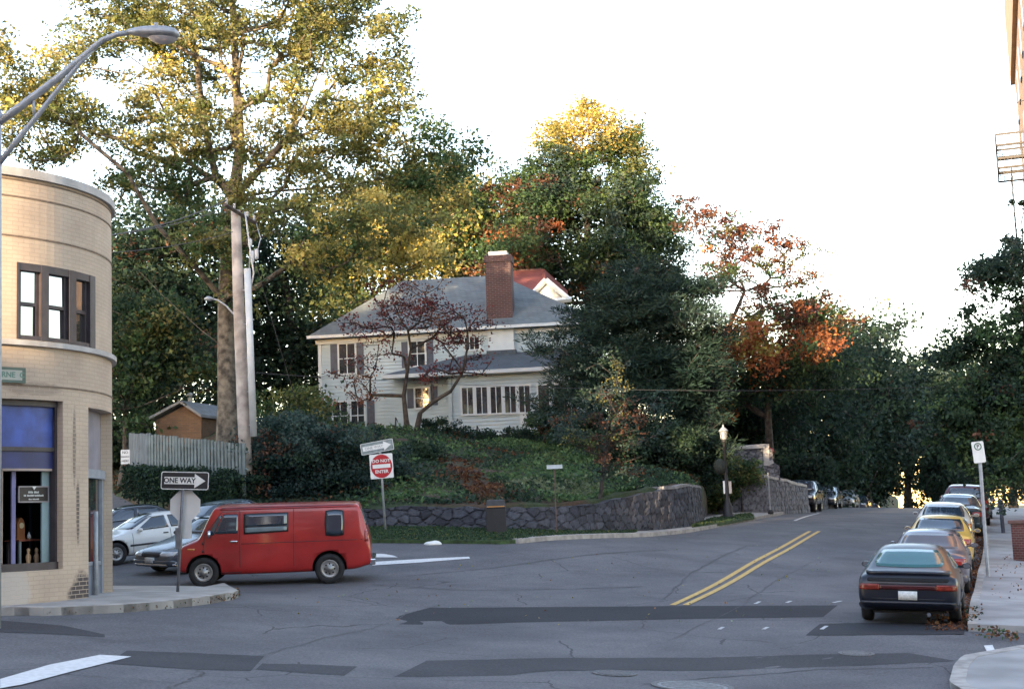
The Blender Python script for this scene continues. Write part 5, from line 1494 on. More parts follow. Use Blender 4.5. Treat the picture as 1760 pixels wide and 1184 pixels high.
def make_car(name, label, cat, kind, paint_m, L=None, sw=1.0, sh=1.0, wr=.31, ax=None, front=True, side='LS', group=None, rim='rim', details='mid', glass=None, roofrack=False):
    car = Car(); L0 = ST[kind][-1][0]; L = L or L0; k = L / L0; car.L = L
    axd = {'sedan': (.88, 3.55), 'hatch': (.9, 3.55), 'suv': (.85, 3.6), 'van': (.60, 3.60)}[kind]
    axles = [L / 2 - a * k for a in axd]
    W = {'sedan': .86, 'hatch': .88, 'suv': .94, 'van': .99}[kind]
    car.root = thing(name, label, cat, (0, 0, 0), 0, group)
    me, car.bvh = make_body(kind, paint_m, axles, wr, L, sw, sh, W)
    me.name = 'body'; bo = bpy.data.objects.new('body', me); COL.objects.link(bo); bo.parent = car.root; car.body = bo
    wheels(car, axles, wr, W * sw - .12, M[rim])
    car.gl = glass or M['carglass']; car.W = W * sw; car.k = k; car.paint = paint_m; car.sh = sh; car.sw = sw
    X = lambda x: L / 2 - x * k
    car.X = X
    if kind in ('sedan', 'hatch'):
        zb_ = .93 * sh; zt_ = (1.33 if kind == 'sedan' else 1.23) * sh
        patch(car, 'windshield', [(-.66 * sw, zb_ + .05), (.66 * sw, zb_ + .05), (.53 * sw, zt_), (-.53 * sw, zt_)], 'F', car.gl, k=.12)
        rb_ = 1.0 * sh if kind == 'sedan' else .92 * sh
        patch(car, 'rear_window', [(-.64 * sw, rb_ + .03), (.64 * sw, rb_ + .03), (.52 * sw, zt_ - .0), (-.52 * sw, zt_ - .0)], 'R', car.gl, k=.2 if kind == 'sedan' else .4)
        for s in side:
            if kind == 'sedan':
                patch(car, 'front_side_window', [(X(1.55), .93 * sh), (X(2.55), .95 * sh), (X(2.5), 1.31 * sh), (X(2.12), 1.29 * sh)], s, car.gl, k=.05)
                patch(car, 'rear_side_window', [(X(2.62), .95 * sh), (X(3.55), .97 * sh), (X(3.22), 1.3 * sh), (X(2.6), 1.31 * sh)], s, car.gl, k=.05)
                seams(car, s, [((X(1.4), .3 * sh), (X(1.4), .88 * sh)), ((X(2.58), .3 * sh), (X(2.58), .93 * sh)), ((X(3.4), .5 * sh), (X(3.5), .93 * sh)), ((X(1.4), .3 * sh), (X(3.2), .3 * sh))])
            else:
                patch(car, 'side_window', [(X(1.65), .9), (X(2.85), .93), (X(2.8), 1.2), (X(2.25), 1.2)], s, car.gl, k=.05)
                patch(car, 'rear_side_window', [(X(2.92), .93), (X(3.75), .97), (X(3.2), 1.19), (X(2.9), 1.2)], s, car.gl, k=.05)
                seams(car, s, [((X(1.5), .3), (X(1.5), .84)), ((X(2.88), .3), (X(2.88), .9))])
            patch(car, 'door_handle', rect(X(2.5), X(2.35), .78 * sh, .81 * sh), s, M['rubber'], .02, 0, 3, 2)
            patch(car, 'side_moulding', rect(X(3.15), X(1.3), .5 * sh, .55 * sh), s, M['rubber'], .012, 0, 10, 2)
    for s in (-1, 1):
        mz = {'sedan': .95 * sh, 'hatch': .92, 'suv': 1.12, 'van': 1.22}[kind]
        mx = {'sedan': 1.6, 'hatch': 1.7, 'suv': 1.4, 'van': .75}[kind]
        mw = .17 if kind in ('sedan', 'hatch') else .2; mh = .06 if kind in ('sedan', 'hatch') else .1
        mm = MB(); mm.lathe([(.005, -.04), (mh * .8, -.03), (mh, .0), (mh * .9, .04)], 12, 0, Matrix.Translation((X(mx), s * (car.W + .06), mz)) @ Matrix.Rotation(R(-90), 4, 'Y') @ Matrix.Diagonal((1, mw / mh / 1.9, 1, 1)))
        mm.box(X(mx) - .02, X(mx) + .02, min(s * (car.W - .14), s * (car.W + .02)), max(s * (car.W - .14), s * (car.W + .02)), mz - .04, mz)
        mo = mm.build('mirror', paint_m if kind != 'van' else M['chrome'], car.root, smooth=False)
        MB().lathe([(.001, 0), (mh * .78, 0)], 12, 0, Matrix.Translation((X(mx) - .045, s * (car.W + .06), mz)) @ Matrix.Rotation(R(-90), 4, 'Y') @ Matrix.Diagonal((1, mw / mh / 1.9, 1, 1)), caps=False).build('mirror_glass', M['chrome'], mo)
    return car
def place(car, x, y, heading):
    """heading: unit (dx, dy); rests on the street"""
    hv = Vector((heading[0], heading[1], 0)).normalized(); lv = Vector((-hv.y, hv.x, 0))
    a = g(x + hv.x * 1.3, y + hv.y * 1.3); b = g(x - hv.x * 1.3, y - hv.y * 1.3)
    c_ = g(x + lv.x * .7, y + lv.y * .7); d_ = g(x - lv.x * .7, y - lv.y * .7)
    fx = (hv * 2.6 + Vector((0, 0, a - b))).normalized(); ly = (lv * 1.4 + Vector((0, 0, c_ - d_))).normalized(); nz = fx.cross(ly).normalized(); ly = nz.cross(fx)
    Mx = Matrix(((fx.x, ly.x, nz.x, x), (fx.y, ly.y, nz.y, y), (fx.z, ly.z, nz.z, (a + b + c_ + d_) / 4 + .005), (0, 0, 0, 1)))
    car.root.matrix_world = Mx
    car.root.location = Mx.to_translation(); car.root.rotation_euler = Mx.to_euler()
def rear_kit(car, tl, band=None, plate=True, bumper=True, zp=.62, plate_w=.16, tl_mat=None, bm_=None, zbm=(.36, .52)):
    W = car.W
    for s in (-1, 1):
        patch(car, 'taillight', rect(s * tl[0], s * tl[1], tl[2], tl[3]), 'R', tl_mat or M['tail'], .015, .1, 8, 4)
    if band: patch(car, 'rear_band', rect(-band[0], band[0], band[1], band[2]), 'R', band[3], .01, 0, 14, 3)
    if bumper: patch(car, 'bumper', rect(-W + .07, W - .07, zbm[0], zbm[1]), 'R', bm_ or car.paint, .05, .15, 20, 4)
    if plate:
        p_ = patch(car, 'license_plate', rect(-plate_w, plate_w, zp - .075, zp + .075), 'R', M['plate'], .03, 0, 3, 2)
    seams(car, 'R', [((-.62, zbm[1] + .04), (.62, zbm[1] + .04))])
def front_kit(car, hl, grille=None, zbm=(.3, .46), plate=True, bm_=None, zp=.42, fog=False):
    W = car.W
    for s in (-1, 1):
        patch(car, 'headlight', rect(s * hl[0], s * hl[1], hl[2], hl[3]), 'F', M['head'], .012, .15, 6, 4)
    if grille: patch(car, 'grille', rect(-grille[0], grille[0], grille[1], grille[2]), 'F', M['rubber'], .01, .1, 8, 3)
    patch(car, 'bumper', rect(-W + .08, W - .08, zbm[0], zbm[1]), 'F', bm_ or car.paint, .05, .15, 20, 4)
    patch(car, 'air_intake', rect(-.45, .45, zbm[0] - .1, zbm[0] - .03), 'F', M['well'], .01, 0, 8, 2)
    if plate: patch(car, 'license_plate', rect(-.155, .155, zp - .07, zp + .07), 'F', M['plate'], .065, 0, 3, 2)

# ---- red van
V = make_car('red_van', 'faded red panel van with a side window strip parked side-on at the junction', 'van', 'van', paint('red_van_paint', (.35, .022, .02), .28, .05, .2, .5), L=4.42, wr=.345, rim='rim', sh=.96)
X = V.X
for s in 'LS':
    patch(V, 'door_window', [(X(.88), 1.22), (X(1.42), 1.22), (X(1.42), 1.66), (X(1.08), 1.66)], s, M['carglass'], k=.05)
    patch(V, 'vent_window', [(X(.7), 1.2), (X(.86), 1.2), (X(1.04), 1.64), (X(.97), 1.62)], s, M['carglass'], k=.0, n=4)
    w_ = patch(V, 'side_window_frame', [(X(1.56), 1.19), (X(2.63), 1.23), (X(2.63), 1.67), (X(1.56), 1.66)], s, M['rubber'], .012, .05)
    patch(V, 'side_window', [(X(1.6), 1.37), (X(2.59), 1.38), (X(2.59), 1.64), (X(1.6), 1.63)], s, M['carglass'], .02, .0, parent=V.root)
    patch(V, 'sliding_pane', [(X(1.6), 1.23), (X(2.59), 1.26), (X(2.59), 1.35), (X(1.6), 1.34)], s, mat('pale_slider_glass', (.16, .2, .22), .15, .1, 4), .02, .0, parent=V.root)
    patch(V, 'rear_window_frame', [(X(3.5), 1.09), (X(3.97), 1.09), (X(3.97), 1.7), (X(3.5), 1.7)], s, M['rubber'], .014, .3)
    patch(V, 'rear_quarter_window', [(X(3.54), 1.13), (X(3.93), 1.13), (X(3.93), 1.66), (X(3.54), 1.66)], s, M['carglass'], .022, .3)
    seams(V, s, [((X(.62), .75), (X(.62), 1.18)), ((X(1.47), .35), (X(1.47), 1.72)), ((X(.98), .33), (X(1.47), .33)), ((X(.4), 1.8), (X(4.2), 1.8)), ((X(.62), 1.18), (X(1.04), 1.71)), ((X(1.04), 1.72), (X(1.47), 1.72)), ((X(1.5), .98), (X(4.4), 1.0)), ((X(2.75), .35), (X(2.75), 1.75))], .014)
    patch(V, 'door_handle', rect(X(1.41), X(1.24), 1.02, 1.055), s, M['chrome'], .03, 0, 4, 2)
    patch(V, 'side_marker', rect(X(.4), X(.22), .86, .9), s, M['amber'], .015, 0, 4, 2)
    patch(V, 'taillight', rect(X(4.53), X(4.45), .95, 1.2), s, M['tail'], .015, 0, 3, 4)
    patch(V, 'drip_rail', rect(X(4.25), X(1.0), 1.755, 1.78), s, V.paint, .025, 0, 20, 1)
    patch(V, 'door_hinge', rect(X(.605), X(.58), .8, .86), s, M['rubber'], .02, 0, 2, 2)
    patch(V, 'door_hinge', rect(X(.605), X(.58), .98, 1.04), s, M['rubber'], .02, 0, 2, 2)
patch(V, 'windshield', [(-.8, 1.24), (.8, 1.24), (.7, 1.78), (-.7, 1.78)], 'F', M['carglass'], k=.06)
patch(V, 'rear_door_glass', [(-.7, 1.3), (.7, 1.3), (.66, 1.7), (-.66, 1.7)], 'R', M['carglass'], k=.1)
front_kit(V, (.5, .78, .66, .84), (.45, .6, .86), (.42, .54), True, M['chrome'], .48)
MB().box(-2.31, -2.17, -.93, .93, .40, .54).build('rear_bumper', M['chrome'], V.root, bevel=.02)
MB().tube([(-2.0, -.5, .3), (-1.2, -.5, .28), (-.4, -.55, .3)], .04, 8).build('exhaust_pipe', M['rubber'], V.root)
pf = GP(480, 34.9)
place(V, GP(479, 34.2).x, 34.2, (-math.cos(R(5)), -math.sin(R(5))))

# ---- cars in the one-way street at left
def at(px, d_): p = GP(px, d_); return p.x, p.y
wc = make_car('white_coupe', 'white two-door coupe half hidden by the corner building', 'car', 'sedan', paint('white_car_paint', (.66, .67, .66), .35, 0, .04), L=4.35, sh=.95)
front_kit(wc, (.35, .74, .5, .62), (.3, .52, .6), (.28, .44))
patch(wc, 'sunroof', rect(-.0, .55, -.38, .38), 'T', M['carglass'], .01, .1)
x_, y_ = at(207, 40.2); hd = Vector((-math.cos(R(38)), -math.sin(R(38)), 0)); c_ = Vector((x_, y_, 0)) - hd * 1.2 + Vector((-hd.y, hd.x, 0)) * -.75 * -1 * -1
place(wc, c_.x, c_.y, hd)
gc = make_car('grey_sedan', 'dark silver sedan with its nose out beside the red van', 'car', 'sedan', paint('silver_blue_paint', (.11, .13, .155), .25, .45), L=4.45, sh=.97)
front_kit(gc, (.38, .76, .52, .62), (.34, .5, .6), (.3, .42), True)
patch(gc, 'bumper_strip', rect(-.75, .75, .3, .34), 'F', M['chrome'], .062, 0, 10, 1)
hd = Vector((-math.cos(R(52)), -math.sin(R(52)), 0)); x_, y_ = at(261, 36.7)
place(gc, x_ - hd.x * 2.2, y_ - hd.y * 2.2, hd)
tc_ = make_car('teal_sedan', 'dark teal sedan barely showing behind the octagon sign and van', 'car', 'sedan', paint('teal_paint', (.03, .06, .07), .3, .3))
front_kit(tc_, (.38, .74, .54, .66), (.34, .52, .62))
hd = Vector((-math.cos(R(50)), -math.sin(R(50)), 0)); x_, y_ = at(372, 44.5); place(tc_, x_, y_, hd)
dc = make_car('dark_blue_sedan', 'dark blue sedan behind the white coupe beside the building edge', 'car', 'sedan', paint('dark_blue_paint', (.03, .035, .05), .2, .3))
front_kit(dc, (.38, .74, .54, .66), (.34, .52, .62))
hd = Vector((-math.cos(R(22)), -math.sin(R(22)), 0)); x_, y_ = at(215, 47.5); place(dc, x_, y_, hd)

# ---- row at the right kerb, seen from behind
RD = Vector((.335, 1, 0)).normalized()
def right_row(car, ry, dx=0.0):
    rear = Vector((6.97 + .335 * (ry - 26) + dx, ry, 0)); c_ = rear + RD * car.L / 2
    place(car, c_.x, c_.y, RD)
GR_ = 'cars parked along the right kerb'
bk = make_car('black_hatchback', 'black rounded hatchback with full-width tail lamps, nearest in the right kerb row', 'car', 'hatch', paint('black_car_paint', (.006, .008, .016), .35, .0, .1, .15), group=GR_, rim='rim_dark', sh=1.04, glass=mat('teal_reflection_glass', (.035, .12, .13), .1, .1, 1, ior=1.5, spec=.5))  # sky reflection put into the hatchback's glass colour as teal
rear_kit(bk, (.48, .82, .61, .71), (.5, .62, .70, mat('dark_red_band', (.06, .012, .014), .25)), True, True, .52, tl_mat=mat('brownish_tail_lamp', (.17, .02, .012), .25, .3, 14), zbm=(.30, .42))
patch(bk, 'spoiler_lip', rect(-.72, .72, .87, .90), 'R', bk.paint, .05, .1, 14, 2)
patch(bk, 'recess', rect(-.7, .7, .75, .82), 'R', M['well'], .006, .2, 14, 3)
MB().tube([(-2.24, -.35, .2), (-2.0, -.35, .2)], .035, 10).build('exhaust', M['chrome'], bk.root)
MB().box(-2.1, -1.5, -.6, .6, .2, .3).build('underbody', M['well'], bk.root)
right_row(bk, 25.3)
gs = make_car('grey_sedan', 'purple-grey sedan with a pale roof right in front of the black hatchback', 'car', 'sedan', paint('purple_grey_paint', (.13, .12, .15), .3, .4), L=4.7, sw=1.03, group=GR_, sh=1.0, glass=mat('pinkish_reflection_glass', (.10, .09, .1), .12, .1, 2))  # pinkish reflection painted into this sedan's glass colour
rear_kit(gs, (.48, .8, .72, .86)); right_row(gs, 32.2, .02)
ty = make_car('yellow_taxi', 'yellow sedan in the right kerb row, third from the camera', 'car', 'sedan', paint('taxi_yellow_paint', (.62, .4, .09), .35, 0), L=4.8, sw=1.05, group=GR_, sh=1.02)
rear_kit(ty, (.5, .82, .74, .88)); right_row(ty, 38.5, .0)
tn = make_car('tan_sedan', 'boxy cream-white sedan with orange tail lamps in front of the yellow one', 'car', 'sedan', paint('cream_paint', (.5, .46, .4), .35, 0), L=4.8, sw=1.05, sh=1.03, group=GR_)
rear_kit(tn, (.5, .84, .74, .9), tl_mat=M['amber']); right_row(tn, 44.6, -.1)
dk = make_car('dark_green_sedan', 'dark green sedan between the cream sedan and the maroon minivan', 'car', 'sedan', paint('dark_green_paint', (.03, .045, .05), .25, .3), L=4.6, sw=1.0, sh=1.05, group=GR_)
rear_kit(dk, (.5, .8, .74, .88)); right_row(dk, 51.0, .2)
mv = make_car('maroon_minivan', 'maroon minivan with a pale roof, farthest car of the right kerb row', 'minivan', 'suv', paint('maroon_paint', (.09, .03, .035), .3, .2), group=GR_, sh=.99)
patch(mv, 'rear_window', [(-.66, 1.18), (.66, 1.18), (.6, 1.58), (-.6, 1.58)], 'R', M['carglass'], k=.12)
for s in 'LS': patch(mv, 'side_window', [(mv.X(2.6), 1.18), (mv.X(4.2), 1.18), (mv.X(4.1), 1.56), (mv.X(2.6), 1.56)], s, M['carglass'], k=.05); patch(mv, 'front_side_window', [(mv.X(1.6), 1.18), (mv.X(2.5), 1.18), (mv.X(2.5), 1.56), (mv.X(1.9), 1.56)], s, M['carglass'], k=.05)
rear_kit(mv, (.66, .86, .8, 1.12), zp=.75, zbm=(.45, .62)); right_row(mv, 57.2, .35)
d2 = make_car('blue_sedan', 'dark blue sedan up the right kerb under the low branches', 'car', 'sedan', paint('deep_blue_paint', (.02, .03, .07), .25, .3), group=GR_)
rear_kit(d2, (.5, .8, .74, .88)); right_row(d2, 66.0, .5)

# ---- row at the left kerb, facing us
LD = -RD
GL_ = 'cars parked along the left kerb up the hill'
def left_row(car, px, fy):
    p = GP(px - 18, fy); c_ = Vector((p.x, p.y, 0)) + RD * car.L / 2; place(car, c_.x, c_.y, LD)
sv = make_car('dark_suv', 'black off-road wagon, front car of the row at the left kerb', 'suv', 'suv', paint('black_suv_paint', (.014, .016, .024), .25, .2), group=GL_, wr=.36)
patch(sv, 'windshield', [(-.76, 1.22), (.76, 1.22), (.66, 1.62), (-.66, 1.62)], 'F', M['carglass'], k=.06)
for s in 'LS': patch(sv, 'side_window', [(sv.X(1.7), 1.16), (sv.X(4.2), 1.16), (sv.X(4.1), 1.56), (sv.X(2.0), 1.56)], s, M['carglass'], k=.05)
front_kit(sv, (.52, .8, .78, .92), (.46, .76, .92), (.5, .64), True, M['rubber'], .56); left_row(sv, 1388, 77.5)
s2 = make_car('dark_sedan', 'dark grey-blue sedan just behind the black off-road wagon', 'car', 'sedan', paint('slate_paint', (.04, .05, .065), .25, .3), group=GL_, sh=1.05)
front_kit(s2, (.4, .76, .56, .68), (.36, .52, .64)); left_row(s2, 1431, 88)
s3 = make_car('silver_sedan', 'pale silver sedan facing down the hill in the left kerb row', 'car', 'sedan', paint('pale_silver_paint', (.4, .41, .42), .3, .3), group=GL_)
front_kit(s3, (.4, .76, .56, .68), (.36, .52, .64)); left_row(s3, 1466, 102)
s4 = make_car('dark_sedan', 'small dark sedan tucked behind the pale silver sedan', 'car', 'sedan', paint('navy_paint', (.025, .03, .05), .3, .3), group=GL_)
front_kit(s4, (.4, .76, .56, .68), (.36, .52, .64)); left_row(s4, 1489, 110)
s5 = make_car('red_sedan', 'red sedan half hidden beyond the crest of the hill', 'car', 'sedan', paint('red_sedan_paint', (.2, .025, .02), .3, .2), group=GL_)
front_kit(s5, (.4, .76, .56, .68), (.36, .52, .64)); left_row(s5, 1511, 121)
# ---------------------------------------------------------------- foliage
def leaf_material(name, trans=.35, rough=.6):
    m = bpy.data.materials.new(name); m.use_nodes = True
    nt = m.node_tree; b = nt.nodes['Principled BSDF']; L = nt.links.new
    at_ = nn(nt, 'ShaderNodeAttribute', attribute_name='Col')
    L(at_.outputs['Color'], b.inputs['Base Color']); b.inputs['Roughness'].default_value = rough; b.inputs['Specular IOR Level'].default_value = .25
    t = nt.nodes.new('ShaderNodeBsdfTranslucent'); L(at_.outputs['Color'], t.inputs['Color'])
    mx = nt.nodes.new('ShaderNodeMixShader'); mx.inputs[0].default_value = trans
    L(b.outputs[0], mx.inputs[1]); L(t.outputs[0], mx.inputs[2]); L(mx.outputs[0], nt.nodes['Material Output'].inputs[0])
    return m
M['leaf'] = leaf_material('leaves', .42); M['needle'] = leaf_material('needles', .1, .7)
def bark(name, c1, c2, sc=5):
    m = mat(name, c1, .95, .35, sc, col2=c2, bump=1.0, bscale=9); return m
M['bark'] = bark('grey_brown_bark', (.05, .043, .038), (.13, .115, .1)); M['bark_syc'] = bark('mottled_sycamore_bark', (.055, .048, .04), (.17, .15, .12), 3.5); M['bark_dark'] = bark('dark_bark', (.03, .026, .025), (.07, .06, .055))
def leaves(name, C, size, cols, material, parent=None, aspect=.62, loc=(0, 0, 0), up=0.0, seed=0, axis=None, fold=.25):
    r_ = np.random.default_rng(seed + 17); n = len(C)
    a = r_.normal(size=(n, 3)) if axis is None else axis + r_.normal(size=(n, 3)) * .35
    a /= np.linalg.norm(a, axis=1)[:, None] + 1e-9
    b = r_.normal(size=(n, 3)); b[:, 2] += up * 0; nrm = r_.normal(size=(n, 3)); nrm[:, 2] += up
    b = np.cross(nrm, a); b /= np.linalg.norm(b, axis=1)[:, None] + 1e-9
    c = np.cross(a, b)
    s = (size * r_.uniform(.6, 1.3, n))[:, None]
    V = np.empty((n, 4, 3)); w = aspect
    V[:, 0] = C - a * s * .5; V[:, 1] = C + b * s * w * .5 + c * s * fold * .5; V[:, 2] = C + a * s * .5; V[:, 3] = C - b * s * w * .5 + c * s * fold * .5
    V -= np.array(loc)
    me = bpy.data.meshes.new(name)
    me.vertices.add(n * 4); me.vertices.foreach_set('co', V.reshape(-1).astype(np.float32))
    me.loops.add(n * 4); me.loops.foreach_set('vertex_index', np.arange(n * 4, dtype=np.int32))
    me.polygons.add(n); me.polygons.foreach_set('loop_start', np.arange(0, n * 4, 4, dtype=np.int32))
    try: me.polygons.foreach_set('loop_total', np.full(n, 4, dtype=np.int32))
    except Exception: pass
    me.update(calc_edges=True)
    ca = me.color_attributes.new('Col', 'FLOAT_COLOR', 'POINT')
    cc = np.ones((n, 4, 4)); cc[:, :, :3] = cols[:, None, :]
    ca.data.foreach_set('color', cc.reshape(-1).astype(np.float32))
    me.materials.append(material)
    o = bpy.data.objects.new(name, me); COL.objects.link(o)
    if parent is not None: o.parent = parent
    else: o.location = loc
    return o
PAL = {
 'green': [(.058, .105, .042), (.075, .12, .045), (.045, .09, .04)],
 'dark': [(.03, .058, .034), (.038, .068, .036), (.024, .05, .034)],
 'vdark': [(.017, .036, .026), (.024, .046, .032)],
 'olive': [(.13, .145, .05), (.1, .125, .045), (.17, .165, .06)],
 'gold': [(.36, .29, .07), (.3, .26, .07), (.27, .24, .07)],
 'yellow': [(.46, .36, .1), (.4, .32, .09)],
 'orange': [(.34, .12, .05), (.27, .1, .045), (.38, .16, .06)],
 'rust': [(.16, .08, .05), (.12, .06, .04)],
 'red': [(.16, .06, .05), (.12, .05, .042), (.17, .075, .055)],
 'dred': [(.1, .02, .022), (.14, .03, .028), (.07, .018, .02)],
 'teal': [(.04, .07, .06), (.052, .085, .07), (.034, .06, .054)],
 'bluegreen': [(.01, .028, .022), (.015, .036, .028)],
 'syc': [(.17, .19, .07), (.13, .16, .06), (.21, .21, .085)], 'sycgold_sunlit': [(.5, .42, .13), (.4, .36, .11)],  # the gold sycamore set is autumn yellow brightened to stand for sunlight
 'pale': [(.2, .26, .14), (.25, .3, .18)],
 'litter': [(.22, .1, .05), (.16, .07, .04), (.3, .15, .07), (.1, .05, .035)],
 'lilac': [(.5, .5, .62), (.6, .6, .66)],
}
def pick(mix, r_):
    ks = list(mix); w = np.array([mix[k] for k in ks], float); w /= w.sum()
    p = PAL[ks[r_.choice(len(ks), p=w)]]
    return np.array(p[r_.integers(len(p))])
def blob_world(b, d):
    """(px, py, rx, ry[, depth shift, depth radius m, mix]) -> centre, radii"""
    px, py, rx, ry = b[:4]; dd = d + (b[4] if len(b) > 4 and b[4] is not None else 0)
    rd = b[5] if len(b) > 5 and b[5] is not None else (rx * dd / FPX)
    c = P(px, py, dd)
    return np.array(c), np.array([rx * dd / FPX, rd, ry * dd / FPX]), (b[6] if len(b) > 6 else None)
def tree(name, label, cat, base, d, trunk, blobs, mix, n_clump=300, per=60, cr=.55, leaf=.22, bark_m=None, r0=.3, seed=1, group=None, shell=.5, aspect=.62, needle=False, limb_noise=.25, flat=.6, minr=.012, leafvar=.25, ground_fn=None, sink=.4, mass=8, limbs=(), taper=.75):
    r_ = np.random.default_rng(seed)
    bw = Vector(base)
    root = thing(name, label, cat, bw, 0, group)
    B = [blob_world(b, d) for b in blobs]
    vol = np.array([(b[1][0] * b[1][1] * b[1][2]) ** .72 for b in B]); vol /= vol.sum()
    cl = []; cm = []; left = 0
    for _ in range(n_clump):
        if left <= 0:                                  # a new bough: the next few clumps gather round it
            c, rr, mx = B[r_.choice(len(B), p=vol)]
            v = r_.normal(size=3); v /= np.linalg.norm(v)
            q0 = c + v * rr * r_.uniform(shell ** 3, 1.1) ** (1 / 3)
            left = int(r_.integers(3, max(4, mass))); base_col = pick(mx or mix, r_)
        left -= 1
        q = q0 + r_.normal(size=3) * cr * np.array([1.15, 1.15, .75])
        cl.append(q); cm.append(base_col if r_.uniform() < .65 else pick(mx or mix, r_))
    cl = np.array(cl); cm = np.array(cm)
    # skeleton
    nodes = [np.array(bw) - np.array([0, 0, sink])] + [np.array(P(*t) if len(t) == 3 else P(t[0], t[1], d)) for t in trunk]
    # refine the trunk line
    fine = [nodes[0]]
    for a, b in zip(nodes, nodes[1:]):
        k = max(1, int(np.linalg.norm(b - a) / 1.5))
        for j in range(1, k + 1): fine.append(a + (b - a) * j / k + (r_.normal(size=3) * .05 if j < k else 0))
    N = list(fine); par = [-1] + list(range(len(fine) - 1)); tr_n = len(fine)
    lowest = max(2, int(tr_n * .25)); top = fine[-1]
    limb_idx = []
    for lb in limbs:
        pts_ = [np.array(P(x, y, d + dz_)) for x, y, dz_ in lb]
        A = np.array(N[:tr_n]); cur = int(np.argmin(np.linalg.norm(A - pts_[0], axis=1))); prev = N[cur]
        for q in pts_[1:]:
            k = max(1, int(np.linalg.norm(q - prev) / 1.2)); s0_ = prev
            for s in range(1, k + 1):
                N.append(s0_ + (q - s0_) * s / k + r_.normal(size=3) * .06); par.append(cur); cur = len(N) - 1; limb_idx.append(cur)
            prev = q
    order = np.argsort(np.min(np.linalg.norm(cl[:, None] - np.array(fine[lowest:])[None], axis=2), axis=1))
    leafnode = []
    for ci in order:
        q = cl[ci]; A = np.array(N); dist = np.linalg.norm(A - q, axis=1)
        pen = np.maximum(0, A[:, 2] - q[2] + dist * .15) * 1.2
        cost = dist + pen; cost[:lowest] += 50
        if len(cost) > tr_n: cost[tr_n:] *= 1.0
        j = int(np.argmin(cost)); a = N[j]; L_ = dist[j]
        k = max(1, int(L_ / 1.1)); cur = j
        for s in range(1, k + 1):
            t = s / k; p = a + (q - a) * t
            p = p + np.array([0, 0, math.sin(math.pi * t) * L_ * .07]) + (r_.normal(size=3) * limb_noise * min(1, L_ / 3) * (.5 if s < k else 0))
            N.append(p); par.append(cur); cur = len(N) - 1
        leafnode.append(cur)
    cnt = np.zeros(len(N))
    for j in leafnode: cnt[j] += 1
    for j in range(len(N) - 1, 0, -1): cnt[par[j]] += cnt[j]
    rad = r0 * (np.maximum(cnt, .3) / max(1, cnt[0])) ** .48
    for j in range(tr_n): rad[j] = r0 * (1 - taper * j / tr_n)
    for j in range(tr_n, len(N)): rad[j] = min(rad[j], rad[par[j]] * .9)
    rad[0] *= 1.35
    rad = np.maximum(rad, minr)
    A = np.array(N) - np.array(bw); ns = 6
    vs_ = []; fs = []
    kids = {}
    for j in range(1, len(N)): kids.setdefault(par[j], []).append(j)
    for j in range(len(N)):
        pd = A[j] - A[par[j]] if par[j] >= 0 else A[1] - A[0]
        pd = pd / (np.linalg.norm(pd) + 1e-9)
        u = np.cross(pd, [.13, .97, .2]); u /= np.linalg.norm(u) + 1e-9; w = np.cross(pd, u)
        for k in range(ns):
            a = 2 * math.pi * k / ns; vs_.append(A[j] + (u * math.cos(a) + w * math.sin(a)) * rad[j])
    V = [tuple(v) for v in vs_]
    for j in range(1, len(N)):
        p_ = par[j]
        # a side branch starts with its own thinner ring inside the parent
        if len(kids[p_]) > 1 and j != max(kids[p_], key=lambda q_: cnt[q_]) :
            pd = A[j] - A[p_]; pd = pd / (np.linalg.norm(pd) + 1e-9)
            u = np.cross(pd, [.13, .97, .2]); u /= np.linalg.norm(u) + 1e-9; w = np.cross(pd, u)
            o_ = len(V)
            for k in range(ns):
                a = 2 * math.pi * k / ns; V.append(tuple(A[p_] + (u * math.cos(a) + w * math.sin(a)) * min(rad[p_] * .8, rad[j] * 1.3)))
            s0 = o_
        else: s0 = p_ * ns
        for k in range(ns):
            fs.append((s0 + k, s0 + (k + 1) % ns, j * ns + (k + 1) % ns, j * ns + k))
    me = bpy.data.meshes.new('trunk'); me.from_pydata(V, [], fs); me.materials.append(bark_m or M['bark'])
    me.polygons.foreach_set('use_smooth', [True] * len(fs))
    o = bpy.data.objects.new('trunk', me); COL.objects.link(o); o.parent = root
    # leaves
    off = r_.normal(size=(n_clump, per, 3)); off /= np.linalg.norm(off, axis=2)[:, :, None]
    off = off * (r_.uniform(0, 1, (n_clump, per, 1)) ** .5) * np.array([1, 1, flat]) * 1.9 * cr * r_.uniform(.55, 1.25, (n_clump, 1, 1))
    Cn = (cl[:, None] + off).reshape(-1, 3)
    cols = np.repeat(cm, per, axis=0) * r_.uniform(1 - leafvar, 1 + leafvar * 1.6, (n_clump * per, 1)) * r_.uniform(.92, 1.08, (n_clump * per, 3))
    axis = None
    if needle: axis = (off.reshape(-1, 3) / (np.linalg.norm(off.reshape(-1, 3), axis=1)[:, None] + 1e-6)); axis[:, 2] += .3
    leaves('crown', Cn, leaf, cols, M['needle'] if needle else M['leaf'], root, aspect, tuple(bw), .6, seed, axis)
    return root
def hbase(px, py, d):
    p = P(px, py, d); return (p.x, p.y, h(p.x, p.y))

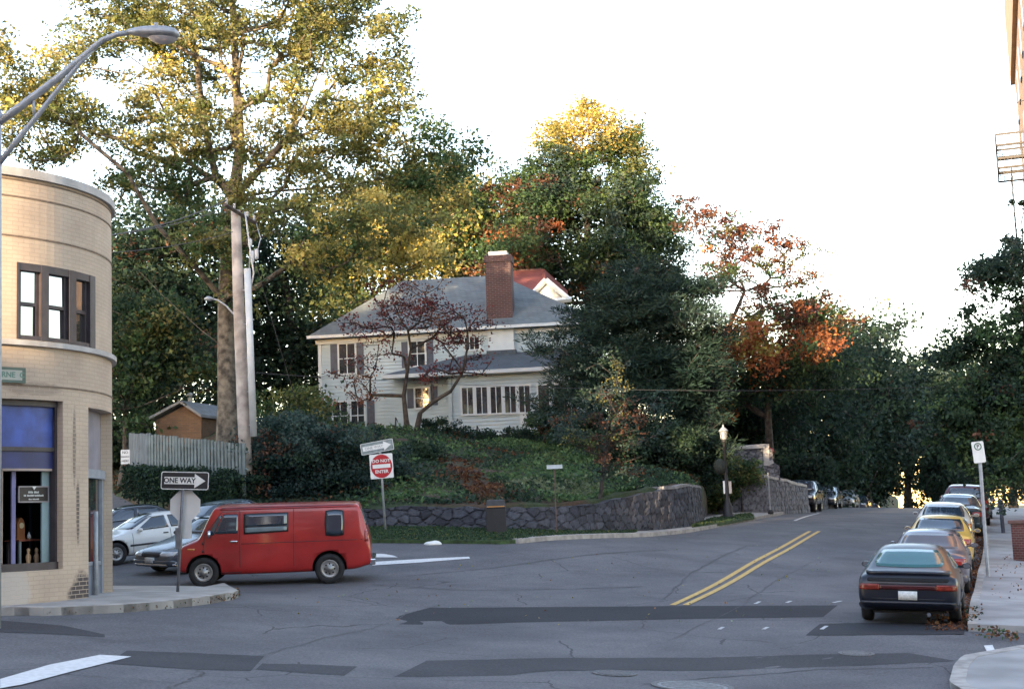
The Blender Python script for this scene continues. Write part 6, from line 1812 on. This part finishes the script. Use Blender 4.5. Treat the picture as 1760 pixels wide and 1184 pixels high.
# sycamore by the utility pole
tree('sycamore_tree', 'huge sycamore with mottled trunk and olive-gold open crown behind the fence', 'tree', hbase(393, 762, 57), 57,
     [(391, 690), (389, 600), (388, 520), (392, 430), (402, 340), (412, 260), (408, 160), (402, 60), (398, -60)],
     [(400, 20, 250, 120), (385, 420, 60, 50, -2, 2.5, {'syc': 1, 'green': 3, 'olive': 2}), (370, 520, 40, 40, -2, 1.5, {'green': 3, 'olive': 1}), (210, 90, 130, 90), (590, 60, 120, 110), (640, 180, 80, 80), (120, 170, 110, 60, -2), (60, 240, 90, 45, -3), (300, 210, 150, 70), (520, 230, 130, 70), (480, 330, 110, 60, -2),
      (620, 300, 100, 60), (640, 400, 110, 55, -3, 3, {'sycgold_sunlit': 3, 'syc': 3, 'green': 1}), (560, 430, 70, 40, -2, 3, {'sycgold_sunlit': 2, 'syc': 2}), (765, 275, 55, 50, 0, 2, {'green': 2, 'syc': 1}), (770, 250, 40, 35, 0, 2, {'green': 2, 'syc': 1}), (720, 300, 50, 40, 0, 2, {'green': 2, 'syc': 1}), (800, 290, 30, 30, 0, 1.5, {'green': 2, 'syc': 1}), (270, 320, 90, 40, 0, 3, {'green': 2, 'olive': 1}), (740, 350, 70, 50, 0, 2), (20, 130, 60, 50, -4, 3, {'sycgold_sunlit': 2, 'syc': 2}), (720, 430, 70, 35, -2, 2, {'sycgold_sunlit': 2, 'syc': 2})],
     {'syc': 6, 'sycgold_sunlit': 2, 'olive': 3}, 1750, 52, .36, .18, M['bark_syc'], .46, 3, shell=.3, limb_noise=.25, mass=7, taper=.9,
     limbs=[[(388, 520, 0), (340, 460, -1), (270, 390, -2), (215, 300, -3), (120, 210, -4), (40, 160, -5)], [(389, 600, 0), (310, 540, 1), (240, 470, 2)], [(402, 340, 0), (370, 300, 1), (350, 200, 1), (340, 80, 1)],
            [(402, 340, 0), (450, 290, -1), (520, 200, -2), (560, 90, -2)], [(397, 380, 0), (480, 330, 1), (590, 320, 1), (690, 300, 2), (770, 280, 2)], [(390, 470, 0), (470, 400, -2), (560, 350, -3), (640, 300, -3)]])
# dark trees behind on the left
BG = 'dark trees behind the fence and shed'
tree('oak_tree', 'dark leafy tree right behind the corner building, above the brick shed', 'tree', hbase(250, 740, 74), 74, [(255, 650), (260, 560), (270, 460)],
     [(260, 420, 90, 70), (250, 520, 90, 80), (330, 400, 80, 60), (240, 640, 60, 80, -6), (310, 560, 70, 80)], {'dark': 5, 'vdark': 3, 'rust': .3}, 420, 60, .9, .3, M['bark_dark'], .4, 5, BG)
tree('oak_tree', 'dark tree filling the gap between the sycamore trunk and the white house', 'tree', hbase(500, 735, 80), 80, [(505, 650), (500, 560), (490, 480)],
     [(480, 430, 90, 70), (460, 530, 80, 90), (520, 620, 60, 90), (530, 500, 50, 60, 0, 3, {'green': 1, 'olive': 1}), (430, 640, 70, 90), (395, 560, 60, 120)], {'dark': 5, 'vdark': 3}, 430, 60, .95, .3, M['bark_dark'], .4, 6, BG)
tree('beech_tree', 'mid-green tree with low branches just behind the corner building', 'tree', hbase(205, 800, 62), 62, [(215, 720), (235, 640), (260, 580)],
     [(225, 600, 50, 60), (280, 590, 60, 45), (210, 680, 30, 60), (330, 620, 50, 40), (250, 540, 50, 30)], {'green': 4, 'dark': 3, 'olive': 1}, 230, 60, .6, .22, M['bark'], .16, 7, BG)
tree('oak_tree', 'broad dark tree at the far left, behind the roofline of the corner building', 'tree', hbase(150, 700, 84), 84, [(150, 600), (150, 480), (160, 400)], [(150, 420, 110, 70), (90, 500, 120, 90), (200, 560, 80, 110)], {'dark': 5, 'vdark': 2}, 260, 50, 1.0, .34, M['bark_dark'], .4, 8, BG)
# behind the house
BH = 'trees rising behind the white house'
tree('maple_tree', 'green and gold tree behind the left half of the white house roof', 'tree', hbase(600, 740, 98), 98, [(600, 620), (600, 520), (600, 440)],
     [(590, 480, 70, 70), (680, 420, 90, 60, 0, 4, {'sycgold_sunlit': 3, 'syc': 2}), (560, 560, 50, 60), (760, 380, 70, 60), (690, 340, 60, 40)], {'green': 4, 'olive': 3, 'gold': 1}, 420, 55, 1.0, .34, M['bark'], .4, 9, BH)
tree('maple_tree', 'olive green tree between the white house chimney and the tall golden-topped maple', 'tree', hbase(800, 740, 104), 104, [(800, 620), (800, 500), (800, 420)],
     [(800, 400, 60, 70), (840, 440, 50, 60, 0, 4, {'orange': 1, 'rust': 1, 'olive': 1}), (760, 330, 45, 40), (830, 350, 40, 40)], {'olive': 3, 'green': 4}, 260, 50, 1.0, .34, M['bark'], .35, 10, BH)
tree('maple_tree', 'tall maple with a golden top rising behind the house chimney', 'tree', hbase(1010, 740, 96), 96, [(1010, 640), (1012, 520), (1010, 400), (1005, 290)],
     [(1000, 235, 72, 55, 0, None, {'yellow': 3, 'gold': 3}), (1045, 290, 85, 60, 0, None, {'green': 4, 'olive': 1}), (900, 340, 62, 70, 0, None, {'dark': 3, 'green': 2, 'rust': 1}), (1100, 330, 55, 60), (1000, 400, 130, 90), (1110, 420, 60, 80), (880, 430, 60, 55, -3, 3, {'orange': 1.2, 'rust': 2, 'green': 3}), (960, 330, 70, 60), (980, 470, 70, 60), (1060, 480, 80, 60), (1140, 450, 50, 60)],  # golden top: autumn yellow with low sunlight painted into the leaf colour
     {'dark': 4, 'green': 5, 'rust': .8, 'teal': 2}, 1350, 70, .62, .25, M['bark_dark'], .45, 12, BH, shell=.5)
# pine right of the house
tree('pine_tree', 'dark blue-green white pine hiding the right end of the house', 'tree', hbase(1085, 775, 63), 63, [(1085, 700), (1088, 600), (1092, 520), (1095, 460)],
     [(1095, 500, 60, 50), (1060, 545, 110, 42), (1150, 555, 90, 50), (1060, 610, 120, 45), (1160, 630, 90, 50), (1080, 690, 130, 55), (1190, 700, 60, 60), (960, 580, 35, 18), (940, 690, 30, 12), (1180, 500, 50, 35), (1120, 760, 110, 40)],
     {'bluegreen': 5, 'vdark': 2, 'teal': 1}, 1150, 100, .46, .3, M['bark_dark'], .34, 13, None, shell=.55, aspect=.16, needle=True, flat=.45)
# orange maple
tree('maple_tree', 'sparse red and orange maple right of the dark pine', 'tree', hbase(1225, 790, 80), 80, [(1222, 720), (1225, 640), (1250, 570), (1280, 500)],
     [(1192, 400, 18, 60, 0, 2, {'rust': 2, 'green': 1}), (1290, 420, 60, 50, 0, 2.5), (1360, 450, 50, 50, 0, 2.5), (1250, 470, 50, 55, 0, 2.5), (1340, 530, 70, 40, 0, 3), (1240, 390, 40, 35, 0, 2)],
     {'red': 3, 'rust': 4, 'orange': .8, 'green': 1.5, 'olive': 1}, 260, 36, .36, .19, M['bark_dark'], .22, 14, None, shell=.2, limb_noise=.2, mass=3)
tree('maple_tree', 'low spreading maple with bright orange leaf sprays over dark green', 'tree', hbase(1330, 800, 84), 84, [(1320, 720), (1320, 650), (1325, 600)],
     [(1255, 585, 45, 32, -5, 2, {'orange': 5, 'gold': 1}), (1275, 610, 40, 32, -5, 2, {'orange': 5, 'gold': 1}), (1320, 620, 80, 45, 0, 3, {'green': 3, 'olive': 2, 'rust': 1}), (1410, 600, 40, 24, -3, 2, {'orange': 4, 'green': 1}), (1380, 560, 70, 40, 0, 3, {'rust': 2, 'green': 2}), (1290, 660, 80, 35, 0, 3, {'green': 2, 'orange': 1, 'dark': 2}), (1380, 660, 70, 40, 0, 3, {'dark': 3, 'green': 1}), (1180, 640, 50, 30, 0, 3, {'dark': 3, 'orange': .6})],
     {'orange': 2, 'green': 3, 'olive': 1, 'dark': 3}, 380, 60, .6, .25, M['bark_dark'], .3, 15, None)
# dark wood up the hill
DW = 'dark trees shading the road up the hill'
def dw(label, px, d, blobs, mix, n, seed, r0=.35, leaf=.34, per=55, cr=1.0, gy=None):
    p = P(px, 850, d)
    return tree('oak_tree', label, 'tree', (p.x, p.y, h(p.x, p.y)), d, [(px, 760), (px + 3, 680), (px, 620)], blobs, mix, n, per, cr, leaf, M['bark_dark'], r0, seed, DW)
dw('dark tree right behind the square stone gate block', 1255, 90, [(1250, 700, 60, 50), (1300, 730, 70, 40), (1230, 760, 40, 40)], {'vdark': 4, 'dark': 2}, 240, 21)
dw('dark tree over the black off-road wagon and low wall', 1370, 98, [(1370, 700, 90, 60), (1340, 770, 70, 45), (1400, 780, 60, 45), (1430, 620, 50, 50)], {'vdark': 4, 'dark': 3}, 330, 22)
dw('dark tree with a pointed top at the middle of the road wood', 1490, 116, [(1480, 600, 55, 50), (1460, 680, 70, 60), (1500, 730, 70, 70), (1440, 770, 60, 60)], {'vdark': 3, 'dark': 4, 'teal': 1}, 400, 23, leaf=.4, cr=1.2)
dw('dark rounded tree overhanging the road crest', 1560, 128, [(1560, 650, 60, 50), (1590, 720, 70, 70), (1540, 770, 60, 45), (1625, 800, 50, 45)], {'vdark': 3, 'dark': 4, 'teal': 1}, 330, 24, leaf=.42, cr=1.2)
dw('pale olive tree top peeping above the road wood', 1440, 132, [(1435, 560, 45, 45), (1400, 590, 50, 50)], {'olive': 2, 'green': 2, 'gold': .6}, 110, 25, leaf=.4, cr=1.1)
dw('far tree at the end of the road behind the parked row', 1660, 140, [(1650, 700, 60, 80), (1690, 770, 60, 50), (1640, 810, 35, 25)], {'vdark': 3, 'dark': 3}, 260, 26, leaf=.44, cr=1.3)
p = P(1740, 860, 120)
tree('oak_tree', 'far dark tree behind the right-hand street tree', 'tree', (p.x, p.y, g(p.x, p.y)), 120, [(1740, 780), (1740, 700)], [(1735, 700, 70, 90), (1720, 790, 60, 50), (1770, 760, 50, 80)], {'vdark': 3, 'dark': 3}, 260, 50, 1.2, .42, M['bark_dark'], .4, 27, DW)
# street tree, right foreground
p = P(1800, 870, 46)
tree('street_tree', 'street tree with drooping dark green leaves over the right sidewalk', 'tree', (p.x, p.y, g(p.x, p.y) + .1), 46, [(1798, 760), (1790, 640), (1780, 540)],
     [(1715, 545, 55, 50), (1690, 640, 65, 70), (1750, 640, 60, 90), (1680, 760, 45, 45), (1735, 780, 55, 55, -1), (1745, 470, 35, 50), (1660, 690, 35, 40), (1710, 700, 60, 60), (1700, 835, 30, 22, -1), (1800, 600, 60, 90), (1745, 840, 30, 20), (1650, 590, 35, 40), (1640, 730, 32, 45), (1690, 470, 25, 25)],
     {'green': 3, 'dark': 5, 'teal': 2, 'rust': .15}, 760, 52, .28, .15, M['bark'], .16, 30, None, shell=.3)
p = P(1790, 600, 62)
tree('slender_tree', 'thin leafy tree climbing beside the fire escape at the right edge', 'tree', (p.x, p.y, g(p.x, p.y)), 62, [(1785, 700), (1768, 520), (1756, 380)], [(1748, 375, 12, 45, 0, .6), (1748, 430, 18, 45, 0, .8)], {'teal': 2, 'dark': 2, 'red': .3}, 26, 36, .18, .17, M['bark'], .09, 31)
# dark red ornamental tree in front of the house
tree('red_leaf_tree', 'low forked tree with sparse dark red leaves in front of the white house', 'tree', hbase(702, 752, 67), 67, [(698, 720), (694, 680), (700, 640), (706, 600)],
     [(660, 560, 80, 25, 0, 2.2), (760, 550, 80, 30, 0, 2.2), (700, 520, 80, 30, 0, 2), (780, 600, 60, 22, 0, 2), (640, 610, 60, 18, 0, 2), (610, 680, 40, 40, 0, 1.6, {'orange': 1, 'rust': 2, 'dred': 1, 'olive': 1}), (690, 500, 60, 25, 0, 2)],
     {'dred': 6, 'red': 1.5, 'rust': 1}, 200, 22, .28, .13, M['bark_dark'], .15, 33, None, shell=.1, limb_noise=.25, minr=.016, mass=3)
tree('red_leaf_tree', 'leaning second stem with thin red twigs beside the forked red tree', 'tree', hbase(712, 752, 66), 66, [(722, 710), (745, 690), (775, 672), (795, 640), (805, 590)],
     [(790, 560, 60, 40, 0, 1.5), (820, 600, 40, 40, 0, 1.5), (750, 620, 40, 30, 0, 1.5)], {'dred': 5, 'red': 1}, 60, 16, .3, .14, M['bark_dark'], .13, 34, None, shell=.2, minr=.018)
# small tree growing in the verge by the wall
p = P(1028, 912, 46.6)
tree('slender_tree', 'slender half-bare tree on the verge in front of the retaining wall', 'tree', (p.x, p.y, g(p.x, p.y) + .1), 46.8, [(1030, 870), (1038, 800), (1046, 730), (1050, 670)],
     [(1040, 690, 65, 50, 0, 1.2), (1090, 730, 50, 50, 0, 1.2), (990, 740, 45, 40, 0, 1.2), (1050, 640, 40, 25, 0, 1), (1050, 790, 50, 30, 0, 1)], {'rust': 1.2, 'olive': 1, 'dark': 3, 'teal': 3}, 190, 30, .22, .10, M['bark_dark'], .085, 35, None, shell=.1, minr=.01, mass=3)

# ---- shrubs
def shrub(name, label, px, d, blobs, mix, n, seed, per=50, cr=.28, leaf=.13, group=None, cat='shrub', base=None, shell=.6, r0=.06):
    b = base or hbase(px, 850, d)
    py = proj(*b)[1]
    return tree(name, label, cat, b, d, [(px, py - 12), (px, py - 25)], blobs, mix, n, per, cr, leaf, M['bark_dark'], r0, seed, group, shell=shell, limb_noise=.12, minr=.008, sink=.1)
SG = 'blue-green shrubs crowding the bank behind the van'
k = 0
for px, d, bl, lb in ((455, 48, [(455, 800, 42, 55), (465, 850, 45, 30)], 'blue-green shrub pressed against the utility pole'),
                      (525, 47.5, [(520, 780, 55, 45), (530, 840, 55, 40)], 'broad blue-green shrub above the middle of the red van'),
                      (590, 48, [(585, 770, 45, 38), (600, 830, 45, 45), (630, 860, 30, 25)], 'blue-green shrub left of the do not enter sign'),
                      (500, 52, [(500, 745, 60, 25)], 'rounded green shrub at the top of the bank between pole and house'),
                      (650, 50, [(640, 800, 40, 40), (680, 830, 30, 25)], 'dark shrub right behind the do not enter sign')):
    shrub('shrub', lb, px, d, bl, {'teal': 5, 'dark': 2, 'bluegreen': 2, 'rust': .4}, 170, 50 + k, group=SG); k += 1
shrub('shrub', 'green shrub with yellow tips on the slope left of the house', 490, 60, [(500, 705, 60, 30)], {'green': 3, 'olive': 1}, 110, 60, cr=.35, leaf=.16)
shrub('shrub', 'dark shrub at the left end of the board fence', 222, 66, [(222, 745, 24, 36), (205, 770, 20, 30)], {'dark': 4, 'vdark': 2}, 150, 59, cr=.4, leaf=.2)
# round clipped bush and foundation planting
shrub('round_bush', 'round clipped dark bush in front of the white house wall', 751, 68, [(751, 745, 28, 22)], {'dark': 4, 'vdark': 2}, 130, 61, cr=.16, leaf=.1, cat='bush', shell=.8)
FG = 'loose shrubs under the sun room windows'
for px, d, bl, lb, mx_ in ((890, 69, [(885, 755, 55, 11)], 'low dark hedge under the left sun room windows', {'vdark': 3, 'dark': 2}), (820, 69, [(815, 757, 45, 10)], 'low dark hedge just right of the round bush', {'vdark': 3, 'dark': 2}), (980, 69, [(975, 757, 50, 12)], 'low dark hedge under the right sun room windows', {'vdark': 3, 'dark': 2}),
                           (935, 66, [(930, 722, 32, 24), (965, 728, 30, 26)], 'open teal shrub against the sun room wall', {'teal': 3, 'green': 1, 'rust': .5}), (1000, 64, [(1010, 730, 35, 40)], 'rusty shrub at the foot of the pine', {'rust': 2, 'teal': 2, 'dark': 2}),
                           (600, 68, [(600, 750, 45, 16)], 'reddish shrub below the left ground floor windows', {'rust': 2, 'dark': 2, 'dred': 1}), (680, 66, [(670, 755, 30, 14)], 'low shrub at the foot of the red tree', {'rust': 1, 'dark': 3}),
                           (730, 57, [(725, 785, 30, 22)], 'dark shrub with pale lilac flowers on the bank', {'dark': 4, 'lilac': .7})):
    shrub('shrub', lb, px, d, bl, mx_, 110, 70 + k, cr=.2, leaf=.12, group=FG); k += 1
EG = 'dark shrubs along the bank right of the pine'
for px, d, bl, lb in ((1090, 60, [(1085, 765, 50, 25)], 'dark shrub on the bank above the slender tree'), (1150, 60, [(1150, 770, 50, 30)], 'dark shrub below the pine toward the entrance'), (1205, 62, [(1205, 790, 30, 40)], 'tall dark shrub at the corner of the retaining wall'),
                      (1232, 66.5, [(1230, 845, 14, 18)], 'yellow-green shrub in the gap beside the lamp post'), (1275, 66.3, [(1270, 812, 8, 7)], 'small bright green shrub on the low wall by the gate block'),
                      (1345, 84, [(1370, 810, 35, 25)], 'dark shrub behind the low wall above the wagon'), (1420, 98, [(1420, 810, 35, 32)], 'dark shrub behind the row of cars'), (1460, 116, [(1465, 815, 35, 32)], 'dark shrub beyond the silver sedan'), (1500, 135, [(1505, 830, 30, 28)], 'far shrub at the road crest'), (1610, 138, [(1610, 835, 32, 24)], 'far shrub behind the right kerb row near the crest'), (1650, 130, [(1655, 830, 30, 28)], 'far shrub above the maroon minivan')):
    shrub('shrub', lb, px, d, bl, {'olive': 2, 'green': 2} if 'green shrub' in lb else {'vdark': 4, 'dark': 3}, 130, 90 + k, cr=.3 if d < 80 else .55, leaf=.15 if d < 80 else .28, group=EG); k += 1

# clipped hedge below the fence
def hedge(name, label, A_, B_, w, hgt, mix, n, seed, leaf=.1):
    r_ = np.random.default_rng(seed)
    root = thing(name, label, 'hedge', A_)
    t = r_.uniform(0, 1, n); u = r_.uniform(-1, 1, n); v = r_.uniform(0, 1, n)
    e = r_.integers(0, 3, n); u[e == 0] = -1 + r_.uniform(0, .15, (e == 0).sum()); v[e == 1] = 1 - r_.uniform(0, .12, (e == 1).sum())
    A_ = np.array(A_); B_ = np.array(B_); d_ = (B_ - A_)[:2]; d_ /= np.linalg.norm(d_); nr = np.array([-d_[1], d_[0]])
    xy = A_[None, :2] * (1 - t[:, None]) + B_[None, :2] * t[:, None] + nr[None] * (u * w / 2)[:, None]
    bump_ = .12 * np.sin(t * 23) + .08 * np.sin(t * 51 + 1)
    z = A_[2] * (1 - t) + B_[2] * t + v * (hgt + bump_)
    C_ = np.stack([xy[:, 0], xy[:, 1], z], 1) + r_.normal(size=(n, 3)) * .05
    cols = np.array([pick(mix, r_) for _ in range(400)])[r_.integers(0, 400, n)] * r_.uniform(.75, 1.35, (n, 1))
    leaves('foliage', C_, leaf, cols, M['leaf'], root, .6, tuple(A_), .4, seed)
    mb = MB(); 
    for k_ in range(int(np.linalg.norm((B_ - A_)) / .5)):
        q = A_ + (B_ - A_) * (k_ * .5 / np.linalg.norm(B_ - A_)) - A_; mb.tube([(q[0], q[1], q[2] - .3), (q[0], q[1], q[2] + hgt * .6)], .03, 5)
    o_ = mb.build('stems', M['bark_dark'], root); return root
ha, hb_ = P(238, 858, 52.5), P(432, 872, 46.3)
hedge('clipped_hedge', 'dark clipped hedge between the side street and the board fence', (ha.x, ha.y, h(ha.x, ha.y) - .1), (hb_.x, hb_.y, h(hb_.x, hb_.y) - .1), 1.3, P(300, 795, 50).z - h(ha.x, ha.y) + .05, {'dark': 4, 'vdark': 3, 'green': .6}, 15000, 5, .12)

# ---- ground cover on the bank
def hill_scatter(name, n, region, mix_fn, size, zr, seed, kind_label=None, zf=h, up=1.2, aspect=.6, clump=0):
    r_ = np.random.default_rng(seed); out = []; cols = []
    t = r_.uniform(0, 1, n * 2); v = r_.uniform(0, 1, n * 2) ** 1.3
    for a, b in zip(t, v):
        tt = region[0] + (region[1] - region[0]) * a
        p = lerp_list(flat, cum, tt) + lerp_list([Vector((*q_, 0)) for q_ in Dp], cum, tt).normalized() * (region[2] + (region[3] - region[2]) * b)
        z = h(p.x, p.y) if False else 0
        out.append((p.x, p.y))
        if len(out) >= n: break
    out = np.array(out); Z = hz(out[:, 0], out[:, 1])
    hgt = r_.uniform(0, 1, len(out)) * zr * (0.6 + .5 * np.sin(out[:, 0] * 1.3 + 2 * np.sin(out[:, 1] * .7)))
    C_ = np.stack([out[:, 0], out[:, 1], Z + np.maximum(.02, hgt)], 1)
    cols = mix_fn(C_, r_)
    o = leaves(name, C_, size, cols, M['leaf'], None, aspect, tuple(C_[0]), up, seed)
    tag(o, kind='stuff'); return o
def cover_mix(C_, r_):
    n = len(C_); tabs = {k_: np.array(PAL[k_]) for k_ in PAL}
    f = np.sin(C_[:, 0] * .9 + 1.3 * np.sin(C_[:, 1] * .5)) + .6 * np.sin(C_[:, 1] * 1.1 + C_[:, 0] * .4) + r_.normal(size=n) * .5
    out = tabs['dark'][r_.integers(0, 3, n)]
    k1 = f > .1; out[k1] = tabs['green'][r_.integers(0, 3, n)][k1] * 1.45
    k2 = f < -1.5; out[k2] = tabs['litter'][r_.integers(0, 4, n)][k2] * .6
    # leaf-strewn path climbing from the wall to the house
    pts = [HR(845, 858), HR(800, 815), HR(775, 790)]
    a_, b_ = np.array(pts[0])[:2], np.array(pts[-1])[:2]; ab = b_ - a_; tt = np.clip(((C_[:, :2] - a_) @ ab) / (ab @ ab), 0, 1)
    dd = np.linalg.norm(C_[:, :2] - (a_ + tt[:, None] * ab), axis=1)
    k3 = dd < .55; out[k3] = tabs['litter'][r_.integers(0, 4, n)][k3] * .55
    for (px_, py_, rr) in ((912, 845, 1.1), (975, 845, 1.0), (1010, 838, .8), (900, 846, .8)):
        q = HR(px_, py_); k4 = (np.hypot(C_[:, 0] - q.x, C_[:, 1] - q.y) < rr) & (r_.uniform(size=n) < .6); out[k4] = tabs['pale'][r_.integers(0, 2, n)][k4] * .7
    return out * r_.uniform(.7, 1.4, (n, 1))
def t_of(px):
    best = min(range(400), key=lambda i: abs(proj(*(lerp_list(flat, cum, cum[-1] * .8 * i / 399).to_tuple()[:2]), EYE)[0] - px)); return cum[-1] * .8 * best / 399
hill_scatter('ground_cover', 52000, (t_of(425), t_of(1215), .35, 26), cover_mix, .16, .38, 7)
def bank_mix(C_, r_):
    n = len(C_); out = np.array(PAL['dark'])[r_.integers(0, 3, n)]; k_ = r_.uniform(size=n) < .35; out[k_] = np.array(PAL['litter'])[r_.integers(0, 4, n)][k_] * .6
    return out * r_.uniform(.7, 1.3, (n, 1))
hill_scatter('bank_leaf_cover', 12000, (t_of(200), t_of(440), .1, 8), bank_mix, .13, .2, 8)
hill_scatter('wood_floor_cover', 9000, (t_of(1262), cum[-1] * .95, .4, 25), lambda C_, r_: np.array(PAL['vdark'])[r_.integers(0, 2, len(C_))] * r_.uniform(.8, 1.3, (len(C_), 1)), .4, .9, 9)

# fallen leaves in the right gutter and along kerbs
def strip_scatter(name, A_, B_, n, size, mix, seed, dz=.01, zr=.03, up=4.0, aspect=.7, wgt=None):
    r_ = np.random.default_rng(seed); A_ = resample(A_, 60); B_ = resample(B_, 60)
    i = r_.uniform(0, 58.99, n); f = i - np.floor(i); i = i.astype(int); u = r_.uniform(0, 1, n) ** (wgt or 1)
    Aa = np.array([tuple(p) for p in A_]); Bb = np.array([tuple(p) for p in B_])
    a = Aa[i] * (1 - f[:, None]) + Aa[i + 1] * f[:, None]; b = Bb[i] * (1 - f[:, None]) + Bb[i + 1] * f[:, None]
    q = a * (1 - u[:, None]) + b * u[:, None]; z = gz(q[:, 0], q[:, 1]) + dz + r_.uniform(0, zr, n)
    C_ = np.stack([q[:, 0], q[:, 1], z], 1); cols = np.array([pick(mix, r_) for _ in range(300)])[r_.integers(0, 300, n)] * r_.uniform(.7, 1.3, (n, 1))
    return tag(leaves(name, C_, size, cols, M['leaf'], None, aspect, tuple(C_[0]), up, seed), kind='stuff')
kg = kr[:12]
strip_scatter('fallen_leaves', kg, [p - Vector((.75, 0, 0)) for p in kg], 3600, .09, {'litter': 5, 'orange': 1}, 3, wgt=1.4)
strip_scatter('fallen_leaves', L2((1664, 1092), (1700, 1100), (1745, 1106)), L2((1690, 1086), (1720, 1090), (1752, 1099)), 110, .07, {'litter': 3, 'green': 2}, 4, zr=.12, up=.5)
strip_scatter('fallen_leaves', L2((1655, 1060), (1664, 1084)), L2((1690, 1050), (1690, 1075)), 60, .07, {'litter': 2, 'dark': 3}, 14, dz=.1, zr=.1, up=.5)
strip_scatter('kerb_weeds', front[3:] + tip[:2], [p + Vector((0, .12, 0)) for p in front[3:] + tip[:2]], 420, .06, {'litter': 3, 'olive': 1, 'dark': 1}, 5, zr=.09, up=.5)
strip_scatter('scattered_leaves', L2((420, 1060), (900, 1080), (1500, 1100)), L2((650, 960), (1000, 950), (1400, 930)), 130, .06, {'gold': 1, 'litter': 1, 'pale': 1}, 6)
strip_scatter('scattered_leaves', L2((1700, 1040), (1720, 960)), L2((1760, 1040), (1755, 960)), 60, .06, {'litter': 3}, 61, dz=.13)
# grass blades on the verges
def blades(name, A_, B_, n, seed, dz):
    r_ = np.random.default_rng(seed); o = strip_scatter(name, A_, B_, n, .13, {'green': 3, 'dark': 3, 'olive': .5}, seed, dz, .05, 0, .22); return o
blades('verge_grass', vA, vB, 15000, 9, .11)
blades('verge_grass', iA, iB, 2600, 10, .16)
